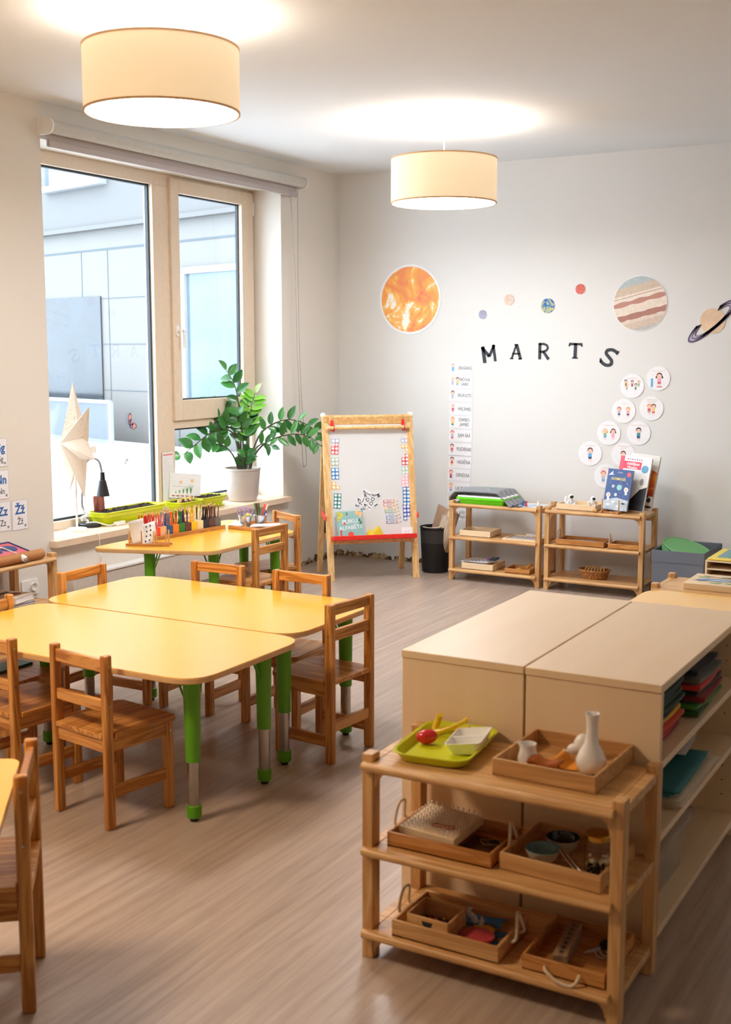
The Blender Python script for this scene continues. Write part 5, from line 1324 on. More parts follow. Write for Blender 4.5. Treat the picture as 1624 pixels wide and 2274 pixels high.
# alphabet book on the pen tray
TEALC = mat('book_sea_green', (146, 186, 184), .5, var=.04, scale=12)
bp = em(777, 1193, -.035); 
bw_, bh_ = 57 * ES, 62 * EZ
BM2 = EM @ Matrix.Translation((PM(777, 1193, EM).x, -.046, .294)) @ Matrix.Rotation(-.12, 4, 'X') @ Matrix.Rotation(-.02, 4, 'Y')
ab = book('alphabet_book', 'sea green alphabet book with a red octopus standing on the easel tray', BM2, bw_, bh_, .014, TEALC)
yy = -.0076
text('PUIKU', bh_ * .20, PAPER, ab, TXZ(0, yy, bh_ * .63, .06), bold=.0004); text('ALFABĒTS', bh_ * .185, PAPER, ab, TXZ(.002, yy, bh_ * .41, .06), bold=.0004)
mb = MB(); OR_ = mat('octopus_red', (226, 76, 64), .5); YL = mat('lemon_yellow', (220, 206, 74), .5); PCH = mat('peach_paint', (246, 190, 130), .5); DG = mat('dark_green_ink', (70, 110, 66), .5)
mb.disc(.0, bh_ * .17, bw_ * .11, yy, 0, 18, bh_ * .09)
for k in range(7):
    a = PI + .2 + k * (PI - .4) / 6; mb.tube([(math.cos(a) * bw_ * .08, yy, bh_ * .13 + math.sin(a) * bh_ * .02), (math.cos(a) * bw_ * .2, yy, bh_ * .10 + math.sin(a) * bh_ * .05), (math.cos(a) * bw_ * .27, yy, bh_ * .11 + math.sin(a) * bh_ * .04 + bh_ * .03 * (k % 2))], .003, 5, 0)
for x, z, r in ((-.42, .95, .05), (-.33, .9, .07), (-.4, .8, .06), (-.44, .72, .045)): mb.disc(x * bw_, z * bh_ * .98, r * bw_ * 1.2, yy, 1, 16)
for x, z, r in ((.3, .93, .08), (.42, .9, .07), (.40, .8, .055)): mb.disc(x * bw_, z * bh_, r * bw_, yy - .0001, 2, 16)
for x, z in ((.36, .66), (.42, .58), (.38, .5), (-.1, .9)): mb.disc(x * bw_, z * bh_, bw_ * .03, yy - .0002, 3, 12, bh_ * .06)
mb.box(-bw_ * .40, -bw_ * .34, yy, yy + .0002, bh_ * .04, bh_ * .34, 0); mb.disc(-bw_ * .22, bh_ * .56, bw_ * .05, yy - .0001, 0, 12)
mb.build('cover_picture', [OR_, YL, PCH, DG], ab, smooth=False)
# yellow cloth, markers and note pad on the tray
def crumple(cx, cz, wx, wy, hz_, seed, nx=16, ny=12):
    rg = random.Random(seed); mb = MB(); V = []
    ph = [rg.uniform(0, 6) for _ in range(8)]
    for j in range(ny + 1):
        for i in range(nx + 1):
            x = -1 + 2 * i / nx; y = -1 + 2 * j / ny
            e = max(0, 1 - max(abs(x), abs(y)) ** 4)
            z = e * (.55 + .45 * math.sin(3.1 * x + ph[0] + 2 * y)) * (.6 + .4 * math.sin(4.3 * y + ph[1] - 1.7 * x)) + .12 * rg.random() * e
            V.append((x * wx * (1 + .12 * math.sin(4 * y + ph[2])), y * wy * (1 + .12 * math.sin(5 * x + ph[3])), max(.001, z * hz_)))
    mb.add(V, [(j * (nx + 1) + i, j * (nx + 1) + i + 1, (j + 1) * (nx + 1) + i + 1, (j + 1) * (nx + 1) + i) for j in range(ny) for i in range(nx)])
    return mb
YC = mat('yellow_cloth', (228, 196, 40), .8, var=.06, sheen=.3)
TRM = EM @ Matrix.Translation((0, -.045, .292)) @ Matrix.Rotation(math.atan2(rec / 2, HT), 4, 'X')
def ontray(px): return PM(px, 1190, EM).x
o = crumple(0, 0, 22 * ES, .030, .085, 3).build('cleaning_cloth', YC, solid=.002); o.matrix_world = TRM @ Matrix.Translation((ontray(830), .006, .001)); tag(o, 'crumpled yellow cloth on the red easel tray', 'cloth')
for px, ln, cc, nm, ml in ((812, 20, (30, 30, 34), 'black board marker at the left of the yellow cloth', 0), (847, 10, (28, 28, 30), 'black felt board wiper at the right of the yellow cloth', 1), (846, 34, (60, 100, 190), 'white board marker with a blue cap on the easel tray', 2), (822, 30, (120, 190, 190), 'pale teal board marker in front of the yellow cloth', 3)):
    mb = MB(); x = ontray(px); L2 = ln * ES / 2
    if ml == 1: mb.box(x - L2, x + L2, .0, .03, .001, .022)
    else: mb.cyl((x - L2, -.022 - .004 * ml, .008), (x + L2 * .4, -.022 - .004 * ml, .008), .0065, n=12, mi=1 if ml in (2,) else 0); mb.cyl((x + L2 * .4, -.022 - .004 * ml, .008), (x + L2, -.022 - .004 * ml, .008), .0075, n=12, mi=0)
    mb.v = [tuple(TRM @ Vector(p)) for p in mb.v]
    tag(mb.build('board_marker' if ml != 1 else 'board_wiper', [mat('marker_%d' % ml, cc, .4), WHITE]), nm, 'marker' if ml != 1 else 'wiper')
NP = EM @ Matrix.Translation((ontray(902), -.036, .293)) @ Matrix.Rotation(-.10, 4, 'X')
npd = card('note_pad', 'small white note pad standing at the right of the easel tray', 'pad', NP, 24 * ES, 22 * EZ, .004)
mb = MB(); mb.ribbon([(-.02, .03), (-.005, .045), (.01, .03), (.02, .05)], .0015, -.0044); mb.ribbon([(-.015, .02), (.02, .022)], .0012, -.0044); mb.build('pencil_scribble', GREYI, npd, smooth=False)

# waste bin with paper bags
bn = E('waste_bin', 'black perforated plastic bin between the easel and the far shelf', 'bin', (-3.835, 7.80, 0))
mb = MB(); mb.lathe([(.0001, .0), (.092, 0), (.098, .01), (.113, .325), (.117, .328), (.117, .336), (.110, .336), (.108, .32), (.094, .014), (.0001, .012)], 40); mb.build('bin_body', mat('bin_black', (20, 19, 22), .55), bn)
mb = MB()
for r in range(9):
    for k in range(56):
        a = 2 * PI * (k + .5 * (r % 2)) / 56; z = .225 + r * .0105; rr = .098 + (.113 - .098) * (z - .01) / .315 + .0006
        c_ = Vector((rr * math.cos(a), rr * math.sin(a), z)); t1 = Vector((-math.sin(a), math.cos(a), 0)); t2 = Vector((0, 0, 1))
        mb.add([c_ + t1 * .0022 * math.cos(q * PI / 3) + t2 * .0022 * math.sin(q * PI / 3) for q in range(6)], [tuple(range(6))])
mb.build('perforations', mat('bin_holes', (150, 146, 142), .7), bn, smooth=False)
KR = wood('kraft_paper', (170, 150, 130), (198, 180, 160), 'z', rough=.8, scale=60, rings=True)
for k, (dx, dy, tx_, ty_, ln, lab) in enumerate(((-.01, .02, .12, -.42, .40, 'left rolled kraft paper sheet standing in the black bin'), (.045, .0, .05, -.36, .42, 'right rolled kraft paper sheet with an open end in the black bin'))):
    pts = []
    for q in range(38):
        a = q * .36; r_ = .014 + .0009 * q; pts.append((r_ * math.cos(a), r_ * math.sin(a)))
    mb = MB(); n = len(pts); mb.add([(x, y, z) for z in (0, ln) for x, y in pts], [(i, i + 1, n + i + 1, n + i) for i in range(n - 1)])
    o = mb.build('paper_roll', KR, solid=.0012); o.matrix_world = Matrix.Translation((-3.85 + dx, 7.79 + dy, .06)) @ Matrix.Rotation(-ty_ * .9, 4, 'Y') @ Matrix.Rotation(tx_, 4, 'X'); tag(o, lab, 'paper roll', 'paper rolls in the bin')
bg = MB(); bg.add([(0, 0, 0), (.09, .0, 0), (.15, .0, .16), (.05, .02, .20), (0, .04, 0), (.09, .04, 0), (.15, .04, .15), (.05, .05, .19)], [(0, 1, 2, 3), (4, 5, 6, 7), (0, 1, 5, 4), (1, 2, 6, 5), (3, 0, 4, 7)])
o = bg.build('paper_bag', mat('kraft_bag', (176, 150, 126), .8, var=.08), solid=.001, smooth=False); o.location = (-3.80, 7.83, .30); tag(o, 'crumpled brown paper bag sticking out of the bin behind the shelf post', 'bag')
o = MB().tube(bez([(-3.90, 7.73, .335), (-3.83, 7.70, .335), (-3.76, 7.735, .345), (-3.70, 7.765, .40)], 6), .006, 6).build('cord_loop', mat('pale_cord', (206, 190, 166), .8)); tag(o, 'pale cord draped over the rim of the black bin', 'cord')

# ------------------------------------------------------------------ trays (rectangular wooden boxes)
def tray(name, label, c, wx, wy, hz_, m, rz=0, th=.008, rope=None, group='wooden trays', cat='tray'):
    t = E(name, label, cat, c, rz, group)
    hx, hy = wx / 2, wy / 2
    MB().box(-hx, hx, -hy, hy, 0, .006).build('bottom_panel', m, t, .001)
    for s in (-1, 1):
        MB().box(-hx, hx, s * hy - (th if s > 0 else 0), s * hy + (th if s < 0 else 0), .0, hz_).build('side', m, t, .0015)
        MB().box(s * hx - (th if s > 0 else 0), s * hx + (th if s < 0 else 0), -hy + th, hy - th, .0, hz_).build('side', m, t, .0015)
    if rope:
        for s in rope:
            if rope == 'y': pass
            ax, ay = (s * (hx + .003), 0) if abs(s) == 1 else (0, (s / 2) * (hy + .003))
            if abs(s) == 1: P = [(ax, -.03, hz_ * .62), (ax + s * .014, -.028, hz_ * .9), (ax + s * .010, -.012, hz_ + .045), (ax + s * .004, .012, hz_ + .045), (ax + s * .014, .028, hz_ * .9), (ax, .03, hz_ * .62)]
            else:
                q = s / 2; P = [(-.045, ay, hz_ * .55), (-.035, ay + q * .02, hz_ * .62), (-.008, ay + q * .024, hz_ * .22), (.025, ay + q * .022, hz_ * .05), (.042, ay + q * .018, hz_ * .3), (.045, ay, hz_ * .6)]
            MB().tube(bez(P, 6), .0042, 8).build('rope_handle', ROPE, t)
    return t
Z1, Z2, Z3 = .083, .314, .548
# ------------------------------------------------------------------ far shelf with towel
def gz(px, py, z): return PZ(px, py, z)
towel = mat('grey_towel', (120, 122, 128), .95, var=.12, scale=400, bump=.6, sheen=.4)
sx0 = -3.615; fy = 7.545
tb_ = E('plastic_basin', 'flat bright green plastic tray under the grey towel', 'tray', (sx0 + .235, fy + .17, Z3))
GRN = mat('bright_green_plastic', (104, 216, 20), .35)
mb = MB(); k = len(rrect(-1, 1, -1, 1, .2)); V = []
for hx, hy, z in ((.165, .115, 0), (.175, .125, .03), (.19, .14, .034), (.19, .14, .046), (.182, .132, .046), (.17, .12, .008)): V += [(x, y, z) for x, y in rrect(-hx, hx, -hy, hy, .02)]
mb.add(V, [(j * k + i, j * k + (i + 1) % k, (j + 1) * k + (i + 1) % k, (j + 1) * k + i) for j in range(5) for i in range(k)] + [tuple(range(k))]); mb.build('basin', GRN, tb_)
MB().prism(rrect(-.183, .183, -.133, .133, .02), .046, .058).build('lid', WHITE, tb_, .003)
mb = MB(); nx, ny = 40, 20; V = []
for j in range(ny + 1):
    for i in range(nx + 1):
        u = i / nx; v = j / ny
        x = -.215 + .50 * u; y = -.15 + .31 * v
        z = .072 + .016 * math.sin(u * 2.2 + .4) + .012 * math.sin(v * 3)
        if x > .16: z = .082 - (x - .16) * .62 + .008 * math.sin(v * 26 + x * 40); y -= (x - .16) * .35
        if x < -.17: z = .072 - ((-.17 - x) / .045) ** 1.5 * .055; x = max(x, -.205)
        z = max(z, .004); V.append((x, y, z + rnd.uniform(-.001, .001)))
mb.add(V, [(j * (nx + 1) + i, j * (nx + 1) + i + 1, (j + 1) * (nx + 1) + i + 1, (j + 1) * (nx + 1) + i) for j in range(ny) for i in range(nx)])
o = mb.build('grey_towel', towel, solid=.007, ang=80); o.location = (sx0 + .235, fy + .175, Z3 + .001); tag(o, 'folded grey towel draped over the bright green plastic tray', 'towel')
wt = E('paper_leaflet', 'beige leaflet with a green emblem lying on the grey towel', 'leaflet', (sx0 + .27, fy + .19, Z3 + .092), .2)
mb = MB(); V = []
for i in range(9):
    u = i / 8; V += [(-.075 + .15 * u, y, .008 * math.sin(u * 6) + (.012 * max(0, u - .7) * 3)) for y in (-.05, .05)]
mb.add(V, [(2 * i, 2 * i + 1, 2 * i + 3, 2 * i + 2) for i in range(8)]); mb.build('sheet', mat('kraft_leaflet', (204, 184, 150), .7), wt, solid=.0015)
mb = MB(); mb.lathe([(.016, .0105), (.024, .0105)], 24, c=(-.01, 0, 0)); mb.lathe([(.0001, .0107), (.012, .0107)], 16, c=(-.01, 0, 0)); mb.build('printed_emblem', mat('emblem_green', (110, 160, 130), .6), wt, smooth=False)
gb = E('board_game', 'laminated board game sheet with pawns on the far shelf', 'game board', (sx0 + .545, fy + .17, Z3))
MB().box(-.115, .115, -.10, .115, 0, .002).build('sheet', mat('pale_blue_board', (216, 226, 238), .25), gb, smooth=False)
mb = MB()
for k in range(26): mb.box(-.11 + (k % 9) * .025, -.092 + (k % 9) * .025, -.09 + (k // 9) * .06, -.07 + (k // 9) * .06, .0022, .0026, k % 3)
mb.build('printed_path', [mat('board_blue', (120, 156, 206), .4), mat('board_grey', (170, 180, 196), .4), mat('board_navy', (60, 76, 110), .4)], gb, smooth=False)
for px, py, cc, nm in ((1162, 1123, (40, 110, 190), 'blue'), (1168.5, 1124, (214, 50, 56), 'red')):
    p = gz(px, py, Z3 + .003)
    tag(MB().lathe([(.0001, 0), (.0095, 0), (.0095, .004), (.004, .022), (.0045, .024), (.0001, .024)], 16).build('game_pawn', mat('pawn_' + nm, cc, .3)), '%s game pawn standing on the board game sheet' % nm, 'pawn', 'game pawns').location = p
    o = ALLOBJ()[-1]; 
    MB().ball((0, 0, .029), .0072).build('pawn_head', mat('pawn_' + nm, cc, .3), o)
p = gz(1196, 1122, Z3 + .003); tag(MB().box(p.x - .008, p.x + .008, p.y - .008, p.y + .008, Z3 + .0025, Z3 + .028).build('die', WHITE, bevel=.002), 'white block standing at the right end of the board game sheet', 'block')
dm = tag(MB().box(-.035, .045, -.03, .03, 0, .004).build('photo_card', mat('dark_photo', (52, 62, 80), .3, var=.4, scale=60)), 'dark photo card lying in front of the board game sheet', 'card'); dm.location = (sx0 + .49, fy + .06, Z3 + .0005)
tray('wooden_tray', 'pale square tray on the middle board of the towel shelf', (sx0 + .185, fy + .155, Z2), .235, .20, .044, PLY, group='pale wooden trays on the far shelves')
MB().box(-.09, .09, -.07, .07, .007, .009).build('paper_lining', mat('lining_paper', (226, 222, 216), .6), ALLOBJ()[-1] if False else [x for x in ALLOBJ() if x.name.startswith('wooden_tray')][-1])
pb = E('drawing_board', 'flat wooden frame with printed white sheet on the middle board', 'board', (sx0 + .53, fy + .145, Z2), 0)
for a in ((-.13, .13, -.105, -.09), (-.13, .13, .09, .105)): MB().box(a[0], a[1], a[2], a[3], 0, .012).build('frame', PLY, pb, .001)
for a in ((-.13, -.115), (.115, .13)): MB().box(a[0], a[1], -.09, .09, 0, .012).build('frame', PLY, pb, .001)
MB().box(-.115, .115, -.09, .09, .002, .005).build('sheet', PAPER, pb, smooth=False)
mb = MB()
for k in range(15): mb.box(-.09 + (k % 5) * .04, -.068 + (k % 5) * .04, -.06 + (k // 5) * .05, -.04 + (k // 5) * .05, .0052, .0055)
mb.build('printed_drawings', GREYI, pb, smooth=False)
o = MB().box(-.07, .07, -.006, .006, 0, .012).build('white_stick', WHITE); o.location = (sx0 + .57, fy + .24, Z2 + .013); tag(o, 'white stick lying behind the flat wooden frame', 'stick')
t3 = tray('wooden_tray', 'pale square tray holding printed sheets on the bottom board of the towel shelf', (sx0 + .215, fy + .145, Z1), .24, .22, .046, PLY, group='pale wooden trays on the far shelves')
for k in range(3):
    o = MB().box(-.105, .105, -.075, .075, 0, .001).build('worksheet', PAPER); o.matrix_world = Matrix.Translation((sx0 + .20 - .012 * k, fy + .13, Z1 + .047 + .003 * k)) @ Matrix.Rotation(-.25 + .05 * k, 4, 'Z') @ Matrix.Rotation(-.07, 4, 'Y')
    tag(o, 'white worksheet with drawings sticking out of the bottom pale tray', 'paper', 'worksheets in the bottom pale tray')
mb = MB()
for k in range(18): mb.box(-.085 + (k % 6) * .03, -.068 + (k % 6) * .03, -.05 + (k // 6) * .04, -.03 + (k // 6) * .04, .0011, .0014)
mb.build('printed_drawings', INK, o, smooth=False)
for k, (cc, nm) in enumerate((((120, 70, 140), 'violet'), ((60, 130, 90), 'green'), ((50, 80, 160), 'blue'))):
    o = MB().ball((0, 0, 0), (.028, .009, .009)).build('glass_pebble', mat('toy_' + nm, cc, .3)); o.location = (sx0 + .285 + .012 * k, fy + .12 + .02 * k, Z1 + .06 + .004 * (2 - k)); o.rotation_euler = (0, -.4, .4); tag(o, nm + ' bead stick on the worksheets of the bottom pale tray', 'toy')
t4 = tray('wooden_tray', 'small bamboo tray with paper and an orange strip on the bottom far board', (sx0 + .515, fy + .125, Z1), .185, .17, .034, BAMBOO, group='small bamboo trays on the far shelves')
MB().box(-.07, .06, -.06, .06, .007, .010).build('paper_lining', mat('light_blue_paper', (206, 216, 224), .6), t4)
o = MB().tube(bez([(-.04, 0, .012), (-.01, -.02, .02), (.02, .01, .018), (.05, .01, .045), (.06, .03, .05)], 6), [.010] * 25, 6).build('orange_strip', mat('ochre_leather', (206, 140, 48), .7)); o.location = (sx0 + .535, fy + .12, Z1 + .008); tag(o, 'curled ochre strip in the small bamboo tray', 'strip')

# ------------------------------------------------------------------ far shelf with space books
sx1 = -2.898
tray('wooden_tray', 'pale tray of toy astronauts on top of the far right shelf', (sx1 + .20, fy + .18, Z3), .275, .22, .042, PLY, group='pale wooden trays on the far shelves')
WT = mat('toy_white', (240, 240, 242), .3); BK = mat('toy_visor', (20, 20, 24), .15)
def astro(px, py, label, lie=0, s=1.0):
    p = gz(px, py, Z3 + .007)
    t = E('toy_astronaut', label, 'toy', p, YAW + .2, 'toy astronauts in the pale tray')
    R_ = Matrix.Rotation(lie, 4, 'Y') @ Matrix.Scale(s, 4)
    MB().ball((0, 0, .024), (.014, .011, .017), M=R_).build('suit', WT, t)
    for k in (-1, 1):
        MB().tube([(k * .011, 0, .032), (k * .02, -.004, .022), (k * .021, -.01, .014)], .005 * s, 8, M=R_).build('arm', WT, t)
        MB().tube([(k * .007, 0, .014), (k * .012, -.012, .008), (k * .014, -.024, .007)], .006 * s, 8, M=R_).build('leg', WT, t)
        MB().ball((k * .014, -.027, .008), (.006, .007, .006), M=R_).build('boot', BK, t)
    hd_ = MB().ball((0, 0, .051), .0155, M=R_).build('helmet', WT, t)
    MB().ball((0, -.005, .052), (.0125, .0125, .0105), M=R_).build('visor', BK, hd_)
    MB().box(-.010, .010, .008, .018, .016, .036, M=R_).build('backpack', WT, t, .002)
astro(1268, 1124, 'toy astronaut with a round black visor sitting in the middle of the pale tray', s=1.25)
astro(1311, 1126, 'toy astronaut with a round black visor at the right of the pale tray', .35, s=1.15)
p = gz(1257, 1124, Z3 + .007)
rk = E('toy_rocket', 'white toy rocket standing at the left of the astronauts', 'toy', p)
MB().lathe([(.0001, 0), (.009, 0), (.011, .02), (.010, .045), (.004, .07), (.0001, .074)], 18).build('body', WT, rk)
for k in range(3): MB().box(.008, .018, -.001, .001, 0, .02, M=Matrix.Rotation(k * 2.1, 4, 'Z')).build('fin', BK, rk)
for px, py, lab in ((1284, 1127, 'dark toy lying beside the sitting toy astronaut'), (1297, 1128, 'pale toy lying left of the right toy astronaut')):
    o = MB().ball((0, 0, .010), (.019, .011, .010)).ball((.016, 0, .013), .008).build('toy_animal', BK if 'dark' in lab else WT); o.location = gz(px, py, Z3 + .007); tag(o, lab, 'toy')
for k, (px, py) in enumerate(((1322, 1138), (1328, 1132))):
    o = MB().ball((0, 0, .014), (.016, .014, .014)).ball((.012, -.004, .01), .009).build('wooden_toy', DOWEL); o.location = gz(px, py, Z3); tag(o, ('front' if k == 0 else 'rear') + ' small turned wooden toy beside the book rack', 'toy')
rp = gz(1336, 1141, Z3); rq = gz(1366, 1146, Z3)
RK2 = Matrix.Translation((sx1 + .500, fy + .032, Z3)) @ Matrix.Rotation(math.radians(78), 4, 'Z')
rack(RK2, 4, .265, 'wooden dowel rack holding space books on the far shelf', sp=.125, hgt=.08)
NAVC = mat('space_navy', (58, 84, 140), .4, var=.12, scale=9); MOON = mat('moon_grey', (186, 196, 206), .5, var=.2, scale=30)
def bookat(px0, px1, pyt, pyb, rz, tilt, roll, th, cover, label, dpt, pages=None):
    p = gz((px0 + px1) / 2, pyb, Z3 + .015); d = (p - CAM).length
    p = p + Vector((math.sin(rz), -math.cos(rz), 0)) * -dpt
    return Matrix.Translation((p.x, p.y, Z3 + .016)) @ Matrix.Rotation(rz, 4, 'Z') @ Matrix.Rotation(tilt, 4, 'X') @ Matrix.Rotation(roll, 4, 'Y')
M1 = Matrix.Translation((sx1 + .462, fy + .100, Z3 + .016)) @ Matrix.Rotation(math.radians(-12), 4, 'Z') @ Matrix.Rotation(-.22, 4, 'X') @ Matrix.Rotation(.03, 4, 'Y')
b1 = book('space_book', 'navy blue board book about space in the dowel rack', M1, .185, .275, .016, NAVC)
w, h, yy = .185, .275, -.0086
text('KOSMOSĀ', .024, mat('title_yellow', (238, 222, 120), .5), b1, TXZ(-.005, yy, h * .76), bold=.0003, sxy=.95); text('ES ZINU', .010, PAPER, b1, TXZ(0, yy, h * .92))
mb = MB(); 
MO = [MOON, mat('planet_red', (226, 96, 96), .5), mat('planet_mint', (150, 206, 206), .5), PAPER, mat('suit_peach', (244, 178, 140), .5), INK]
mb.add([(-w * .49, yy, .002), (w * .49, yy, .002), (w * .49, yy, h * .26), (w * .2, yy, h * .29), (0, yy, h * .31), (-w * .25, yy, h * .27), (-w * .49, yy, h * .22)], [tuple(range(7))], 0)
mb.disc(w * .36, h * .89, .015, yy - .0002, 1); mb.disc(.01, h * .56, .019, yy - .0002, 2); mb.disc(-w * .2, h * .58, .011, yy - .0002, 0); mb.disc(-w * .05, h * .38, .010, yy - .0002, 3)
for x, z in ((-.34, .36), (.34, .52)):
    mb.disc(x * w, z * h, .016, yy - .0003, 3, 16); mb.disc(x * w, z * h, .0095, yy - .0005, 4, 14); mb.ribbon([(x * w, z * h - .012), (x * w + .004, z * h - .034)], .015, yy - .0002, 3)
mb.flat([(-w * .46, h * .84), (-w * .28, h * .95), (-w * .30, h * .88), (-w * .22, h * .86)], yy - .0003, 3)
for k in range(24): mb.disc(w * rnd.uniform(-.45, .45), h * rnd.uniform(.34, .95), rnd.uniform(.0008, .0022), yy - .0001, 3, 8)
for x, z in ((-.3, .13), (.1, .1), (.3, .18), (-.1, .2)): mb.disc(x * w, z * h, .014, yy - .0002, 5 if x > .2 else 3, 12, .006)
mb.build('cover_picture', MO, b1, smooth=False)
M2 = Matrix.Translation((sx1 + .527, fy + .168, Z3 + .016)) @ Matrix.Rotation(math.radians(-12), 4, 'Z') @ Matrix.Rotation(-.22, 4, 'X') @ Matrix.Rotation(.05, 4, 'Y')
PHOTO = mat('dark_space_photo', (30, 32, 38), .35, var=.5, scale=14)
b2 = book('spiral_book', 'tall white science book with a pink title band behind the navy space book', M2, .235, .36, .014, mat('white_cover', (236, 236, 234), .4))
w, h, yy = .235, .36, -.0076
mb = MB(); mb.box(-w * .49, -w * .36, yy, yy + .0002, h * .62, h * .99, 0); mb.box(-w * .36, w * .20, yy - .0001, yy + .0001, h * .76, h * .90, 1)
mb.add([(w * .03, yy, .002), (w * .49, yy, .002), (w * .49, yy, h * .46), (w * .28, yy, h * .40), (w * .03, yy, h * .2)], [tuple(range(5))], 2); mb.disc(w * .33, h * .78, .026, yy - .0003, 3); mb.disc(w * .3, h * .54, .014, yy - .0003, 4, 14, .024)
for k in range(7): mb.disc(-w * .25 + k * .017, h * .94, .005, yy - .0002, 3 if k % 2 else 1, 10)
mb.build('cover_picture', [mat('hot_pink', (236, 84, 110), .5), mat('band_pink', (228, 70, 92), .5), PHOTO, mat('badge_blue', (96, 160, 200), .5), GREYI], b2, smooth=False)
text('Atklājam', .026, PAPER, b2, TXZ(-w * .06, yy - .0006, h * .855), bold=.0006)
text('Visumu', .026, PAPER, b2, TXZ(-w * .08, yy - .0006, h * .79), bold=.0006)
M3 = Matrix.Translation((sx1 + .567, fy + .235, Z3 + .016)) @ Matrix.Rotation(math.radians(-12), 4, 'Z') @ Matrix.Rotation(-.20, 4, 'X') @ Matrix.Rotation(.06, 4, 'Y')
b3 = book('planet_book', 'large book with a fiery orange planet on its cover, rearmost in the dowel rack', M3, .22, .37, .014, mat('pearl_cover', (226, 222, 216), .4))
w, h, yy = .22, .37, -.0076
FIRE = planet_mat('fire_print', [(.3, (120, 30, 16)), (.5, (206, 84, 26)), (.7, (246, 170, 60))], 12)
mb = MB(); mb.add([(w * .05, yy, h * .28), (w * .49, yy, h * .26), (w * .49, yy, h * .70), (w * .3, yy, h * .74), (w * .12, yy, h * .70)], [tuple(range(5))], 0); mb.disc(w * .36, h * .19, .016, yy - .0002, 1); mb.disc(w * .30, h * .255, .007, yy - .0002, 1); mb.box(w * .1, w * .48, yy, yy + .0002, h * .05, h * .09, 1)
mb.build('cover_picture', [FIRE, INK], b3, smooth=False)
SAND = mat('white_sand', (226, 220, 216), .8, var=.12, scale=250)
t5 = tray('wooden_tray', 'bamboo tray of white grains with rope handles on the far right shelf', (sx1 + .245, fy + .13, Z2), .335, .185, .038, BAMBOO, rope=(-1, 1), group='small bamboo trays on the far shelves')
mb = MB(); nx = 24; V = []
for j in range(nx + 1):
    for i in range(nx + 1):
        u, v = -1 + 2 * i / nx, -1 + 2 * j / nx; V.append((u * .155, v * .08, .010 + .014 * max(0, 1 - u * u - .6 * v * v) + rnd.uniform(0, .002)))
mb.add(V, [(j * (nx + 1) + i, j * (nx + 1) + i + 1, (j + 1) * (nx + 1) + i + 1, (j + 1) * (nx + 1) + i) for j in range(nx) for i in range(nx)]); o = mb.build('grains', SAND, t5, smooth=False); o['kind'] = 'stuff'
t6 = tray('wooden_tray', 'small bamboo tray right of the tray of white grains', (sx1 + .545, fy + .115, Z2), .205, .16, .036, BAMBOO, group='small bamboo trays on the far shelves')
MB().box(-.08, .08, -.06, .06, .007, .014).build('grey_lining', mat('grey_lining', (176, 166, 170), .8, var=.1, scale=120), t6)
bk = E('wicker_basket', 'oval wicker basket with wooden lacing frames on the bottom far board', 'basket', (sx1 + .315, fy + .15, Z1))
WK = wood('wicker', (150, 92, 44), (196, 136, 78), 'z', rough=.6, scale=60, stretch=3)
mb = MB(); n = 40; rows = 12; V = []
for j in range(rows + 1):
    z = .058 * j / rows
    for i in range(n):
        a = 2 * PI * i / n; w2 = .0035 * (1 if ((i // 2) + j) % 2 else -1); rx = .078 + .028 * (j / rows) + w2; ry = .052 + .024 * (j / rows) + w2; V.append((rx * math.cos(a), ry * math.sin(a), z))
mb.add(V, [(j * n + i, j * n + (i + 1) % n, (j + 1) * n + (i + 1) % n, (j + 1) * n + i) for j in range(rows) for i in range(n)] + [tuple(range(n))]); mb.build('woven_wall', WK, bk, ang=80, solid=.003)
MB().tube([(.109 * math.cos(a * PI / 20), .078 * math.sin(a * PI / 20), .060) for a in range(41)], .005, 6).build('rim', WK, bk)
for k in range(6):
    o = MB()
    x0 = -.055 + k * .022
    for s in (-.012, .012): o.box(-.004 + s, .004 + s, -.03, .04, 0, .006)
    o.box(-.016, .016, -.03, -.024, 0, .006); o.box(-.016, .016, .034, .04, 0, .006)
    ob = o.build('lacing_frame', DOWEL, bevel=.001); ob.matrix_world = Matrix.Translation((sx1 + .315 + x0, fy + .155, Z1 + .048)) @ Matrix.Rotation(.9, 4, 'X') @ Matrix.Rotation(.25 * (k - 2.5) * .4, 4, 'Z'); tag(ob, 'small pale wooden frame leaning in the oval wicker basket', 'frame', 'wooden frames in the wicker basket')

# ------------------------------------------------------------------ grey storage box, organiser, bird puzzle
GB = mat('grey_box_fabric', (104, 110, 122), .9, var=.06, scale=300, bump=.3)
gbx = E('storage_box', 'grey fabric storage box full of round green mats by the far wall', 'box', (-1.965, 7.72, 0))
X0, X1, Y0_, Y1_, HB = -.165, .165, -.235, .235, .348
for a in ((X0, X1, Y0_, Y0_ + .006), (X0, X1, Y1_ - .006, Y1_), (X0, X0 + .006, Y0_ + .006, Y1_ - .006), (X1 - .006, X1, Y0_ + .006, Y1_ - .006)):
    s_ = MB().box(*a, 0, HB).build('side', GB, gbx, .003)
MB().box(X0, X1, Y0_, Y1_, 0, .006).build('bottom', GB, gbx)
mb = MB()
for a in ((X0 - .003, X1 + .003, Y0_ - .003, Y0_ + .001), (X0 - .003, X1 + .003, Y1_ - .001, Y1_ + .003), (X0 - .003, X0 + .001, Y0_, Y1_), (X1 - .001, X1 + .003, Y0_, Y1_)): mb.box(*a, HB - .075, HB + .002)
mb.build('folded_cuff', GB, gbx, .002)
GM = mat('green_woven_mat', (112, 172, 112), .8, var=.15, scale=160, bump=.5)
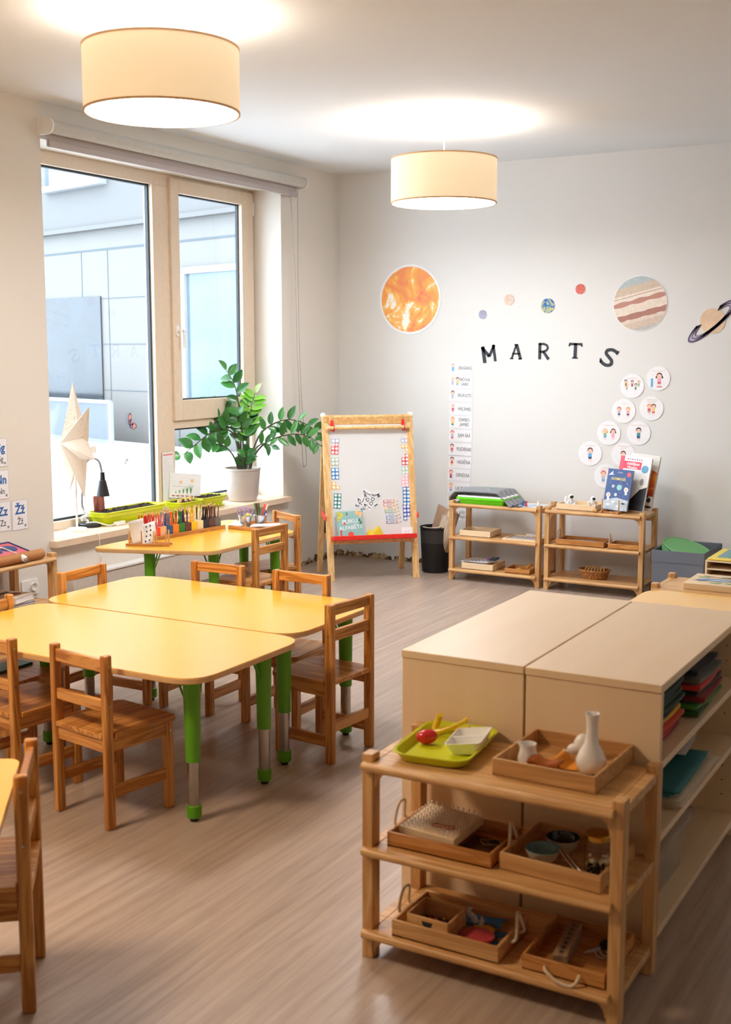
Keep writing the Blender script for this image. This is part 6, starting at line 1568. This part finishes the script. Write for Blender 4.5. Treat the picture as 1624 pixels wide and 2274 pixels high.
for k in range(5):
    o = MB().lathe([(.0001, .006), (.150, .006), (.156, .011), (.163, .010), (.163, .001), (.155, 0), (.0001, 0)], 44).build('round_mat', GM)
    o.matrix_world = Matrix.Translation((-1.968 - .004 * (4 - k), 7.73, .262 + .017 * k)) @ Matrix.Rotation(.30, 4, 'Y') @ Matrix.Rotation(.10, 4, 'X')
    tag(o, ['lowest', 'second lowest', 'middle', 'second highest', 'topmost'][k] + ' of the round green woven mats in the grey storage box', 'mat', 'round green mats in the storage box')
    if k == 4: MB().tube([(.15, .02, .01), (.165, .0, .022), (.15, -.03, .012)], .006, 6).build('loop', GM, o)
og = E('tray_organiser', 'pale wooden slot organiser with a yellow rimmed puzzle on top, right edge', 'organiser', (-1.50, 7.44, 0))
ow, od, oh = .46, .42, .355
MB().box(-ow / 2, -ow / 2 + .012, -od / 2, od / 2, 0, oh).build('side_panel', PLY, og, .001); MB().box(ow / 2 - .012, ow / 2, -od / 2, od / 2, 0, oh).build('side_panel', PLY, og, .001)
MB().box(-ow / 2 + .012, ow / 2 - .012, od / 2 - .008, od / 2, 0, oh).build('back_panel', PLY, og)
for k in range(8): MB().box(-ow / 2 + .012, ow / 2 - .012, -od / 2, od / 2 - .008, .01 + .048 * k, .018 + .048 * k).build('slot_board', PLY, og, .001)
yp = E('insert_puzzle', 'yellow framed puzzle board with a blue grey field on the slot organiser', 'puzzle', (-1.50, 7.44, oh + .001))
YF = mat('yellow_paint', (234, 206, 90), .5)
MB().box(-.22, .22, -.20, .20, 0, .012).build('frame', YF, yp, .003)
MB().box(-.175, .19, -.15, .165, .0125, .014).build('field', mat('blue_grey_field', (120, 156, 160), .6), yp)
MB().prism(roundpoly([(-.09, -.12), (.08, -.14), (.10, -.10), (-.07, -.085)], .015), .014, .024).build('puzzle_piece', mat('toy_orange', (226, 170, 86), .5), yp, .002)
zb = Z3
def puzz(cx, cy, wx, wy, rz, label):
    t = E('animal_puzzle', label, 'puzzle', (cx, cy, zb), rz, 'wooden picture puzzles')
    MB().box(-wx / 2, wx / 2, -wy / 2, wy / 2, 0, .030).build('board', PLY, t, .003)
    return t
b4 = puzz(-1.215, 5.455, .31, .26, .0, 'square wooden puzzle with a blue bird on a branch, on the right shelf')
BLU = mat('bird_blue', (96, 130, 176), .5, var=.15, scale=30); BL2 = mat('bird_pale', (176, 200, 220), .5); LFG = mat('leaf_ink', (120, 168, 110), .5); BRN = mat('branch_ink', (150, 118, 96), .5)
def zdisc(mb, x, y, rx, ry, z, mi, rot=0, n=24): mb.add([(x + rx * math.cos(2 * PI * i / n) * math.cos(rot) - ry * math.sin(2 * PI * i / n) * math.sin(rot), y + rx * math.cos(2 * PI * i / n) * math.sin(rot) + ry * math.sin(2 * PI * i / n) * math.cos(rot), z) for i in range(n)], [tuple(range(n))], mi)
mb = MB(); zz = .0306
zdisc(mb, -.03, -.015, .07, .032, zz + .0006, 0, .05); zdisc(mb, -.095, -.035, .026, .022, zz + .0009, 0); zdisc(mb, -.02, -.022, .05, .017, zz + .0009, 1, .1)
mb.add([(.03, -.02, zz + .0006), (.13, .03, zz + .0006), (.135, .015, zz + .0006), (.04, -.035, zz + .0006)], [(0, 1, 2, 3)], 0)
mb.add([(-.11, .08, zz + .0002), (.05, .03, zz + .0002), (.12, -.01, zz + .0002), (.12, -.02, zz + .0002), (.05, .018, zz + .0002), (-.11, .07, zz + .0002)], [(0, 1, 4, 5), (1, 2, 3, 4)], 3)
for x, y, r in ((-.10, .04, .2), (.0, .065, -.1), (.03, .07, .2), (-.02, -.08, .3), (.045, -.075, .1), (.10, -.05, -.4)): zdisc(mb, x, y, .028, .012, zz + .0004, 2, r)
mb.add([(-.118, -.04, zz + .001), (-.137, -.045, zz + .001), (-.118, -.048, zz + .001)], [(0, 1, 2)], 3)
mb.build('painted_bird', [BLU, BL2, LFG, BRN], b4, smooth=False)
puzz(-.90, 5.44, .30, .26, 0, 'plain wooden puzzle board right of the bird puzzle at the photo edge')

# ------------------------------------------------------------------ foreground shelf: top board
yt = E('plastic_tray', 'lime green plastic tray on top of the foreground shelf', 'tray', (-1.346, 2.815, Z3), .10)
mb = MB(); k = len(rrect(-1, 1, -1, 1, .2)); V = []
for hx, hy, z in ((.080, .125, 0), (.092, .137, .003), (.104, .149, .024), (.109, .154, .026), (.108, .153, .0285), (.101, .146, .0265), (.088, .133, .006), (.01, .02, .006)): V += [(x, y, z) for x, y in rrect(-hx, hx, -hy, hy, .045 if hx > .05 else .008)]
mb.add(V, [(j * k + i, j * k + (i + 1) % k, (j + 1) * k + (i + 1) % k, (j + 1) * k + i) for j in range(7) for i in range(k)] + [tuple(range(k)), tuple(range(7 * k, 8 * k))]); mb.build('tray_body', mat('acid_green_plastic', (204, 210, 20), .4), yt)
o = MB().ball((0, 0, .02), (.030, .020, .020), 0, 24, 16).build('egg_shaker', mat('red_glossy', (206, 40, 44), .25)); o.location = PZ(950, 1652, Z3 + .007); o.location.z = Z3 + .008; o.rotation_euler = (0, -.1, .5); tag(o, 'red egg shaker lying on the lime green tray', 'egg')
dd_ = E('divided_dish', 'white two-compartment dish tilted on the right rim of the lime green tray', 'dish', M=Matrix.Translation((-1.285, 2.835, Z3 + .010)) @ Matrix.Rotation(.18, 4, 'Z') @ Matrix.Rotation(-.14, 4, 'Y'))
hx, hy, hh = .05, .075, .034
mb = MB(); V = []
for a, b, z in ((.036, .058, 0), (.05, .075, hh), (.047, .072, hh), (.034, .056, .003)): V += [(x, y, z) for x, y in rrect(-a, a, -b, b, .012)]
mb.add(V, [(j * k + i, j * k + (i + 1) % k, (j + 1) * k + (i + 1) % k, (j + 1) * k + i) for j in range(3) for i in range(k)] + [tuple(range(k)), tuple(range(3 * k, 4 * k))]); mb.build('dish_body', WHITE, dd_)
MB().box(-.046, .046, -.002, .002, .003, hh - .001).build('divider', WHITE, dd_, .001)
YP = mat('yellow_toy_plastic', (238, 200, 30), .35)
sq = E('toy_tongs', 'yellow plastic tongs at the back of the lime green tray', 'tongs', (-1.385, 2.905, Z3 + .008), .35)
MB().tube(bez([(-.05, -.015, .01), (-.01, -.02, .02), (.03, -.005, .035), (.055, .0, .05)], 6), [.006] * 18 + [.009], 8).build('arm', YP, sq); MB().tube(bez([(-.05, -.015, .01), (-.02, .015, .012), (.03, .02, .014), (.06, .012, .018)], 6), [.006] * 18 + [.009], 8).build('arm', YP, sq)
MB().tube(bez([(-.04, .02, .01), (-.03, .025, .035), (-.025, .02, .052)], 6), .009, 8).build('grip', YP, sq)
# square tray with pouring set
tray('wooden_tray', 'square wooden tray with a white vase and jug on the foreground shelf', (-1.02, 2.838, Z3), .275, .285, .045, TRAYW, rz=-.03)
POR = mat('white_porcelain', (236, 232, 228), .15, coat=.4)
vz = E('bud_vase', 'tall white porcelain vase with a round belly in the square wooden tray', 'vase', (-.945, 2.83, Z3 + .0065))
MB().lathe([(.0001, 0), (.026, 0), (.033, .006), (.039, .02), (.0385, .034), (.030, .054), (.0185, .075), (.0145, .10), (.0145, .13), (.0175, .150), (.0185, .153), (.0165, .152), (.012, .13), (.012, .10), (.0001, .09)], 36).build('vase_body', POR, vz)
jg = E('milk_jug', 'small white porcelain jug with a spout in the square wooden tray', 'jug', (-1.105, 2.80, Z3 + .0065))
mb = MB(); mb.lathe([(.0001, 0), (.021, 0), (.026, .006), (.0265, .02), (.022, .038), (.0205, .048), (.022, .056), (.0195, .056), (.0185, .048), (.02, .036), (.024, .02), (.0001, .006)], 32)
mb.v = [(x - (.010 * max(0, (z - .045) / .011) if (x < -.016 and abs(y) < .007) else 0), y, z) for x, y, z in mb.v]
mb.build('jug_body', POR, jg)
OC = mat('orange_suede', (224, 140, 30), .85, var=.08); BC = mat('brown_suede', (156, 82, 22), .85, var=.1)
def clothat(px, py, seed, m, wx, wy, h_, label, rz):
    o = crumple(0, 0, wx, wy, h_, seed).build('suede_cloth', m, solid=.0015, ang=80); p = PZ(px, py, Z3 + .007); o.location = (p.x, p.y, Z3 + .008); o.rotation_euler = (0, 0, rz); tag(o, label, 'cloth')
mb = MB(); V = []; nx = 18
for j in range(nx + 1):
    for i in range(nx + 1):
        u, v = i / nx, j / nx; V.append((-.05 + .10 * u, -.035 + .07 * v, .002 + .026 * math.exp(-((u - .35 - .3 * v) / .16) ** 2) + .014 * max(0, v - .6) * (1 - u)))
mb.add(V, [(j * (nx + 1) + i, j * (nx + 1) + i + 1, (j + 1) * (nx + 1) + i + 1, (j + 1) * (nx + 1) + i) for j in range(nx) for i in range(nx)])
o = mb.build('suede_cloth', OC, solid=.0015, ang=80); p = PZ(1240, 1697, Z3 + .01); o.location = (p.x, p.y, Z3 + .008); o.rotation_euler = (0, 0, .35); tag(o, 'folded orange cloth in the square wooden tray', 'cloth')
mb = MB(); V = []
for j in range(nx + 1):
    for i in range(nx + 1):
        u, v = i / nx, j / nx; a = u * 4.0; r_ = .012 + .010 * u; V.append((-.045 + .09 * v + .004 * math.sin(7 * u), r_ * math.cos(a + 1) * (1 + .3 * v), .018 + r_ * math.sin(a + 1) * .75 + .004 * math.sin(9 * v)))
mb.add(V, [(j * (nx + 1) + i, j * (nx + 1) + i + 1, (j + 1) * (nx + 1) + i + 1, (j + 1) * (nx + 1) + i) for j in range(nx) for i in range(nx)])
o = mb.build('suede_cloth', BC, solid=.0015, ang=80); p = PZ(1208, 1712, Z3 + .01); o.location = (p.x, p.y + .012, Z3 + .008); o.rotation_euler = (0, 0, -.1); tag(o, 'crumpled brown cloth in front of the folded orange cloth', 'cloth')
el = E('elephant_figurine', 'small white porcelain animal figurine behind the vase', 'figurine', (-.995, 2.912, Z3 + .0065), .3)
MB().ball((0, 0, .034), (.026, .020, .034), 0, 20, 14).build('body', POR, el); MB().ball((-.022, -.004, .026), (.020, .014, .015)).build('head', POR, el); MB().tube(bez([(-.036, -.006, .022), (-.046, -.008, .016), (-.05, -.01, .022)], 4), .005, 8).build('trunk', POR, el)
for s in (-1, 1): MB().ball((-.014, s * .014, .030), (.010, .004, .012)).build('ear', POR, el)
# middle board, left tray with peg board
tA = tray('wooden_tray', 'wooden tray with rope handles holding the clear peg board', (-1.293, 2.762, Z2), .30, .208, .040, BAMBOO, rope=(-1, 1))
gbd = E('geoboard', 'pale wooden geoboard with rows of clear pegs in the rope handled tray', 'board', M=Matrix.Translation((-1.335, 2.768, Z2 + .030)) @ Matrix.Rotation(-.05, 4, 'Z') @ Matrix.Rotation(.03, 4, 'X') @ Matrix.Rotation(.02, 4, 'Y'))
MB().box(-.083, .083, -.085, .085, 0, .022).build('board', PLY, gbd, .002)
CLP = mat('clear_pegs', (232, 226, 218), .25)
mb0 = MB(); mb0.lathe([(.0016, 0), (.0016, .010), (.0026, .011), (.0024, .0135), (.0001, .0140)], 8)
pg0 = mb0.build('peg', CLP, gbd, world=False)
first = True
for r in range(10):
    for c_ in range(10):
        o = pg0 if first else pg0.copy()
        if not first: COL.objects.link(o); o.parent = gbd
        first = False; o.location = (-.0745 + c_ * .01655, -.0765 + r * .017, .022)
o = MB().tube([(.0 + .030 * math.cos(a * PI / 12), .011 * math.sin(a * PI / 12) + .004 * math.sin(a * PI / 4), 0) for a in range(25)], .0016, 6).build('rubber_band', mat('red_rubber', (150, 44, 30), .5)); o.matrix_world = Matrix.Translation((-1.30, 2.705, Z2 + .0645)) @ Matrix.Rotation(.0, 4, 'Z'); tag(o, 'red rubber band stretched over the pegs of the geoboard', 'rubber band')
for k, (cc, nm) in enumerate((((60, 44, 36), 'dark brown'), ((90, 60, 44), 'reddish brown'), ((70, 74, 50), 'olive'), ((30, 28, 28), 'black'), ((140, 110, 60), 'ochre'))):
    o = MB().tube([((.014 + .004 * k) * math.cos(a * PI / 10), (.010 + .002 * k) * math.sin(a * PI / 10) + .003 * math.sin(a * .9 + k), .002 + .002 * math.sin(a + k)) for a in range(21)], .0014, 6).build('rubber_band', mat('band_' + nm.replace(' ', '_'), cc, .5)); o.location = (-1.195 + .008 * (k % 3), 2.79 - .008 * k, Z2 + .0075 + .004 * k); tag(o, nm + ' rubber band in the pile right of the geoboard', 'rubber band')
o = MB().box(-.055, .055, -.045, .045, 0, .003).build('brown_card', mat('brown_card_paint', (84, 48, 30), .5)); o.matrix_world = Matrix.Translation((-1.205, 2.775, Z2 + .0065)) ; tag(o, 'dark brown card under the rubber bands beside the geoboard', 'card')
cd_ = E('pattern_card', 'white pattern card with a yellow butterfly at the front of the geoboard tray', 'card', (-1.205, 2.690, Z2 + .010), -.02)
MB().box(-.050, .050, -.024, .024, 0, .002).build('card', PAPER, cd_, smooth=False)
mb = MB(); mb.box(-.025, -.020, -.024, .024, .0021, .0025, 0); mb.box(-.052, .052, .022, .026, .0021, .0024, 1); zdisc(mb, .014, .004, .010, .004, .0024, 2, .7, 14); zdisc(mb, .02, -.004, .008, .004, .0026, 2, -.5, 14); zdisc(mb, .012, -.006, .006, .003, .0027, 3, .6, 12); mb.build('printed_butterfly', [mat('card_red', (190, 40, 34), .5), mat('card_gold', (226, 180, 60), .5), mat('butterfly_yellow', (206, 190, 30), .5), INK], cd_, smooth=False)
# middle board, right tray with bowls and jar
tB = tray('wooden_tray', 'pale wooden tray with two bowls and a jar on the middle board', (-.985, 2.787, Z2), .27, .245, .046, TRAYW, rz=-.05, th=.008)
def bowl(c, r, inner, outer, label):
    t = E('ceramic_bowl', label, 'bowl', c, 0, 'ceramic bowls in the pale tray')
    MB().lathe([(.0001, 0), (r * .42, 0), (r * .45, .003), (r * .78, .018), (r * .97, .036), (r, .042)], 40).build('outside', outer, t)
    MB().lathe([(r, .042), (r * .95, .0425), (r * .92, .036), (r * .73, .019), (r * .4, .007), (.0001, .006)], 40).build('glazed_inside', inner, t)
bowl((-1.038, 2.745, Z2 + .0062), .045, mat('teal_glaze', (92, 130, 134), .12), mat('stone_glaze', (196, 188, 168), .4, var=.1), 'pale teal glazed bowl at the front of the pale tray')
bowl((-1.018, 2.838, Z2 + .0062), .044, mat('black_glaze', (22, 24, 34), .08), mat('stone_glaze', (196, 188, 168), .4), 'black glazed bowl behind the teal one')
jr = E('glass_jar', 'glass jar with a gold lid half filled with black and white beans', 'jar', (-.893, 2.748, Z2 + .0062))
JG = glass('jar_glass', (.96, .97, .96), gloss=1.0)
MB().lathe([(.0001, 0), (.030, 0), (.034, .005), (.0345, .075), (.029, .088), (.0285, .096)], 36).build('jar_body', JG, jr)
MB().lathe([(.0001, .112), (.030, .112), (.0325, .109), (.0325, .097), (.031, .096)], 36).build('lid', mat('gold_lid', (196, 150, 62), .25, metal=.9), jr)
rg = random.Random(3); BEW = mat('white_beans', (228, 214, 180), .4); BEB = mat('black_beans', (26, 20, 22), .35)
for k in range(70):
    a = rg.uniform(0, 2 * PI); rr = .027 * math.sqrt(rg.random()) if k > 34 else .0265; z = .007 + .042 * rg.random() * (1 - .3 * (rr < .02))
    dark = (math.cos(a - 4.4) > .35 and z < .042) 
    o = MB().ball((0, 0, 0), (.0062, .0042, .0040), 0, 10, 6).build('bean', BEB if dark else BEW, jr) if k < 2 else None
    if k == 0: b_w = o
    if k == 1: b_b = o
    if k < 2: o.data.materials[0] = BEW if k == 0 else BEB
    else:
        o = (b_b if dark else b_w).copy(); COL.objects.link(o); o.parent = jr
    o.location = (rr * math.cos(a), rr * math.sin(a), z); o.rotation_euler = (rg.uniform(0, 3), rg.uniform(0, 3), rg.uniform(0, 3))
tw = E('metal_tongs', 'shiny steel tongs lying across the front of the pale tray', 'tongs', M=Matrix.Translation((-.955, 2.715, Z2 + .046)) @ Matrix.Rotation(-.72, 4, 'Z') @ Matrix.Rotation(.22, 4, 'Y'))
for s in (-1, 1): MB().box(-.045, .05, s * .005 - .004, s * .005 + .004, s * .001, s * .001 + .0022).build('arm', mat('polished_steel', (220, 220, 224), .12, metal=1), tw, .0008)
# bottom board, left tray with bead box and felt
tC = tray('wooden_tray', 'long wooden tray with rope handles holding a bead box and felt shapes', (-1.258, 2.728, Z1), .305, .205, .046, TRAYW, rope=(-1, 1))
bbx = E('bead_box', 'small open wooden box of beads in the bottom rope handled tray', 'box', (-1.31, 2.690, Z1 + .0065), -.02)
hx, hy, hb = .060, .052, .062
for s in (-1, 1):
    MB().box(-hx, hx, s * hy - .003, s * hy + .003, 0, hb).build('side', TRAYW, bbx, .001); MB().box(s * hx - .003, s * hx + .003, -hy + .003, hy - .003, 0, hb).build('side', TRAYW, bbx, .001)
MB().box(-hx, hx, -hy, hy, 0, .004).build('bottom', TRAYW, bbx)
mb = MB(); n = 14; mb.add([(.016 * math.cos(PI + PI * i / n), -hy - .0034, hb - .010 + .017 * math.sin(PI + PI * i / n)) for i in range(n + 1)], [tuple(range(n + 1))]); mb.build('finger_hole', BLACK, bbx, smooth=False)
for s in (-.026, .026): MB().cyl((s, -hy - .003, hb - .014), (s, -hy - .0042, hb - .014), .0016, n=8).build('screw', CHROME, bbx)
mb = MB(); cols2 = [mat('bead_%d' % i, c_, .3) for i, c_ in enumerate([(190, 40, 60), (40, 50, 120), (30, 26, 34), (200, 90, 120), (90, 40, 90), (206, 170, 60)])]
for k in range(260):
    mb.ball((rg.uniform(-hx + .007, hx - .007), rg.uniform(-hy + .007, hy - .007), .008 + rg.random() * .014), .0042, rg.randrange(6), 7, 5)
o = mb.build('beads', cols2, bbx); o['kind'] = 'stuff'
FEB = mat('blue_felt', (22, 104, 170), .95, var=.08, scale=300, sheen=.3); FER = mat('red_felt', (176, 20, 34), .95, var=.08, scale=300, sheen=.3); FEY = mat('yellow_felt', (214, 160, 30), .95, sheen=.3)
o = MB().prism([(.0, -.05), (.085, -.03), (.06, .005), (.095, .045), (.03, .035), (.0, .055), (-.03, .0)], 0, .0035).build('felt_shape', FEB, bevel=.001); o.location = (-1.185, 2.735, Z1 + .0065); tag(o, 'blue felt shape under the red oval felt', 'felt')
o = MB().prism([(-.04, -.02), (.02, -.028), (.045, -.006), (.09, -.02), (.075, .012), (.09, .03), (.03, .018), (-.04, .026)], 0, .0035).build('felt_fish', FEB, bevel=.001); o.matrix_world = Matrix.Translation((-1.22, 2.785, Z1 + .020)) @ Matrix.Rotation(.05, 4, 'Z') @ Matrix.Rotation(.1, 4, 'X'); tag(o, 'blue fish shaped felt behind the red oval felt', 'felt')
o = MB().prism([(.03 * math.cos(i * PI / 12), .02 * math.sin(i * PI / 12)) for i in range(24)], 0, .0035).build('felt_disc', FEY, bevel=.001); o.location = (-1.198, 2.748, Z1 + .0165); tag(o, 'yellow felt disc between the blue and red felts', 'felt')
o = MB().prism([(.046 * math.cos(i * PI / 20), .040 * math.sin(i * PI / 20)) for i in range(40)], 0, .005).build('felt_oval', FER, bevel=.0015); o.location = (-1.196, 2.700, Z1 + .0205); tag(o, 'dark red oval felt on top of the felt shapes', 'felt')
CLR = mat('clear_plastic', (214, 216, 222), .15)
for k in range(5):
    mb = MB(); mb.box(-.006, .006, -.003, .003, 0, .018); mb.cyl((0, 0, .018), (.004, 0, .026), .0035, n=8)
    o = mb.build('plastic_peg', CLR, bevel=.0008); o.location = (-1.262 + .012 * k, 2.772 + .004 * math.sin(k * 2) - .004 * k, Z1 + .036 - .004 * k); o.rotation_euler = (.5 * math.sin(k * 3), .6 * math.cos(k * 2), k); tag(o, 'clear plastic clip in the little heap behind the bead box', 'clip', 'clear clips behind the bead box')
# bottom board, right tray
tD = tray('wooden_tray', 'wooden tray with a holed block and loose rope handle on the bottom board', (-.940, 2.760, Z1), .215, .245, .040, BAMBOO, rope=(-2,))
hb_ = E('peg_block', 'long grey wooden block with a row of holes in the bottom right tray', 'block', (-.972, 2.765, Z1 + .0065), .14)
MB().box(-.019, .019, -.095, .095, 0, .036).build('block', wood('walnut_block', (132, 104, 78), (158, 128, 98), 'y', rough=.6, scale=24), hb_, .002)
mb = MB()
for k in range(7): mb.cyl((0, -.075 + k * .025, .0358), (0, -.075 + k * .025, .0364), .0052, n=14)
mb.build('holes', BLACK, hb_)
o = MB().ball((0, 0, .014), (.022, .018, .014)).build('dark_pouch', mat('black_cloth', (26, 26, 30), .9), ); o.location = (-.885, 2.82, Z1 + .0065); tag(o, 'small dark pouch at the back of the bottom right tray', 'pouch')
for k in range(4):
    o = MB().tube(bez([(-.02, -.01 * k, .004), (0, .01, .012), (.02, -.006, .006), (.035, .004 * k, .003)], 5), .0016, 6).build('clear_tube', CLR); o.location = (-.905 + .008 * k, 2.775 + .012 * k, Z1 + .007); tag(o, 'thin clear tube in the bottom right tray', 'tube', 'clear tubes in the bottom right tray')

# ------------------------------------------------------------------ right maple cabinet: felt, papers, plastic bin
def sheet(name, cx, cy, z, wx, wy, th, m, label, cat, rz=0, group=None, wave=0, tx=0, ty=0):
    mb = MB(); nx, ny = 10, 12; V = []
    for j in range(ny + 1):
        for i in range(nx + 1):
            u, v = i / nx, j / ny; V.append((-wx / 2 + wx * u, -wy / 2 + wy * v, wave * (math.sin(5 * v + 2 * u) * .5 + .5) * (.4 + .6 * u)))
    mb.add(V, [(j * (nx + 1) + i, j * (nx + 1) + i + 1, (j + 1) * (nx + 1) + i + 1, (j + 1) * (nx + 1) + i) for j in range(ny) for i in range(nx)])
    o = mb.build(name, m, solid=th, ang=80); o.matrix_world = Matrix.Translation((cx, cy, z)) @ Matrix.Rotation(rz, 4, 'Z') @ Matrix.Rotation(tx, 4, 'X') @ Matrix.Rotation(ty, 4, 'Y')
    tag(o, label, cat, group); return o
def felt(nm, cc): return mat('felt_' + nm, cc, .95, var=.08, scale=250, sheen=.2)
fs = .548
stackA = [('crimson', (150, 24, 44)), ('red', (196, 40, 20)), ('orange red', (206, 70, 20)), ('yellow', (226, 176, 20)), ('black', (26, 26, 30)), ('dark green', (30, 60, 44)), ('forest green', (24, 70, 40)), ('navy', (28, 36, 80)), ('dark teal', (30, 64, 66))]
for k, (nm, cc) in enumerate(stackA):
    sheet('felt_sheet', -.985 + .004 * (k % 3), 3.20 + .006 * ((k * 7) % 4), fs + .006 + .0165 * k, .26, .27, .011, felt(nm.replace(' ', '_'), cc), '%s felt sheet in the near pile on the top cabinet shelf' % nm, 'felt', rz=.04 * math.sin(k * 2), group='felt sheets in the cabinet', wave=.006)
stackB = [('green', (40, 92, 30)), ('grass green', (70, 130, 30)), ('dark red', (130, 30, 24)), ('black green', (24, 40, 34)), ('bright red', (206, 44, 26)), ('grey', (96, 96, 84)), ('charcoal', (34, 38, 44))]
for k, (nm, cc) in enumerate(stackB):
    sheet('felt_sheet', -.975 + .007 * (k % 3), 3.55 + .01 * ((k * 5) % 4), fs + .006 + .0195 * k, .29 - .01 * (k > 4), .28, .012, felt(nm.replace(' ', '_'), cc), '%s felt sheet in the far pile on the top cabinet shelf' % nm, 'felt', rz=.06 * math.sin(k * 3 + 1), group='felt sheets in the cabinet', wave=.008)
sheet('felt_sheet', -.90, 3.06, fs + .009, .12, .08, .012, felt('hot_pink', (206, 40, 80)), 'hot pink felt scrap at the near corner of the top cabinet shelf', 'felt', group='felt sheets in the cabinet', wave=.008)
ps = .345
for k in range(6):
    sheet('paper_sheet', -.955 + .006 * (k % 3), 3.42 + .01 * (k % 2), ps + .003 + .0035 * k, .27, .44, .0022, mat('cream_sheet', (214, 196, 168), .7), 'cream paper sheet under the teal paper on the middle cabinet shelf', 'paper', rz=.02 * math.sin(k), group='cream sheets under the teal paper', wave=.004)
TP = mat('teal_sheet', (34, 112, 122), .6)
for k in range(3):
    sheet('teal_paper', -.965 + .008 * k, 3.41, ps + .028 + .006 * k, .25, .40, .003, TP, ['lowest', 'middle', 'upper'][k] + ' teal paper sheet on the middle cabinet shelf', 'paper', rz=.03 * k - .02, group='teal paper sheets', wave=.006)
sheet('white_card_sheet', -1.00, 3.58, ps + .062, .24, .22, .003, mat('grey_white_card', (200, 190, 178), .6), 'whitish card lying on the teal paper in the cabinet', 'card', rz=.1, wave=.006)
cb = E('plastic_bin', 'clear plastic storage bin with dark toys on the bottom cabinet shelf', 'bin', (-1.0, 3.33, .0755), 0)
CP = mat('clear_bin_plastic', (206, 204, 198), .25, alpha=.28)
hx, hy, hh = .15, .17, .15
k = len(rrect(-1, 1, -1, 1, .2)); mb = MB(); V = []
for a, b, z in ((hx - .02, hy - .02, 0), (hx, hy, hh), (hx + .012, hy + .012, hh + .003), (hx + .012, hy + .012, hh + .012)): V += [(x, y, z) for x, y in rrect(-a, a, -b, b, .025)]
mb.add(V, [(j * k + i, j * k + (i + 1) % k, (j + 1) * k + (i + 1) % k, (j + 1) * k + i) for j in range(3) for i in range(k)] + [tuple(range(k))]); mb.build('bin_body', CP, cb)
MB().prism(rrect(-hx - .014, hx + .014, -hy - .014, hy + .014, .028), hh + .012, hh + .022).build('bin_lid', CP, cb, .003)
tc2 = [(40, 60, 44), (30, 34, 40), (60, 90, 50), (200, 190, 50), (50, 60, 90), (40, 70, 40)]
for k in range(22):
    i = k % 6
    o = MB().box(-.024, .024, -.016, .016, -.012, .012).build('toy_block', mat('toyblock_%d' % i, tc2[i], .5), bevel=.003); o.location = (-1.0 + rg.uniform(-.09, .09), 3.33 + rg.uniform(-.11, .11), .095 + .028 * (k // 9) + rg.uniform(0, .006)); o.rotation_euler = (rg.uniform(-.2, .2), rg.uniform(-.2, .2), rg.uniform(0, 3)); tag(o, 'small dark toy block inside the clear plastic bin', 'toy', 'toy blocks in the plastic bin')
